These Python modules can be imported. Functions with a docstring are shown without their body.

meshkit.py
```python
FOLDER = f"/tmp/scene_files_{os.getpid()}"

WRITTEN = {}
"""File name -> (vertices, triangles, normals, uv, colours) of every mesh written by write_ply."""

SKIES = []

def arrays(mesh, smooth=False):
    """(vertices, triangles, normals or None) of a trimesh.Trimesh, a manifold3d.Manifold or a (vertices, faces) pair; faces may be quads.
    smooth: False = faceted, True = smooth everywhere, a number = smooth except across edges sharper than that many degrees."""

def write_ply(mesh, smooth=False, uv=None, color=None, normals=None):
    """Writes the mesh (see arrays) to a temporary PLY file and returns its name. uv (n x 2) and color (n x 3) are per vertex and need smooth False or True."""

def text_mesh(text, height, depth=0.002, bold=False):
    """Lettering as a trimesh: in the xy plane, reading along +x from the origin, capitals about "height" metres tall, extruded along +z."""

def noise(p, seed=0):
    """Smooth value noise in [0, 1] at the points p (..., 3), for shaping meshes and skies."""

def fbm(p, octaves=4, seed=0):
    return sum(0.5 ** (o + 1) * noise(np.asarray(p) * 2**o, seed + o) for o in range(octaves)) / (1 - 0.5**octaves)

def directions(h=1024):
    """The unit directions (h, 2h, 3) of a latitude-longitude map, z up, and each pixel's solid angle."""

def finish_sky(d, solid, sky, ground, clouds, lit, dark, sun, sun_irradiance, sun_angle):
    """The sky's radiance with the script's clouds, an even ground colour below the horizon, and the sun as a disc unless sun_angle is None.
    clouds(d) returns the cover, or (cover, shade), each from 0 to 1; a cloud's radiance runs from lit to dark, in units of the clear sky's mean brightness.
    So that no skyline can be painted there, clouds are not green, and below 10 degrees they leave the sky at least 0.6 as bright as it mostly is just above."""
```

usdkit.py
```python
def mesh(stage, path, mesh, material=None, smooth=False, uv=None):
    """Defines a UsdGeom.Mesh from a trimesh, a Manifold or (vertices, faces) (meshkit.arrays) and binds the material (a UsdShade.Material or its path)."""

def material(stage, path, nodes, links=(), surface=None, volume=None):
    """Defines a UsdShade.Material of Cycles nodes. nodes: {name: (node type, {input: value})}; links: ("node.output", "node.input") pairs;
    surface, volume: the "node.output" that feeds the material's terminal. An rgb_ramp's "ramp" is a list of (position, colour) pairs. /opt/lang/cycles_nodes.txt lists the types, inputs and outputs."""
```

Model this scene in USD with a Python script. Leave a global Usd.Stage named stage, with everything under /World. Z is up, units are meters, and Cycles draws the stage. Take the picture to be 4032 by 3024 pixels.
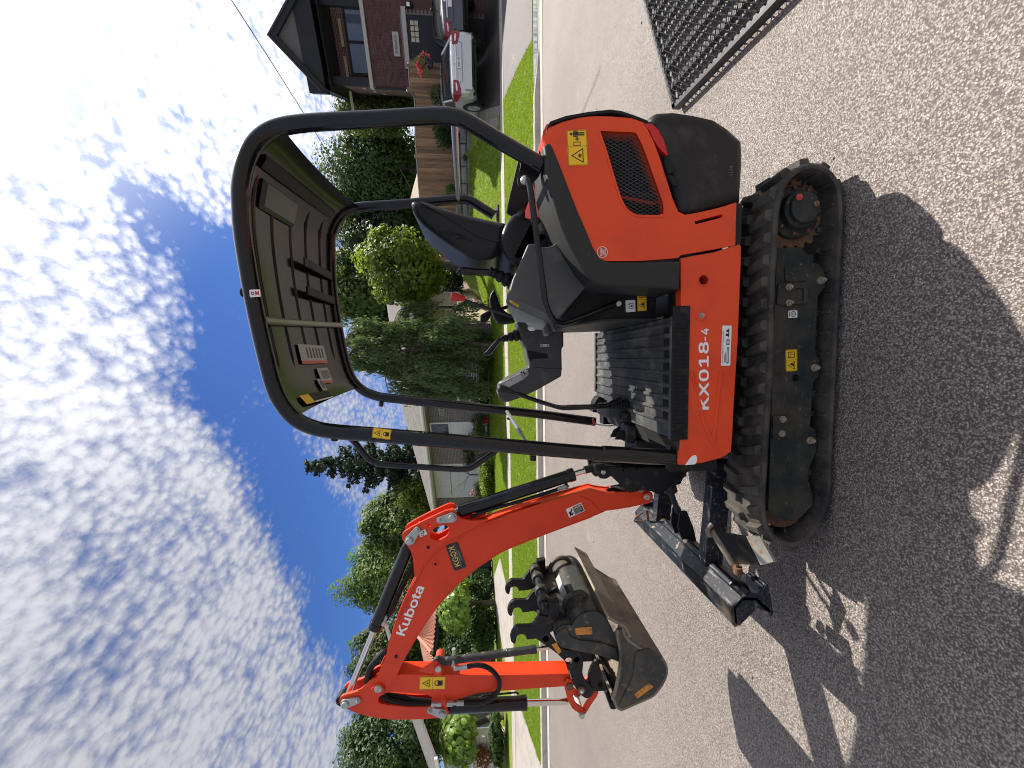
import math, random
import numpy as np, trimesh
import usdkit, meshkit
from shapely import contains_xy
from shapely.geometry import Polygon, Point, box as sbox
from pxr import Usd, UsdGeom, UsdLux, UsdShade, Gf, Sdf, Vt

stage = Usd.Stage.CreateInMemory()
UsdGeom.SetStageUpAxis(stage, 'Z')
UsdGeom.Xform.Define(stage, '/World')
UsdGeom.Scope.Define(stage, '/World/Looks')
RND = random.Random(7)
NPR = np.random.default_rng(11)

# ---------------------------------------------------------------- camera
F, PITCH, ROLL, H, YAW = 1490.0, 4.7, 0.018, 1.47, 3.956
EXPOSURE = 0.95


def _basis():
    p, c, s, a = math.radians(PITCH), math.cos(ROLL), math.sin(ROLL), math.radians(YAW)
    cp, sp, ca, sa = math.cos(p), math.sin(p), math.cos(a), math.sin(a)

    def R(d):
        d = np.array([d[0], d[1] * cp + d[2] * sp, -d[1] * sp + d[2] * cp])
        return np.array([d[0] * ca - d[1] * sa, d[0] * sa + d[1] * ca, d[2]])
    return R(np.array([c, 0, -s])), R(np.array([0.0, 1, 0])), R(np.array([s, 0, c]))


CU, CF, CV = _basis()                       # the photo was taken with the phone on its side: picture up is CU, picture left is CV
EYE = np.array([0, 0, H])
cam = UsdGeom.Camera.Define(stage, '/World/camera')
cam.CreateHorizontalApertureAttr(36.0)
cam.CreateVerticalApertureAttr(27.0)
cam.CreateFocalLengthAttr(36.0 * F / 4032.0)
cam.CreateClippingRangeAttr(Gf.Vec2f(0.05, 2000))
cam.CreateExposureAttr(EXPOSURE)
X_, Y_, Z_ = -CV, CU, -CF
cam.AddTransformOp().Set(Gf.Matrix4d(*X_, 0, *Y_, 0, *Z_, 0, *EYE, 1))

# ---------------------------------------------------------------- sky and sun
SUN = np.array([0.70, 0.48, 1.0])
SUN /= np.linalg.norm(SUN)
ELEV, AZ = math.asin(SUN[2]), math.atan2(SUN[0], SUN[1])
SKY_STRENGTH, SUN_INTENSITY = 0.10, 1.2
SKY_TINT, CLOUD = (0.235, 0.37, 0.64), 4.3


def build_sky():
    mr = lambda lo, hi, t0=0.0, t1=1.0: ('map_range', {'range_type': 'smoothstep', 'from_min': lo, 'from_max': hi, 'to_min': t0, 'to_max': t1, 'clamp': True})
    mth = lambda op, **k: ('math', {'math_type': op, **k})
    n = {
        'tc': ('texture_coordinate', {}),
        'sky': ('sky_texture', {'sky_type': 'single_scattering', 'sun_disc': False, 'sun_elevation': ELEV, 'sun_rotation': AZ, 'altitude': 200.0, 'air_density': 1.0, 'aerosol_density': 0.7, 'ozone_density': 2.2}),
        'sep': ('separate_xyz', {}), 'zz': mth('maximum', value2=0.0), 'zp': mth('add', value2=0.16), 'cx': mth('divide'), 'cy': mth('divide'), 'uv': ('combine_xyz', {'z': 0.0}),
        # the deck: closed overhead, a clear lane lies low in front of the camera, cloud again beyond it and towards the sun
        'warp': ('noise_texture', {'dimensions': '2D', 'scale': 2.2, 'detail': 4.0, 'roughness': 0.6}),
        'wq': mth('multiply_add', value2=0.42, value3=-0.21),
        'q0': mth('multiply_add', value2=0.38), 'q': mth('add'),
        'm1': mr(0.90, 1.30, 1.0, 0.0), 'm2': mr(1.36, 1.62, 0.0, 0.62), 'm3': mr(0.28, 0.52), 'm12': mth('add'), 'mm': mth('maximum'),
        'mass': ('noise_texture', {'dimensions': '2D', 'scale': 1.5, 'detail': 3.0, 'roughness': 0.5}),
        'thr': mr(0.0, 1.0, 0.90, 0.40), 'thr2': mth('multiply_add', value2=-0.34, value3=0.17), 'thr3': mth('add'), 'thr4': mth('add', value2=0.24),
        # puffs
        'mp2': ('mapping', {'mapping_type': 'point', 'rotation': (0.0, 0.0, 0.45), 'scale': (1.0, 0.8, 1.0)}),
        'jit': ('noise_texture', {'dimensions': '2D', 'scale': 24.0, 'detail': 3.0}), 'jsc': ('vector_math', {'math_type': 'scale', 'scale': 0.03}), 'jad': ('vector_math', {'math_type': 'add'}),
        'cell': ('voronoi_texture', {'dimensions': '2D', 'feature': 'smooth_f1', 'scale': 34.0, 'smoothness': 0.5, 'randomness': 0.9}),
        'cinv': mth('multiply_add', value2=-0.85, value3=1.0),
        'fine': ('noise_texture', {'dimensions': '2D', 'scale': 48.0, 'detail': 6.0, 'roughness': 0.66}),
        'med': ('noise_texture', {'dimensions': '2D', 'scale': 8.0, 'detail': 5.0, 'roughness': 0.6}),
        'a1': mth('multiply', value2=0.36), 'a2': mth('multiply_add', value2=0.36), 'a3': mth('multiply_add', value2=0.42),
        'cov': mth('subtract'), 'cv2': mr(-0.18, 0.36, 0.0, 0.9),
        'dot': ('vector_math', {'math_type': 'dot_product', 'vector2': tuple(SUN)}), 'dmx': mth('maximum', value2=0.0), 'pw': mth('power', value2=7.0), 'pw2': mth('power', value2=2.0),
        'glo': mth('multiply_add', value2=2.6 * CLOUD), 'glo0': mth('multiply_add', value2=0.55 * CLOUD, value3=0.72 * CLOUD), 'dens': mr(0.0, 0.45, 0.78, 1.08), 'glo2': mth('multiply'),
        'cl': ('vector_math', {'math_type': 'scale', 'vector1': (0.97, 0.97, 1.02)}),
        'skg': ('vector_math', {'math_type': 'multiply', 'vector2': tuple(SKY_TINT)}),
        'thk': mr(0.20, 0.80, 0.0, 0.6), 'cadd': mth('maximum'),
        'mix': ('mix_color', {'use_clamp': False, 'use_clamp_result': False}),
        'bg': ('background_shader', {'strength': SKY_STRENGTH}),
    }
    l = [('tc.generated', 'sep.vector'), ('sep.z', 'zz.value1'), ('zz.value', 'zp.value1'), ('sep.x', 'cx.value1'), ('zp.value', 'cx.value2'), ('sep.y', 'cy.value1'), ('zp.value', 'cy.value2'), ('cx.value', 'uv.x'), ('cy.value', 'uv.y'),
         ('uv.vector', 'warp.vector'), ('warp.fac', 'wq.value1'), ('cx.value', 'q0.value1'), ('cy.value', 'q0.value3'), ('q0.value', 'q.value1'), ('wq.value', 'q.value2'),
         ('q.value', 'm1.value'), ('q.value', 'm2.value'), ('cx.value', 'm3.value'), ('m1.result', 'm12.value1'), ('m2.result', 'm12.value2'), ('m12.value', 'mm.value1'), ('m3.result', 'mm.value2'),
         ('uv.vector', 'mass.vector'), ('mm.value', 'thr.value'), ('mass.fac', 'thr2.value1'), ('thr.result', 'thr3.value1'), ('thr2.value', 'thr3.value2'),
         ('uv.vector', 'mp2.vector'), ('mp2.vector', 'jit.vector'), ('jit.color', 'jsc.vector1'), ('mp2.vector', 'jad.vector1'), ('jsc.vector', 'jad.vector2'), ('jad.vector', 'cell.vector'), ('cell.distance', 'cinv.value1'),
         ('mp2.vector', 'fine.vector'), ('mp2.vector', 'med.vector'), ('cinv.value', 'a1.value1'), ('fine.fac', 'a2.value1'), ('a1.value', 'a2.value3'), ('med.fac', 'a3.value1'), ('a2.value', 'a3.value3'),
         ('a3.value', 'cov.value1'), ('thr3.value', 'cov.value2'), ('cov.value', 'cv2.value'),
         ('tc.generated', 'dot.vector1'), ('dot.value', 'dmx.value1'), ('dmx.value', 'pw.value1'), ('dmx.value', 'pw2.value1'), ('pw2.value', 'glo0.value1'), ('pw.value', 'glo.value1'), ('glo0.value', 'glo.value3'), ('cov.value', 'dens.value'), ('glo.value', 'glo2.value1'), ('dens.result', 'glo2.value2'),
         ('pw.value', 'thk.value'), ('cv2.result', 'cadd.value1'), ('thk.result', 'cadd.value2'), ('glo2.value', 'cl.scale'), ('sky.color', 'skg.vector1'), ('skg.vector', 'mix.a'), ('cl.vector', 'mix.b'), ('cadd.value', 'mix.fac'), ('mix.result', 'bg.color')]
    del n['thr4']
    m = usdkit.material(stage, '/World/Looks/sky', n, l, surface='bg.background')
    d = UsdLux.DomeLight.Define(stage, '/World/sky')
    UsdShade.MaterialBindingAPI.Apply(d.GetPrim()).Bind(m)
    d.GetPrim().SetCustomDataByKey('kind', 'structure')
    d.GetPrim().SetCustomDataByKey('label', 'blue sky with a sheet of small white clouds')
    d.GetPrim().SetCustomDataByKey('category', 'sky')
    s = UsdLux.DistantLight.Define(stage, '/World/sun')
    s.CreateIntensityAttr(SUN_INTENSITY)
    s.CreateAngleAttr(0.53)
    s.CreateNormalizeAttr(True)
    s.CreateColorAttr(Gf.Vec3f(1.0, 0.93, 0.84))
    z = SUN
    x = np.cross([0, 0, 1.0], z)
    x /= np.linalg.norm(x)
    y = np.cross(z, x)
    s.AddTransformOp().Set(Gf.Matrix4d(*x, 0, *y, 0, *z, 0, 0, 0, 30, 1))


build_sky()

# ---------------------------------------------------------------- reading points off the photograph: pixel + a real plane -> a point of the scene
VIEWS = dict(V0=(0, 0, 1.8228), VA=(1800, 300, .7233), VB=(1800, 1000, .7233), VC=(1200, 1700, .7233), VD=(800, 300, .5425), VE=(1000, 0, .5425), VF=(1200, 400, .4521), VG=(1200, 900, .4521),
             VH=(1200, 1500, .4521), VI=(1300, 2000, .4521), VJ=(1300, 2500, .4521), VK=(2200, 2000, .5424), VL=(1900, 2100, .4219), VM=(2400, 0, .4521), VN=(2900, 600, .36166), VO=(2900, 1200, .36166),
             VP=(2700, 1600, .4219), VQ=(1800, 1000, .36166), VR=(2200, 1200, .4219), VS=(900, 700, .6329), VT=(1900, 400, .4521), VU=(2150, 1600, .5254), VW=(2350, 1800, .42017), VX=(1650, 1550, .27559),
             VY=(2350, 2000, .62992), VZ=(1640, 2150, .3677), VAA=(1700, 900, .47281), VAB=(1640, 600, .47281), VBR=(1400, 0, .13562), VBS=(1400, 200, .13562), SRC=(0, 0, 1.0))


def px(v, x, y):
    a = VIEWS[v]
    return a[0] + a[2] * x, a[1] + a[2] * y


def ray(v, x, y):
    x, y = px(v, x, y)
    return (1512 - y) * CU + (2016 - x) * CV + F * CF


def w(v, x, y, Y):
    d = ray(v, x, y)
    return EYE + d * (Y / d[1])


def g(v, x, y, z=0.0):
    d = ray(v, x, y)
    return EYE + d * ((z - H) / d[2])


def wall(v, x, y, P, D):
    """point on the vertical plane through P along the horizontal direction D"""
    d = ray(v, x, y)
    n = np.array([-D[1], D[0], 0.0])
    return EYE + d * ((n @ (np.array([P[0], P[1], 0.0]) - [0, 0, 0]) - n @ [0, 0, 0]) / (n @ d))


def ws(v, Y, *pts):
    return [w(v, a, b, Y) for a, b in pts]


def xz(pts):
    return [(p[0], p[2]) for p in pts]


# ---------------------------------------------------------------- stage bookkeeping
COUNT, ORIGIN = {}, {'/World': np.zeros(3)}


def path_for(parent, name):
    k = (parent, name)
    n = COUNT.get(k, 0)
    COUNT[k] = n + 1
    return f'{parent}/{name}' + (f'_{n:03d}' if n else '')


def tag(p, label=None, cat=None, group=None, kind=None):
    p = stage.GetPrimAtPath(p)
    for k, v in (('label', label), ('category', cat), ('group', group), ('kind', kind)):
        if v:
            p.SetCustomDataByKey(k, v)


def thing(name, label, cat, loc=(0, 0, 0), group=None, kind=None):
    p = path_for('/World', name)
    x = UsdGeom.Xform.Define(stage, p)
    x.AddTranslateOp().Set(Gf.Vec3d(*map(float, loc)))
    ORIGIN[p] = np.array(loc, float)
    tag(p, label, cat, group, kind)
    return p


def part(parent, name, mesh, mat, smooth=32, label=None, kind=None):
    """one Mesh prim below a thing (or below a part of it); the mesh comes in scene coordinates"""
    p = path_for(parent, name)
    if isinstance(mesh, (list, tuple)) and len(mesh) and isinstance(mesh[0], trimesh.Trimesh):
        mesh = trimesh.util.concatenate(list(mesh))
    o = ORIGIN[parent]
    mesh = mesh.copy()
    mesh.apply_translation(-o)
    usdkit.mesh(stage, p, mesh, mat, smooth)
    ORIGIN[p] = o
    if label or kind:
        tag(p, label, None, None, kind)
    return p


def solo(name, mesh, mat, label, cat, group=None, kind=None, smooth=32):
    p = part('/World', name, mesh, mat, smooth)
    tag(p, label, cat, group, kind)
    return p


# ---------------------------------------------------------------- shapes
def tm(v, f):
    return trimesh.Trimesh(np.asarray(v, float), np.asarray(f), process=False)


def cat(*ms):
    return trimesh.util.concatenate([m for m in ms])


def box(lo, hi, ch=0.0):
    lo, hi = np.minimum(lo, hi).astype(float), np.maximum(lo, hi).astype(float)
    if ch <= 0:
        m = trimesh.creation.box(hi - lo)
        m.apply_translation((lo + hi) / 2)
        return m
    ch = min(ch, 0.45 * (hi - lo).min())
    pts = []
    for ax in range(3):
        l2, h2 = lo + ch, hi - ch
        l2[ax], h2[ax] = lo[ax], hi[ax]
        pts += [[(l2, h2)[i][0], (l2, h2)[j][1], (l2, h2)[k][2]] for i in (0, 1) for j in (0, 1) for k in (0, 1)]
    return trimesh.convex.convex_hull(np.array(pts))


def hull(pts):
    return trimesh.convex.convex_hull(np.asarray(pts, float))


def inset(poly, d):
    p = np.asarray(poly, float)
    a, b = np.roll(p, 1, 0), np.roll(p, -1, 0)
    e1, e2 = p - a, b - p
    e1 /= np.linalg.norm(e1, axis=1, keepdims=True) + 1e-12
    e2 /= np.linalg.norm(e2, axis=1, keepdims=True) + 1e-12
    n1, n2 = np.stack([-e1[:, 1], e1[:, 0]], 1), np.stack([-e2[:, 1], e2[:, 0]], 1)
    n = n1 + n2
    k = (n * n1).sum(1, keepdims=True)
    n = n / np.maximum(k, 0.35)
    return p + n * d


def inset_safe(p, d):
    """inset that never folds over: every corner goes to the nearest point of the shrunken outline"""
    if d < 1e-6:
        return np.asarray(p, float)
    B = Polygon(p).buffer(-d, join_style=2)
    if B.is_empty:
        return inset(p, d)
    B = max(getattr(B, 'geoms', [B]), key=lambda q: q.area).exterior
    return np.array([B.interpolate(B.project(Point(q))).coords[0] for q in p])


def area2(p):
    p = np.asarray(p)
    return (p[:, 0] * np.roll(p[:, 1], -1) - p[:, 1] * np.roll(p[:, 0], -1)).sum()


def ccw(p):
    p = np.asarray(p, float)
    return p if area2(p) > 0 else p[::-1]


def dens(p, closed=True, step=0.03):
    """adds points along long edges"""
    p = np.asarray(p, float)
    out = []
    n = len(p) if closed else len(p) - 1
    for i in range(n):
        a, b = p[i], p[(i + 1) % len(p)]
        k = max(1, int(np.linalg.norm(b - a) / step))
        out += [a + (b - a) * t / k for t in range(k)]
    if not closed:
        out.append(p[-1])
    return np.array(out)


def rnd(poly, r, n=5):
    """rounds the corners of a polygon (r: one radius or one per corner)"""
    p = np.asarray(poly, float)
    out = []
    for i in range(len(p)):
        a, b, c = p[i - 1], p[i], p[(i + 1) % len(p)]
        rr = r[i] if np.ndim(r) else r
        u, v = a - b, c - b
        lu, lv = np.linalg.norm(u), np.linalg.norm(v)
        t = min(rr, 0.45 * lu, 0.45 * lv)
        if t < 1e-5:
            out.append(b)
            continue
        p0, p1 = b + u / lu * t, b + v / lv * t
        for s in np.linspace(0, 1, n):
            out.append((1 - s) ** 2 * p0 + 2 * s * (1 - s) * b + s * s * p1)
    return np.array(out)


def fillet3(pts, r, n=6):
    p = np.asarray(pts, float)
    out = [p[0]]
    for i in range(1, len(p) - 1):
        a, b, c = p[i - 1], p[i], p[i + 1]
        rr = r[i] if np.ndim(r) else r
        u, v = a - b, c - b
        lu, lv = np.linalg.norm(u), np.linalg.norm(v)
        t = min(rr, 0.48 * lu, 0.48 * lv)
        p0, p1 = b + u / lu * t, b + v / lv * t
        for s in np.linspace(0, 1, n):
            out.append((1 - s) ** 2 * p0 + 2 * s * (1 - s) * b + s * s * p1)
    out.append(p[-1])
    return np.array(out)


def smooth_path(pts, n=8):
    """Catmull-Rom through the points"""
    p = np.asarray(pts, float)
    q = np.vstack([2 * p[0] - p[1], p, 2 * p[-1] - p[-2]])
    out = []
    for i in range(1, len(q) - 2):
        for t in np.linspace(0, 1, n, endpoint=False):
            a, b, c, d = q[i - 1], q[i], q[i + 1], q[i + 2]
            out.append(0.5 * (2 * b + (c - a) * t + (2 * a - 5 * b + 4 * c - d) * t * t + (3 * b - a - 3 * c + d) * t ** 3))
    out.append(p[-1])
    return np.array(out)


def prism(poly, y0, y1, ch=0.0, holes=(), steps=2):
    """polygon in the XZ plane, extruded from Y=y0 to y1, edges rounded over by ch"""
    p = ccw(poly)
    if holes:
        P = Polygon(p, [np.asarray(h)[::1] for h in holes])
        if not P.is_valid:
            P = P.buffer(0)
        m = trimesh.creation.extrude_polygon(P, abs(y1 - y0), engine='earcut')
        v = m.vertices.copy()
        m = tm(np.stack([v[:, 0], min(y0, y1) + v[:, 2], v[:, 1]], 1), m.faces[:, ::-1])
        return m
    y0, y1 = min(y0, y1), max(y0, y1)
    rings = []
    if ch > 0:
        ch = min(ch, 0.45 * (y1 - y0))
        ins = inset_safe if ch > 0.0115 else inset
        for k in range(steps + 1):
            a = (math.pi / 2) * k / steps
            rings.append((ins(p, ch * (1 - math.sin(a))), y0 + ch * (1 - math.cos(a))))
        for k in range(steps, -1, -1):
            a = (math.pi / 2) * k / steps
            rings.append((ins(p, ch * (1 - math.sin(a))), y1 - ch * (1 - math.cos(a))))
    else:
        rings = [(p, y0), (p, y1)]
    n = len(p)
    V = np.vstack([np.stack([r[:, 0], np.full(n, y), r[:, 1]], 1) for r, y in rings])
    Fs = []
    i = np.arange(n)
    j = (i + 1) % n
    for k in range(len(rings) - 1):
        a, b = k * n, (k + 1) * n
        Fs.append(np.stack([a + i, b + j, a + j], 1))
        Fs.append(np.stack([a + i, b + i, b + j], 1))
    for k, flip in ((0, False), (len(rings) - 1, True)):
        q = rings[k][0]
        P = Polygon(q)
        try:
            import mapbox_earcut as me
            t = me.triangulate_float64(q, np.array([n], np.uint32)).reshape(-1, 3)
        except Exception:
            t = np.array([[0, a, a + 1] for a in range(1, n - 1)])
        e = q[t]
        s = ((e[:, 1] - e[:, 0])[:, 0] * (e[:, 2] - e[:, 0])[:, 1] - (e[:, 1] - e[:, 0])[:, 1] * (e[:, 2] - e[:, 0])[:, 0])
        t = np.where((s > 0)[:, None], t, t[:, ::-1])
        t = t.astype(int) + k * n
        Fs.append(t[:, ::-1] if flip else t)
    return tm(V, np.vstack(Fs))


def tube(pts, r, n=12, caps=True):
    p = np.asarray(pts, float)
    t = np.gradient(p, axis=0)
    t /= np.linalg.norm(t, axis=1, keepdims=True) + 1e-12
    a = np.cross(t[0], [0, 0, 1.0] if abs(t[0][2]) < 0.9 else [1.0, 0, 0])
    a /= np.linalg.norm(a)
    R = np.broadcast_to(r, (len(p),)).astype(float)
    ang = np.arange(n) * 2 * np.pi / n
    V = []
    for i in range(len(p)):
        a = a - t[i] * (a @ t[i])
        a /= np.linalg.norm(a) + 1e-12
        b = np.cross(t[i], a)
        V.append(p[i] + R[i] * (np.cos(ang)[:, None] * a + np.sin(ang)[:, None] * b))
    V = np.vstack(V)
    i, j = np.meshgrid(np.arange(len(p) - 1), np.arange(n), indexing='ij')
    q = np.stack([i * n + j, i * n + (j + 1) % n, (i + 1) * n + (j + 1) % n, (i + 1) * n + j], -1).reshape(-1, 4)
    Fs = [q[:, [0, 1, 2]], q[:, [0, 2, 3]]]
    if caps:
        V = np.vstack([V, p[0], p[-1]])
        k = np.arange(n)
        Fs.append(np.stack([np.full(n, len(V) - 2), (k + 1) % n, k], 1))
        o = (len(p) - 1) * n
        Fs.append(np.stack([np.full(n, len(V) - 1), o + k, o + (k + 1) % n], 1))
    return tm(V, np.vstack(Fs))


def cyl(p0, p1, r0, r1=None, n=20, ch=0.0):
    p0, p1 = np.asarray(p0, float), np.asarray(p1, float)
    r1 = r0 if r1 is None else r1
    if ch > 0:
        d = (p1 - p0) / np.linalg.norm(p1 - p0)
        return tube([p0, p0 + d * 1e-5, p0 + d * ch, p1 - d * ch, p1 - d * 1e-5, p1], [r0 - ch, r0 - ch, r0, r1, r1 - ch, r1 - ch], n)
    return tube([p0, p1], [r0, r1], n)


def ycyl(c, r, y0, y1, n=24, ch=0.002):
    return cyl([c[0], y0, c[2] if len(c) > 2 else c[1]], [c[0], y1, c[2] if len(c) > 2 else c[1]], r, n=n, ch=ch)


def ball(c, r, sub=2, s=(1, 1, 1)):
    m = trimesh.creation.icosphere(subdivisions=sub, radius=1.0)
    m.apply_scale(np.array(s) * r)
    m.apply_translation(c)
    return m


def hexbolt(c, r, y_out, y_in):
    """bolt along Y: washer, six sided head and threaded end"""
    c = np.asarray(c, float)
    m = [ycyl(c, r * 1.35, y_out + (y_in - y_out) * .75, y_in, n=14, ch=0), cyl([c[0], y_out + (y_in - y_out) * .3, c[2]], [c[0], y_in, c[2]], r, n=6), ycyl(c, r * .55, y_out, y_in, n=10, ch=0.0008)]
    return cat(*m)


def frame_from(p, ex, ey):
    ex = np.asarray(ex, float) / np.linalg.norm(ex)
    ey = np.asarray(ey, float) - ex * (np.asarray(ey, float) @ ex)
    ey /= np.linalg.norm(ey)
    M = np.eye(4)
    M[:3, 0], M[:3, 1], M[:3, 2], M[:3, 3] = ex, ey, np.cross(ex, ey), p
    return M


def flat(poly, M, depth=0.0006, holes=()):
    """polygon in local xy of frame M, raised by depth along local z"""
    P = Polygon(poly, holes)
    if not P.is_valid:
        P = P.buffer(0)
    gs = getattr(P, 'geoms', [P])
    m = cat(*[trimesh.creation.extrude_polygon(q, depth, engine='earcut') for q in gs])
    m.apply_transform(M)
    return m


def rrect(x0, y0, x1, y1, r=0.0, n=4):
    p = [(x0, y0), (x1, y0), (x1, y1), (x0, y1)]
    return rnd(p, r, n) if r > 0 else np.array(p)


def text(s, h, M, width=None, depth=0.0006, bold=True, center=False, slant=0.0):
    m = meshkit.text_mesh(s, h, depth, bold)
    v = m.vertices.copy()
    v[:, 0] -= v[:, 0].min()
    if width:
        v[:, 0] *= width / v[:, 0].max()
    if center:
        v[:, 0] -= v[:, 0].max() / 2
        v[:, 1] -= (v[:, 1].max() + v[:, 1].min()) / 2
    v[:, 0] += slant * v[:, 1]
    m = tm(v, m.faces)
    m.apply_transform(M)
    return m


def up(M, dz):
    M = M.copy()
    M[:3, 3] += M[:3, 2] * dz
    return M


# ---------------------------------------------------------------- materials
def mat(name, base, rough=0.5, metal=0.0, var=None, dirt=None, bump=None, coat=0.0, spec=0.5, rvar=0.0, island=0.0, streak=None, transl=None):
    """var: (colour, scale, lo, hi) or list of such layers mixed in by noise; bump: (scale, strength, distance); island: brightness spread between pieces"""
    n = {'geo': ('geometry', {}), 'p': ('principled_bsdf', {'base_color': base, 'roughness': rough, 'metallic': metal, 'coat_weight': coat, 'coat_roughness': 0.08, 'specular_ior_level': spec})}
    l, cur = [], None
    layers = []
    if var:
        layers += var if isinstance(var, list) else [var]
    if dirt:
        layers += dirt if isinstance(dirt, list) else [dirt]
    for i, (c, sc, lo, hi) in enumerate(layers):
        vec = 'geo.position'
        if np.ndim(sc):
            n[f'mp{i}'] = ('mapping', {'mapping_type': 'point', 'scale': tuple(sc)})
            l.append(('geo.position', f'mp{i}.vector'))
            vec, sc = f'mp{i}.vector', 1.0
        n[f'n{i}'] = ('noise_texture', {'scale': float(sc), 'detail': 6.0, 'roughness': 0.62})
        n[f'r{i}'] = ('map_range', {'range_type': 'smoothstep', 'from_min': lo, 'from_max': hi, 'clamp': True})
        n[f'm{i}'] = ('mix_color', {'b': c} if cur else {'a': base, 'b': c})
        l += [(vec, f'n{i}.vector'), (f'n{i}.fac', f'r{i}.value'), (f'r{i}.result', f'm{i}.fac')]
        if cur:
            l.append((cur, f'm{i}.a'))
        cur = f'm{i}.result'
        if i == 0 and rvar:
            n['rr'] = ('map_range', {'from_min': 0.0, 'from_max': 1.0, 'to_min': rough, 'to_max': rough + rvar, 'clamp': True})
            l += [('r0.result', 'rr.value'), ('rr.result', 'p.roughness')]
    if island:
        n['iv'] = ('map_range', {'from_min': 0.0, 'from_max': 1.0, 'to_min': 1 - island, 'to_max': 1 + island})
        n['hs'] = ('hsv', {'color': base})
        n['oi'], n['ia'], n['if'] = ('object_info', {}), ('math', {'math_type': 'add'}), ('math', {'math_type': 'fraction'})
        l += [('geo.random_per_island', 'ia.value1'), ('oi.random', 'ia.value2'), ('ia.value', 'if.value1'), ('if.value', 'iv.value'), ('iv.result', 'hs.value')]
        if cur:
            l.append((cur, 'hs.color'))
        cur = 'hs.color'
    if cur:
        l.append((cur, 'p.base_color'))
    if bump:
        n['bn'] = ('noise_texture', {'scale': float(bump[0]), 'detail': 4.0, 'roughness': 0.6})
        n['bp'] = ('bump', {'strength': bump[1], 'distance': bump[2]})
        l += [('geo.position', 'bn.vector'), ('bn.fac', 'bp.height'), ('bp.normal', 'p.normal')]
    surf = 'p.BSDF'
    if transl:
        n['tl'] = ('translucent_bsdf', {'color': transl[0]})
        n['mx'] = ('mix_closure', {'fac': transl[1]})
        l += [('p.BSDF', 'mx.closure1'), ('tl.BSDF', 'mx.closure2')]
        surf = 'mx.closure'
    return usdkit.material(stage, f'/World/Looks/{name}', n, l, surface=surf)
# ---------------------------------------------------------------- ground: road, kerb, verge, pavement, lawns, drives
YC = 2.015                                  # the excavator's middle line; the road frame is the excavator's: X to its rear, Y across the road


def kY(X):
    return np.interp(X, [-120, -60, -30, -9.9, -4.2, 0, 7.1, 30, 120], [-20, 0, 6.9, 8.54, 8.88, 8.95, 8.98, 9.0, 9.0])


def sst(x, a, b):
    t = np.clip((np.asarray(x, float) - a) / (b - a), 0, 1)
    return t * t * (3 - 2 * t)


def wallY(X):                                # line of the stone retaining wall, which the terrace fills behind
    return 18.35 - (X - 4.5) * 0.36


T1, T2 = 2.62, 3.92                          # pavement edges, from the kerb line


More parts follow.
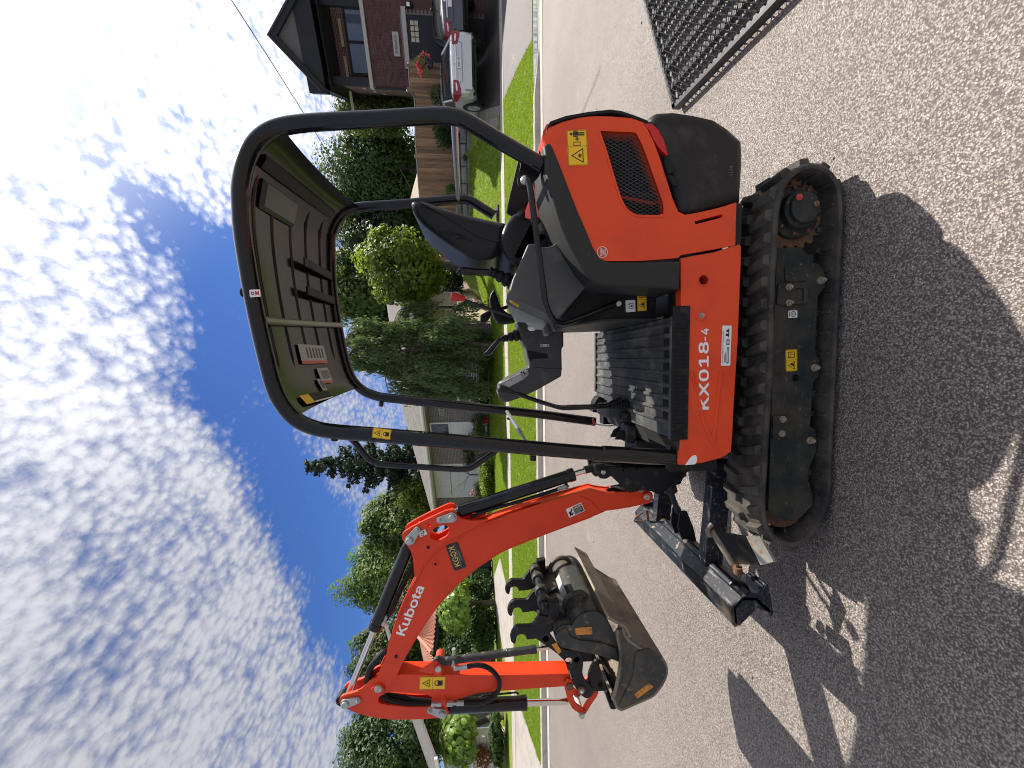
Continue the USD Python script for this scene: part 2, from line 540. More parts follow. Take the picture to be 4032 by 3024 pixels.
def zt(X, Y):
    X, Y = np.asarray(X, float), np.asarray(Y, float)
    t = Y - kY(X)
    zs = 0.575 + 0.075 * sst(X, -4, 5)
    z = np.where(t < 0, 0.0, 0.13 + (zs - 0.13) * np.clip((t - 0.2) / (T1 - 0.2), 0, 1))
    z = np.where(t > T1, zs + 0.015 * np.clip((t - T1) / (T2 - T1), 0, 1), z)
    left = zs + 0.015 + 0.085 * np.clip(t - T2, 0, 7.0)
    wl = wallY(X)
    s = np.clip((Y - kY(X) - T2) / np.maximum(wl - 0.3 - kY(X) - T2, 1.0), 0, 1)
    right = zs + 0.015 + (1.74 - zs) * s + 0.72 * sst(Y - wl, 0.18, 0.3)
    # the two drives run up evenly
    dr = sst(X - 0.42 * (Y - 9), 8.2, 9.2)
    drive = zs + 0.015 + 0.10 * np.clip(t - T2, 0, 6)
    right = right * (1 - dr) + drive * dr
    m = sst(X - 0.25 * (Y - 13), 0.4, 3.2)
    return np.where(t > T2, left * (1 - m) + right * m, z)


def gt(v, x, y):
    """where the ray through the pixel meets the ground"""
    d = ray(v, x, y)
    d = d / d[1]
    Ys = np.linspace(0.4, 60, 3000)
    P = EYE + d * Ys[:, None]
    k = np.nonzero(P[:, 2] < zt(P[:, 0], P[:, 1]))[0]
    return P[k[0]] if len(k) else P[-1]


def surf(pts, dz=0.0):
    p = np.asarray(pts, float)
    return np.column_stack([p[:, 0], p[:, 1], zt(p[:, 0], p[:, 1]) + dz])


def grid(A):
    a = np.asarray(A, float)
    n, m = a.shape[:2]
    i, j = np.meshgrid(np.arange(n - 1), np.arange(m - 1), indexing='ij')
    q = np.stack([i * m + j, (i + 1) * m + j, (i + 1) * m + j + 1, i * m + j + 1], -1).reshape(-1, 4)
    return tm(a.reshape(-1, 3), np.vstack([q[:, [0, 1, 2]], q[:, [0, 2, 3]]]))


def patch(A, B, n=24, m=10, dz=0.01):
    """sheet lying on the ground between two edge polylines (XY)"""
    def res(P):
        P = np.asarray(P, float)[:, :2]
        s = np.concatenate([[0], np.cumsum(np.linalg.norm(np.diff(P, axis=0), axis=1))])
        u = np.linspace(0, s[-1], n)
        return np.column_stack([np.interp(u, s, P[:, 0]), np.interp(u, s, P[:, 1])])
    a, b = res(A), res(B)
    k = np.linspace(0, 1, m)[None, :, None]
    q = a[:, None] * (1 - k) + b[:, None] * k
    return grid(np.dstack([q, zt(q[..., 0], q[..., 1]) + dz]))


def ground_mat(name, nodes, links):
    return usdkit.material(stage, f'/World/Looks/{name}', nodes, links, surface='p.BSDF')


def asphalt(name, lo, hi, stone, sc, bias=0.0):
    n = {
        'geo': ('geometry', {}),
        'wob': ('noise_texture', {'scale': sc * 0.7, 'detail': 2.0}),
        'wsc': ('vector_math', {'math_type': 'scale', 'scale': 0.012}),
        'wad': ('vector_math', {'math_type': 'add'}),
        'v': ('voronoi_texture', {'feature': 'f1', 'scale': sc, 'randomness': 1.0}),
        'v2': ('voronoi_texture', {'feature': 'f1', 'scale': sc * 2.3, 'randomness': 1.0}),
        'bw': ('rgb_to_bw', {}), 'bw2': ('rgb_to_bw', {}),
        'r1': ('rgb_ramp', {'ramp': [(0.0, lo), (0.42, tuple(0.75 * a + 0.25 * b for a, b in zip(lo, hi))), (0.62, hi), (0.82, tuple(0.5 * (a + b) for a, b in zip(hi, stone))), (0.93, stone), (1.0, stone)]}),
        'r2': ('rgb_ramp', {'ramp': [(0.0, lo), (0.5, hi), (1.0, stone)]}),
        'edge': ('map_range', {'from_min': 0.30, 'from_max': 0.62, 'to_min': 0.0, 'to_max': 1.0, 'clamp': True}),
        'mx': ('mix_color', {'fac': 0.35}),
        'dk': ('mix_color', {'b': tuple(0.5 * a for a in lo)}),
        'big': ('noise_texture', {'scale': 0.55, 'detail': 5.0, 'roughness': 0.65}),
        'bigr': ('map_range', {'from_min': 0.3, 'from_max': 0.7, 'to_min': 0.86, 'to_max': 1.13, 'clamp': True}),
        'hs': ('hsv', {}),
        'dust': ('noise_texture', {'scale': 1.7, 'detail': 6.0, 'roughness': 0.7}),
        'dr': ('map_range', {'range_type': 'smoothstep', 'from_min': 0.60, 'from_max': 0.78, 'to_max': 0.35, 'clamp': True}),
        'dm': ('mix_color', {'b': (0.46, 0.38, 0.29)}),
        'hgt': ('math', {'math_type': 'multiply', 'value2': -1.0}),
        'bp': ('bump', {'strength': 0.5, 'distance': 0.003}),
        'p': ('principled_bsdf', {'roughness': 0.72, 'specular_ior_level': 0.35}),
    }
    l = [('geo.position', 'wob.vector'), ('wob.color', 'wsc.vector1'), ('geo.position', 'wad.vector1'), ('wsc.vector', 'wad.vector2'),
         ('wad.vector', 'v.vector'), ('wad.vector', 'v2.vector'), ('v.color', 'bw.color'), ('v2.color', 'bw2.color'), ('bw.val', 'r1.fac'), ('bw2.val', 'r2.fac'),
         ('r1.color', 'mx.a'), ('r2.color', 'mx.b'), ('v.distance', 'edge.value'), ('edge.result', 'dk.fac'), ('mx.result', 'dk.a'),
         ('geo.position', 'big.vector'), ('big.fac', 'bigr.value'), ('bigr.result', 'hs.value'), ('dk.result', 'hs.color'),
         ('geo.position', 'dust.vector'), ('dust.fac', 'dr.value'), ('dr.result', 'dm.fac'), ('hs.color', 'dm.a'), ('dm.result', 'p.base_color'),
         ('v.distance', 'hgt.value1'), ('hgt.value', 'bp.height'), ('bp.normal', 'p.normal')]
    return ground_mat(name, n, l)


M_ROAD = asphalt('road_asphalt', (0.165, 0.142, 0.128), (0.31, 0.27, 0.245), (0.56, 0.505, 0.46), 160.0)
M_DRIVE = asphalt('drive_asphalt', (0.085, 0.08, 0.078), (0.15, 0.14, 0.135), (0.25, 0.235, 0.225), 70.0)
M_CONC = mat('concrete', (0.30, 0.275, 0.245), 0.85, var=[((0.235, 0.215, 0.19), 2.2, 0.42, 0.66), ((0.35, 0.33, 0.30), 38.0, 0.5, 0.7)], bump=(160, 0.3, 0.003))
M_KERB = mat('kerb_concrete', (0.33, 0.305, 0.265), 0.85, var=[((0.25, 0.225, 0.19), 3.2, 0.45, 0.7), ((0.25, 0.24, 0.2), 14.0, 0.62, 0.8)], bump=(120, 0.4, 0.004))
M_PAVER = mat('paver', (0.27, 0.25, 0.22), 0.85, island=0.12, bump=(150, 0.3, 0.003))
M_GRASS = mat('grass_ground', (0.13, 0.20, 0.022), 0.75, var=[((0.20, 0.25, 0.030), 1.1, 0.40, 0.66), ((0.075, 0.125, 0.016), 26.0, 0.45, 0.7), ((0.22, 0.26, 0.05), 90.0, 0.55, 0.75)], bump=(220, 0.8, 0.02), spec=0.25)
M_BLADE = mat('grass_blade', (0.15, 0.235, 0.022), 0.55, island=0.30, spec=0.3, transl=((0.30, 0.42, 0.03), 0.45))
M_SOIL = mat('edge_soil', (0.075, 0.058, 0.04), 0.95, var=((0.13, 0.10, 0.07), 40.0, 0.45, 0.65), bump=(120, 0.6, 0.02))

# the road is one sheet that runs on past the frame; its far edge is the kerb line
xs = np.concatenate([[-120, -90], np.linspace(-60, 60, 121), [90, 120]])
road = grid(np.stack([np.column_stack([xs, np.full_like(xs, -90.0), np.zeros_like(xs)]), np.column_stack([xs, np.minimum(kY(xs), 40) - 4.0, np.zeros_like(xs)]), np.column_stack([xs, kY(xs) + 0.05, np.zeros_like(xs)])]))
solo('road', road, M_ROAD, 'pale exposed aggregate asphalt road under the red digger', 'road', kind='structure')
# land behind the kerb: verge, lawns, terrace, and far ground
xs = np.concatenate([[-250, -120, -70, -45], np.linspace(-34, 34, 137), [45, 70, 120, 250]])
ts = np.concatenate([[0.14, 0.2, 0.5, 1, 1.5, 2, T1 - .02, T1 + .02, 3.2, T2 - .02, T2 + .02], np.linspace(4.2, 22, 61), [26, 34, 60, 120, 300]])
A = np.zeros((len(xs), len(ts), 3))
A[..., 0] = xs[:, None]
A[..., 1] = kY(xs)[:, None] + ts[None, :]
A[..., 2] = zt(A[..., 0], A[..., 1])
LAWN = solo('lawn', grid(A), M_GRASS, 'sunlit green lawn rising behind the kerb', 'lawn', kind='structure')
# kerb: face, rounded arris and top, and the concrete gutter in front
prof = [(-0.36, 0.008), (-0.02, 0.004), (0.0, 0.02), (0.012, 0.112), (0.03, 0.134), (0.06, 0.14), (0.19, 0.142), (0.20, 0.10)]
xs = np.linspace(-60, 60, 241)
cut = 1 - 0.78 * sst(xs, 6.1, 6.9)          # dropped kerb at the drive on the right
K = np.zeros((len(xs), len(prof), 3))
for k, (a, b) in enumerate(prof):
    K[:, k, 0] = xs
    K[:, k, 1] = kY(xs) + a
    K[:, k, 2] = np.where(a > -0.01, 0.006 + (b - 0.006) * cut, b)
solo('kerb', grid(K), M_KERB, 'pale concrete kerb with gutter along the far road edge', 'kerb', kind='structure')
# pavement in slabs
PAVE = thing('pavement', 'narrow pale concrete pavement between verge and lawns', 'pavement', kind='structure')
for i in range(-16, 17):
    a, b = i * 1.5 + 0.006, i * 1.5 + 1.494
    x4 = np.linspace(a, b, 5)
    A1, B1 = np.column_stack([x4, kY(x4) + T1]), np.column_stack([x4, kY(x4) + T2])
    m = patch(A1, B1, 5, 4, 0.022)
    e = []
    for P in (A1, B1):
        z = zt(P[:, 0], P[:, 1])
        e.append(grid(np.stack([np.column_stack([P, z + 0.022]), np.column_stack([P, z - 0.05])])))
    part(PAVE, 'slab', cat(m, *e), M_CONC)
# drive of the brick house (right): apron, then asphalt up to the garage
e1 = [gt('VE', 2022, 296)[:2], gt('VE', 1905, 520)[:2], gt('VE', 1832, 690)[:2]]
e1b = [gt('VE', 1790, 762)[:2], gt('VF', 1640, 172)[:2], gt('VF', 1570, 148)[:2]]
ex = np.array(e1 + e1b)
ex[:3, 1] = [kY(ex[0, 0]) + .2, (kY(ex[1, 0]) + ex[1, 1]) / 2 + .6, kY(ex[2, 0]) + T1]
solo('apron', patch(ex[:3], [(30, kY(30) + .2), (30, 10.4), (30, kY(30) + T1)], 14, 40, 0.014), M_DRIVE, 'grey asphalt apron of the drive between kerb and pavement', 'drive apron', kind='structure')
d0 = ex[3].copy()
d0[1] = kY(d0[0]) + T2
dirD = np.array([0.46, 0.886])
solo('driveway', patch([d0, d0 + dirD * 2.4, d0 + dirD * 8], [d0 + [14, 0], d0 + [14, 0] + dirD * 2.4, d0 + [14, 0] + dirD * 8], 50, 60, 0.03), M_DRIVE, 'dark asphalt driveway with two parked cars before the brick house', 'driveway', kind='structure')
pv = thing('paver_strip', 'narrow strip of pale pavers edging the asphalt driveway', 'paving', kind='structure')
nrm = np.array([-0.886, 0.46])
for i in range(26):
    for j in range(2):
        a = d0 + dirD * (0.02 + i * 0.21) + nrm * (0.02 + j * 0.31)
        q = np.array([a, a + dirD * 0.2, a + dirD * 0.2 + nrm * 0.3, a + nrm * 0.3])
        z = zt(q[:, 0], q[:, 1]).mean() + 0.012
        v = np.vstack([np.column_stack([q, np.full(4, z + 0.015 + 0.004 * RND.random())]), np.column_stack([q, np.full(4, z - 0.05)])])
        part(pv, 'paver', hull(v), M_PAVER, False)
# concrete drive of the tiled house (left), its apron runs out towards the road
R = [gt('VI', x, y)[:2] for x, y in ((1418, 400), (1482, 430), (1530, 640), (1590, 860), (1616, 960))]
L = [gt('VI', x, y)[:2] for x, y in ((1402, 405), (1420, 620), (1445, 900), (1472, 1060), (1500, 1190))]
R2 = [gt('VI', 1616, 960)[:2], gt('VJ', 1640, 560)[:2]]
R = R[1:]
L = L[1:]
ext = np.array(L[-1]) + (np.array(L[-1]) - np.array(L[-3])) * 1.6
Rr = np.array(R)
Ll = np.array([L[0], L[1], L[2], L[3], ext])
endR = np.array([Rr[-1, 0] - 0.2, kY(Rr[-1, 0]) + T2])
solo('concrete_drive', patch(np.vstack([Rr, endR]), np.vstack([Ll, [ext[0] - 1.2, kY(ext[0]) + T2]]), 24, 14, 0.012), M_CONC, 'pale concrete driveway leading up to the tiled house on the left', 'driveway', kind='structure')
aR = np.array([gt('VJ', 1668, 640)[:2], gt('VJ', 1745, 860)[:2], gt('VJ', 1838, 1130)[:2]])
aR[0, 1] = kY(aR[0, 0]) + T1
aR[2] = [aR[2, 0], kY(aR[2, 0]) + .2]
solo('concrete_apron', patch(aR, [(aR[0, 0] - 5, kY(aR[0, 0] - 5) + T1), (aR[1, 0] - 5, aR[1, 1] - .3), (aR[2, 0] - 5, kY(aR[2, 0] - 5) + .2)], 16, 14, 0.012), M_CONC, 'pale concrete apron crossing the grass verge at the far left', 'drive apron', kind='structure')
# dark soil line where the lawn was cut back from the pavement
xs = np.linspace(-14, 9.2, 150)
solo('lawn_edge', patch(np.column_stack([xs, kY(xs) + T2 + .01]), np.column_stack([xs, kY(xs) + T2 + .075 + .03 * np.sin(xs * 7) * np.sin(xs * 3.1)]), 150, 3, 0.012), M_SOIL, 'dark soil line along the cut edge of the lawn', 'soil edge', kind='structure')


def in_drive(X, Y):
    P1, P2 = np.array(ex[0]), np.array(ex[2])
    t = Y - kY(X)
    xe = np.interp(t, [0.2, 1.4, T1], [ex[0, 0], ex[1, 0], ex[2, 0]])
    b = (t <= T1) & (X > xe)
    q = (X - d0[0]) * dirD[1] - (Y - d0[1]) * dirD[0]
    b |= (t > T2 - .05) & (q > -0.66) & (Y > d0[1] - .3)
    c = contains_xy(Polygon(np.vstack([Rr, endR, [ext[0] - 1.2, kY(ext[0]) + T2], Ll[::-1]])).buffer(0.03), X, Y)
    xa = np.interp(t, [0.2, T1], [aR[2, 0], aR[0, 0]])
    return b | c | ((t <= T1) & (X < xa) & (X > xa - 5)) | ((t > T1 - .02) & (t < T2 + .06))


# blades: tufts scattered over the verge and the lawns that face the camera
def tuft(seed, n=16, h=0.055, r=0.05):
    rr = np.random.default_rng(seed)
    V, Fc = [], []
    for k in range(n):
        a, d = rr.uniform(0, 2 * math.pi), r * math.sqrt(rr.uniform())
        c = np.array([d * math.cos(a), d * math.sin(a), -0.004])
        b = rr.uniform(0, 2 * math.pi)
        s = np.array([math.cos(b), math.sin(b), 0]) * rr.uniform(.0018, .003)
        hh = h * rr.uniform(.55, 1.15)
        le = rr.normal(0, .42, 2) * hh
        mid, tip = c + [le[0] * .35, le[1] * .35, hh * .6], c + [le[0], le[1], hh]
        o = len(V)
        V += [c - s, c + s, mid + s * .8, mid - s * .8, tip]
        Fc += [(o, o + 1, o + 2), (o, o + 2, o + 3), (o + 3, o + 2, o + 4)]
    return tm(V, Fc)


def instancer(name, protos, pos, yaw, scale, idx, label, cat_, kind='stuff'):
    pth = path_for('/World', name)
    pi = UsdGeom.PointInstancer.Define(stage, pth)
    ts_ = []
    for k, (m, mt) in enumerate(protos):
        usdkit.mesh(stage, f'{pth}/source_{k}', m, mt, False)
        ts_.append(f'{pth}/source_{k}')
    pi.CreatePrototypesRel().SetTargets([Sdf.Path(t) for t in ts_])
    pi.CreatePositionsAttr(Vt.Vec3fArray.FromNumpy(np.asarray(pos, np.float32)))
    pi.CreateProtoIndicesAttr(Vt.IntArray.FromNumpy(np.asarray(idx, np.int32)))
    pi.CreateScalesAttr(Vt.Vec3fArray.FromNumpy(np.repeat(np.asarray(scale, np.float32)[:, None], 3, 1)))
    h = np.asarray(yaw) / 2
    pi.CreateOrientationsAttr(Vt.QuathArray([Gf.Quath(float(math.cos(a)), 0, 0, float(math.sin(a))) for a in h]))
    tag(pth, label, cat_, kind=kind)
    return pth


def scatter(n, x0, x1, t0, t1):
    X = NPR.uniform(x0, x1, n)
    t = NPR.uniform(t0, t1, n)
    Y = kY(X) + t
    k = ~in_drive(X, Y)
    X, Y = X[k], Y[k]
    vis = np.abs(X) < Y * 1.15
    return X[vis], Y[vis]


PR = [(tuft(s), M_BLADE) for s in (1, 2, 3)]
a = scatter(26000, -11, 9.5, .15, T1)
b = scatter(30000, -11, 8.5, T2 + .04, 9.0)
X, Y = np.concatenate([a[0], b[0]]), np.concatenate([a[1], b[1]])
keep = (Y < wallY(X) - .1) | (X < 4)
X, Y = X[keep], Y[keep]
instancer('grass', PR, np.column_stack([X, Y, zt(X, Y)]), NPR.uniform(0, 6.28, len(X)), NPR.uniform(.7, 1.25, len(X)), NPR.integers(0, 3, len(X)), 'short mown grass blades on the verge and lawns', 'grass')
# loose bits on the road: pebbles and dead leaves
Pp = []
for k in range(60):
    a, b = RND.uniform(-3, 3.2), RND.uniform(0.55, 7)
    r = RND.uniform(.004, .011)
    Pp.append(ball((a, b, r * .5), r, 1, (1, RND.uniform(.6, 1), .6)))
solo('road_grit', cat(*Pp), mat('grit', (0.24, 0.21, 0.19), 0.8, island=0.4), 'loose pebbles and grit lying on the asphalt', 'grit', kind='stuff')
# ---------------------------------------------------------------- excavator materials
BROWN = (0.16, 0.115, 0.07)
M_RED = mat('red_paint', (0.70, 0.060, 0.012), 0.30, spec=0.4, coat=0.12, var=[((0.62, 0.050, 0.013), 5.0, 0.45, 0.7), ((0.55, 0.10, 0.06), 42.0, 0.68, 0.82)], rvar=0.1)
M_RED2 = mat('red_paint_boom', (0.66, 0.048, 0.011), 0.36, spec=0.32, var=[((0.58, 0.042, 0.013), 6.0, 0.45, 0.7), ((0.50, 0.10, 0.06), 60.0, 0.70, 0.82)], rvar=0.12)
M_BLACK = mat('black_gloss', (0.005, 0.005, 0.006), 0.11, spec=0.42, var=((0.010, 0.010, 0.011), 30.0, 0.5, 0.75), rvar=0.12)
M_BLACKM = mat('black_matt', (0.009, 0.009, 0.010), 0.5, spec=0.2, var=((0.03, 0.03, 0.03), 25.0, 0.5, 0.75))
M_PIT = mat('dark_inside', (0.006, 0.006, 0.006), 0.9)
M_CHAR = mat('charcoal_plastic', (0.024, 0.025, 0.024), 0.55, spec=0.25, bump=(600, 0.35, 0.0012), dirt=((0.16, 0.155, 0.14), 85.0, 0.66, 0.78))
M_GREYP = mat('grey_plastic', (0.062, 0.063, 0.063), 0.45, spec=0.3, bump=(700, 0.2, 0.0008), var=((0.10, 0.10, 0.10), 12.0, 0.5, 0.7))
M_GREYL = mat('light_grey_plastic', (0.30, 0.31, 0.31), 0.4)
M_CW = mat('counterweight_paint', (0.011, 0.011, 0.011), 0.42, spec=0.3, bump=(420, 0.55, 0.0022), dirt=[((0.16, 0.14, 0.11), 22.0, 0.70, 0.80), ((0.05, 0.047, 0.04), 7.0, 0.5, 0.75)])
M_SEAT = mat('seat_vinyl', (0.007, 0.007, 0.008), 0.34, spec=0.3, bump=(900, 0.25, 0.0006))
M_CANU = mat('canopy_panel', (0.008, 0.008, 0.008), 0.15, spec=0.26)
M_RUB = mat('track_rubber', (0.028, 0.027, 0.026), 0.72, spec=0.22, dirt=[((0.080, 0.071, 0.060), 7.0, 0.34, 0.64), ((0.12, 0.105, 0.085), 55.0, 0.58, 0.78)], bump=(260, 0.5, 0.003))
M_UNDER = mat('undercarriage_paint', (0.017, 0.022, 0.021), 0.55, spec=0.25, dirt=[((0.055, 0.048, 0.036), 6.0, 0.40, 0.66), ((0.17, 0.115, 0.065), 42.0, 0.60, 0.74), ((0.14, 0.10, 0.06), (12.0, 12.0, 90.0), 0.62, 0.76)], bump=(200, 0.4, 0.003))
M_RUST = mat('rusty_steel', (0.15, 0.075, 0.035), 0.7, var=[((0.06, 0.04, 0.03), 22.0, 0.45, 0.65), ((0.24, 0.14, 0.08), 60.0, 0.55, 0.75)], bump=(240, 0.5, 0.002))
M_BOLT = mat('plated_bolt', (0.42, 0.36, 0.28), 0.42, metal=0.6, dirt=((0.16, 0.11, 0.07), 90.0, 0.5, 0.7))
M_ZINC = mat('zinc_plate', (0.42, 0.44, 0.42), 0.38, metal=0.55, var=((0.33, 0.35, 0.33), 18.0, 0.45, 0.65))
M_CHROME = mat('chrome_rod', (0.72, 0.72, 0.72), 0.09, metal=1.0)
M_PINC = mat('pin_face', (0.50, 0.48, 0.42), 0.5, metal=0.3, dirt=((0.30, 0.28, 0.24), 60.0, 0.45, 0.6))
M_HOSE = mat('rubber_hose', (0.009, 0.009, 0.010), 0.5, spec=0.25, dirt=((0.07, 0.06, 0.05), 60.0, 0.6, 0.75), bump=(500, 0.3, 0.001))
M_MATF = mat('floor_mat', (0.036, 0.038, 0.039), 0.62, spec=0.3, dirt=[((0.13, 0.125, 0.11), 6.0, 0.45, 0.7), ((0.22, 0.20, 0.17), 40.0, 0.60, 0.8)], bump=(300, 0.35, 0.002))
M_YEL = mat('sticker_yellow', (0.78, 0.47, 0.01), 0.35)
M_WHT = mat('sticker_white', (0.72, 0.72, 0.70), 0.35)
M_PRINT = mat('print_black', (0.012, 0.012, 0.012), 0.45)
M_ORG = mat('sticker_orange', (0.60, 0.22, 0.02), 0.5, dirt=((0.12, 0.085, 0.05), 90.0, 0.5, 0.62))
M_REDS = mat('sticker_red', (0.50, 0.05, 0.04), 0.4)
M_LETW = mat('letter_white', (0.78, 0.78, 0.76), 0.35)
M_GOLD = mat('letter_gold', (0.75, 0.52, 0.12), 0.4)
M_REDP = mat('red_plastic', (0.50, 0.012, 0.014), 0.3)
M_BLADE_ = mat('blade_paint', (0.009, 0.011, 0.017), 0.36, spec=0.35, dirt=[((0.11, 0.115, 0.12), (75.0, 8.0, 75.0), 0.58, 0.64), ((0.12, 0.12, 0.12), (9.0, 70.0, 70.0), 0.61, 0.66), ((0.36, 0.285, 0.18), 11.0, 0.66, 0.73), ((0.075, 0.06, 0.045), 6.0, 0.52, 0.70)], bump=(180, 0.3, 0.002), rvar=0.2)
M_BKT = mat('bucket_paint', (0.032, 0.034, 0.033), 0.46, spec=0.3, dirt=[((0.085, 0.068, 0.045), 7.0, 0.45, 0.68), ((0.19, 0.145, 0.09), 24.0, 0.58, 0.74), ((0.13, 0.13, 0.12), (70.0, 12.0, 70.0), 0.62, 0.72)], bump=(160, 0.4, 0.002))
M_BKTD = mat('bucket_soil', (0.19, 0.155, 0.115), 0.7, var=[((0.085, 0.07, 0.052), 9.0, 0.45, 0.7), ((0.27, 0.215, 0.15), 40.0, 0.5, 0.75), ((0.05, 0.047, 0.04), 5.0, 0.58, 0.7)], bump=(240, 0.5, 0.003))
M_FRAMEB = mat('black_frame', (0.007, 0.007, 0.008), 0.42, spec=0.28, dirt=((0.06, 0.05, 0.04), 14.0, 0.55, 0.75))

Y0 = 1.429                                   # outer face of the near track
YB = 1.489                                   # near side of the upper body
EX = thing('excavator', 'small red and black tracked digger with open canopy and boom raised', 'excavator', (0, YC, 0))


def P(name, mesh, m, smooth=32, label=None, parent=None, kind=None):
    return part(parent or EX, name, mesh, m, smooth, label, kind)


# ---------------------------------------------------------------- stickers: a plate with its print as a sub-part
def pictos(kind, W_, H_):
    """print for a plate W_ x H_ (local xy, origin at lower left); returns polygons"""
    out = []

    def tri(cx, cy, r, t):
        o = [(cx + r * math.cos(a), cy + r * math.sin(a)) for a in (math.pi / 2, math.pi * 7 / 6, math.pi * 11 / 6)]
        i = [(cx + (r - 2 * t) * math.cos(a), cy + (r - 2 * t) * math.sin(a)) for a in (math.pi / 2, math.pi * 7 / 6, math.pi * 11 / 6)]
        return Polygon(rnd(o, t, 3), [i])

    def man(cx, cy, h):
        q = [Point(cx, cy + h * .42).buffer(h * .09), sbox(cx - h * .12, cy - h * .05, cx + h * .12, cy + h * .3), sbox(cx - h * .11, cy - h * .5, cx - h * .02, cy), sbox(cx + h * .02, cy - h * .5, cx + h * .11, cy),
             sbox(cx - h * .2, cy - h * .02, cx - h * .14, cy + h * .28), sbox(cx + h * .14, cy - h * .02, cx + h * .2, cy + h * .28)]
        return q

    def star(cx, cy, r, n=7, k=.4):
        return Polygon([(cx + (r if i % 2 == 0 else r * k) * math.cos(i * math.pi / n), cy + (r if i % 2 == 0 else r * k) * math.sin(i * math.pi / n)) for i in range(2 * n)])

    def outline(b, t):
        return b.difference(b.buffer(-t))
    u = H_
    if kind == 'keep_clear':                 # triangle | machine <-> person
        out += [tri(W_ * .28, H_ * .43, u * .42, u * .045), star(W_ * .28, H_ * .40, u * .13), outline(sbox(W_ * .56, H_ * .34, W_ * .67, H_ * .70), u * .03)]
        out += [sbox(W_ * .545, 0, W_ * .55, H_)]
        out += [Polygon([(W_ * .70, H_ * .5), (W_ * .735, H_ * .62), (W_ * .735, H_ * .38)]), Polygon([(W_ * .80, H_ * .5), (W_ * .765, H_ * .62), (W_ * .765, H_ * .38)]), sbox(W_ * .73, H_ * .47, W_ * .77, H_ * .53)] + man(W_ * .89, H_ * .48, H_ * .72)
    elif kind == 'triangle_box':
        out += [tri(W_ * .27, H_ * .42, u * .42, u * .05), Polygon([(W_ * .2, H_ * .3), (W_ * .3, H_ * .55), (W_ * .27, H_ * .55), (W_ * .34, H_ * .62), (W_ * .36, H_ * .3)]), sbox(W_ * .515, 0, W_ * .525, H_)]
        out += [outline(sbox(W_ * .62, H_ * .2, W_ * .9, H_ * .8), u * .06), sbox(W_ * .75, H_ * .2, W_ * .77, H_ * .8), sbox(W_ * .66, H_ * .55, W_ * .72, H_ * .6), sbox(W_ * .8, H_ * .55, W_ * .86, H_ * .6)]
    elif kind == 'triangle_belt':
        out += [tri(W_ * .5, H_ * .70, W_ * .38, W_ * .05), star(W_ * .5, H_ * .68, W_ * .12), sbox(0, H_ * .485, W_, H_ * .495), outline(Point(W_ * .5, H_ * .3).buffer(W_ * .22), W_ * .06), sbox(W_ * .3, H_ * .1, W_ * .7, H_ * .3)]
    elif kind == 'hook':
        out += [outline(Point(W_ * .35, H_ * .6).buffer(u * .22), u * .07), Polygon(rnd([(W_ * .5, H_ * .75), (W_ * .6, H_ * .8), (W_ * .62, H_ * .4), (W_ * .8, H_ * .35), (W_ * .82, H_ * .5), (W_ * .9, H_ * .45), (W_ * .85, H_ * .2), (W_ * .55, H_ * .2)], u * .04))]
    elif kind == 'lines':
        for k in range(5):
            out.append(sbox(W_ * .12, H_ * (.15 + .16 * k), W_ * (.86 if k % 2 else .7), H_ * (.2 + .16 * k)))
    elif kind == 'oil':
        out += [outline(sbox(W_ * .28, H_ * .2, W_ * .75, H_ * .62), u * .06), Point(W_ * .5, H_ * .4).buffer(u * .1), sbox(W_ * .32, H_ * .68, W_ * .38, H_ * .8), sbox(W_ * .6, H_ * .68, W_ * .66, H_ * .8)]
    elif kind == 'gear':
        out += [outline(Point(W_ * .5, H_ * .45).buffer(u * .3), u * .07), outline(Point(W_ * .5, H_ * .45).buffer(u * .14), u * .05), sbox(W_ * .15, H_ * .82, W_ * .85, H_ * .87)] + [sbox(W_ * (.2 + .12 * k), H_ * .82, W_ * (.24 + .12 * k), H_ * .93) for k in range(6)]
    elif kind == 'shovel_icon':
        out += [sbox(W_ * .2, H_ * .3, W_ * .8, H_ * .36), sbox(W_ * .2, H_ * .3, W_ * .24, H_ * .7), sbox(W_ * .76, H_ * .3, W_ * .8, H_ * .7), sbox(W_ * .45, H_ * .36, W_ * .55, H_ * .62)]
    return out


def sticker(parent, name, M, W_, H_, m, prints=(), r=.003, border=True, label=None):
    """prints: list of (polygons, material) in plate coordinates"""
    pl = flat(rrect(0, 0, W_, H_, r), M, 0.0007)
    s = P(name, pl, m, False, label, parent)
    for pg, pm in prints:
        if border and pm is M_PRINT and m is M_YEL:
            b = sbox(.0012, .0012, W_ - .0012, H_ - .0012)
            pg = list(pg) + [b.difference(b.buffer(-.0012))]
        ms = []
        for q in pg:
            q = q.buffer(0)
            if q.is_empty:
                continue
            ms += [flat(np.array(z.exterior.coords)[:-1], up(M, .0007), 0.0004, [np.array(i.coords)[:-1] for i in z.interiors]) for z in getattr(q, 'geoms', [q])]
        if ms:
            P('print', ms, pm, False, parent=s if parent is None else parent)
    return s


def plate_frame(v, Y, ll, lr, ul, off=0.001):
    """frame + size of a plate from its lower left, lower right and upper left corners in the picture (upright reading)"""
    a, b, c = w(v, *ll, Y), w(v, *lr, Y), w(v, *ul, Y)
    for q in (a, b, c):
        q[1] = Y - off
    M = frame_from(a, b - a, c - a)
    return M, np.linalg.norm(b - a), np.linalg.norm(c - a)


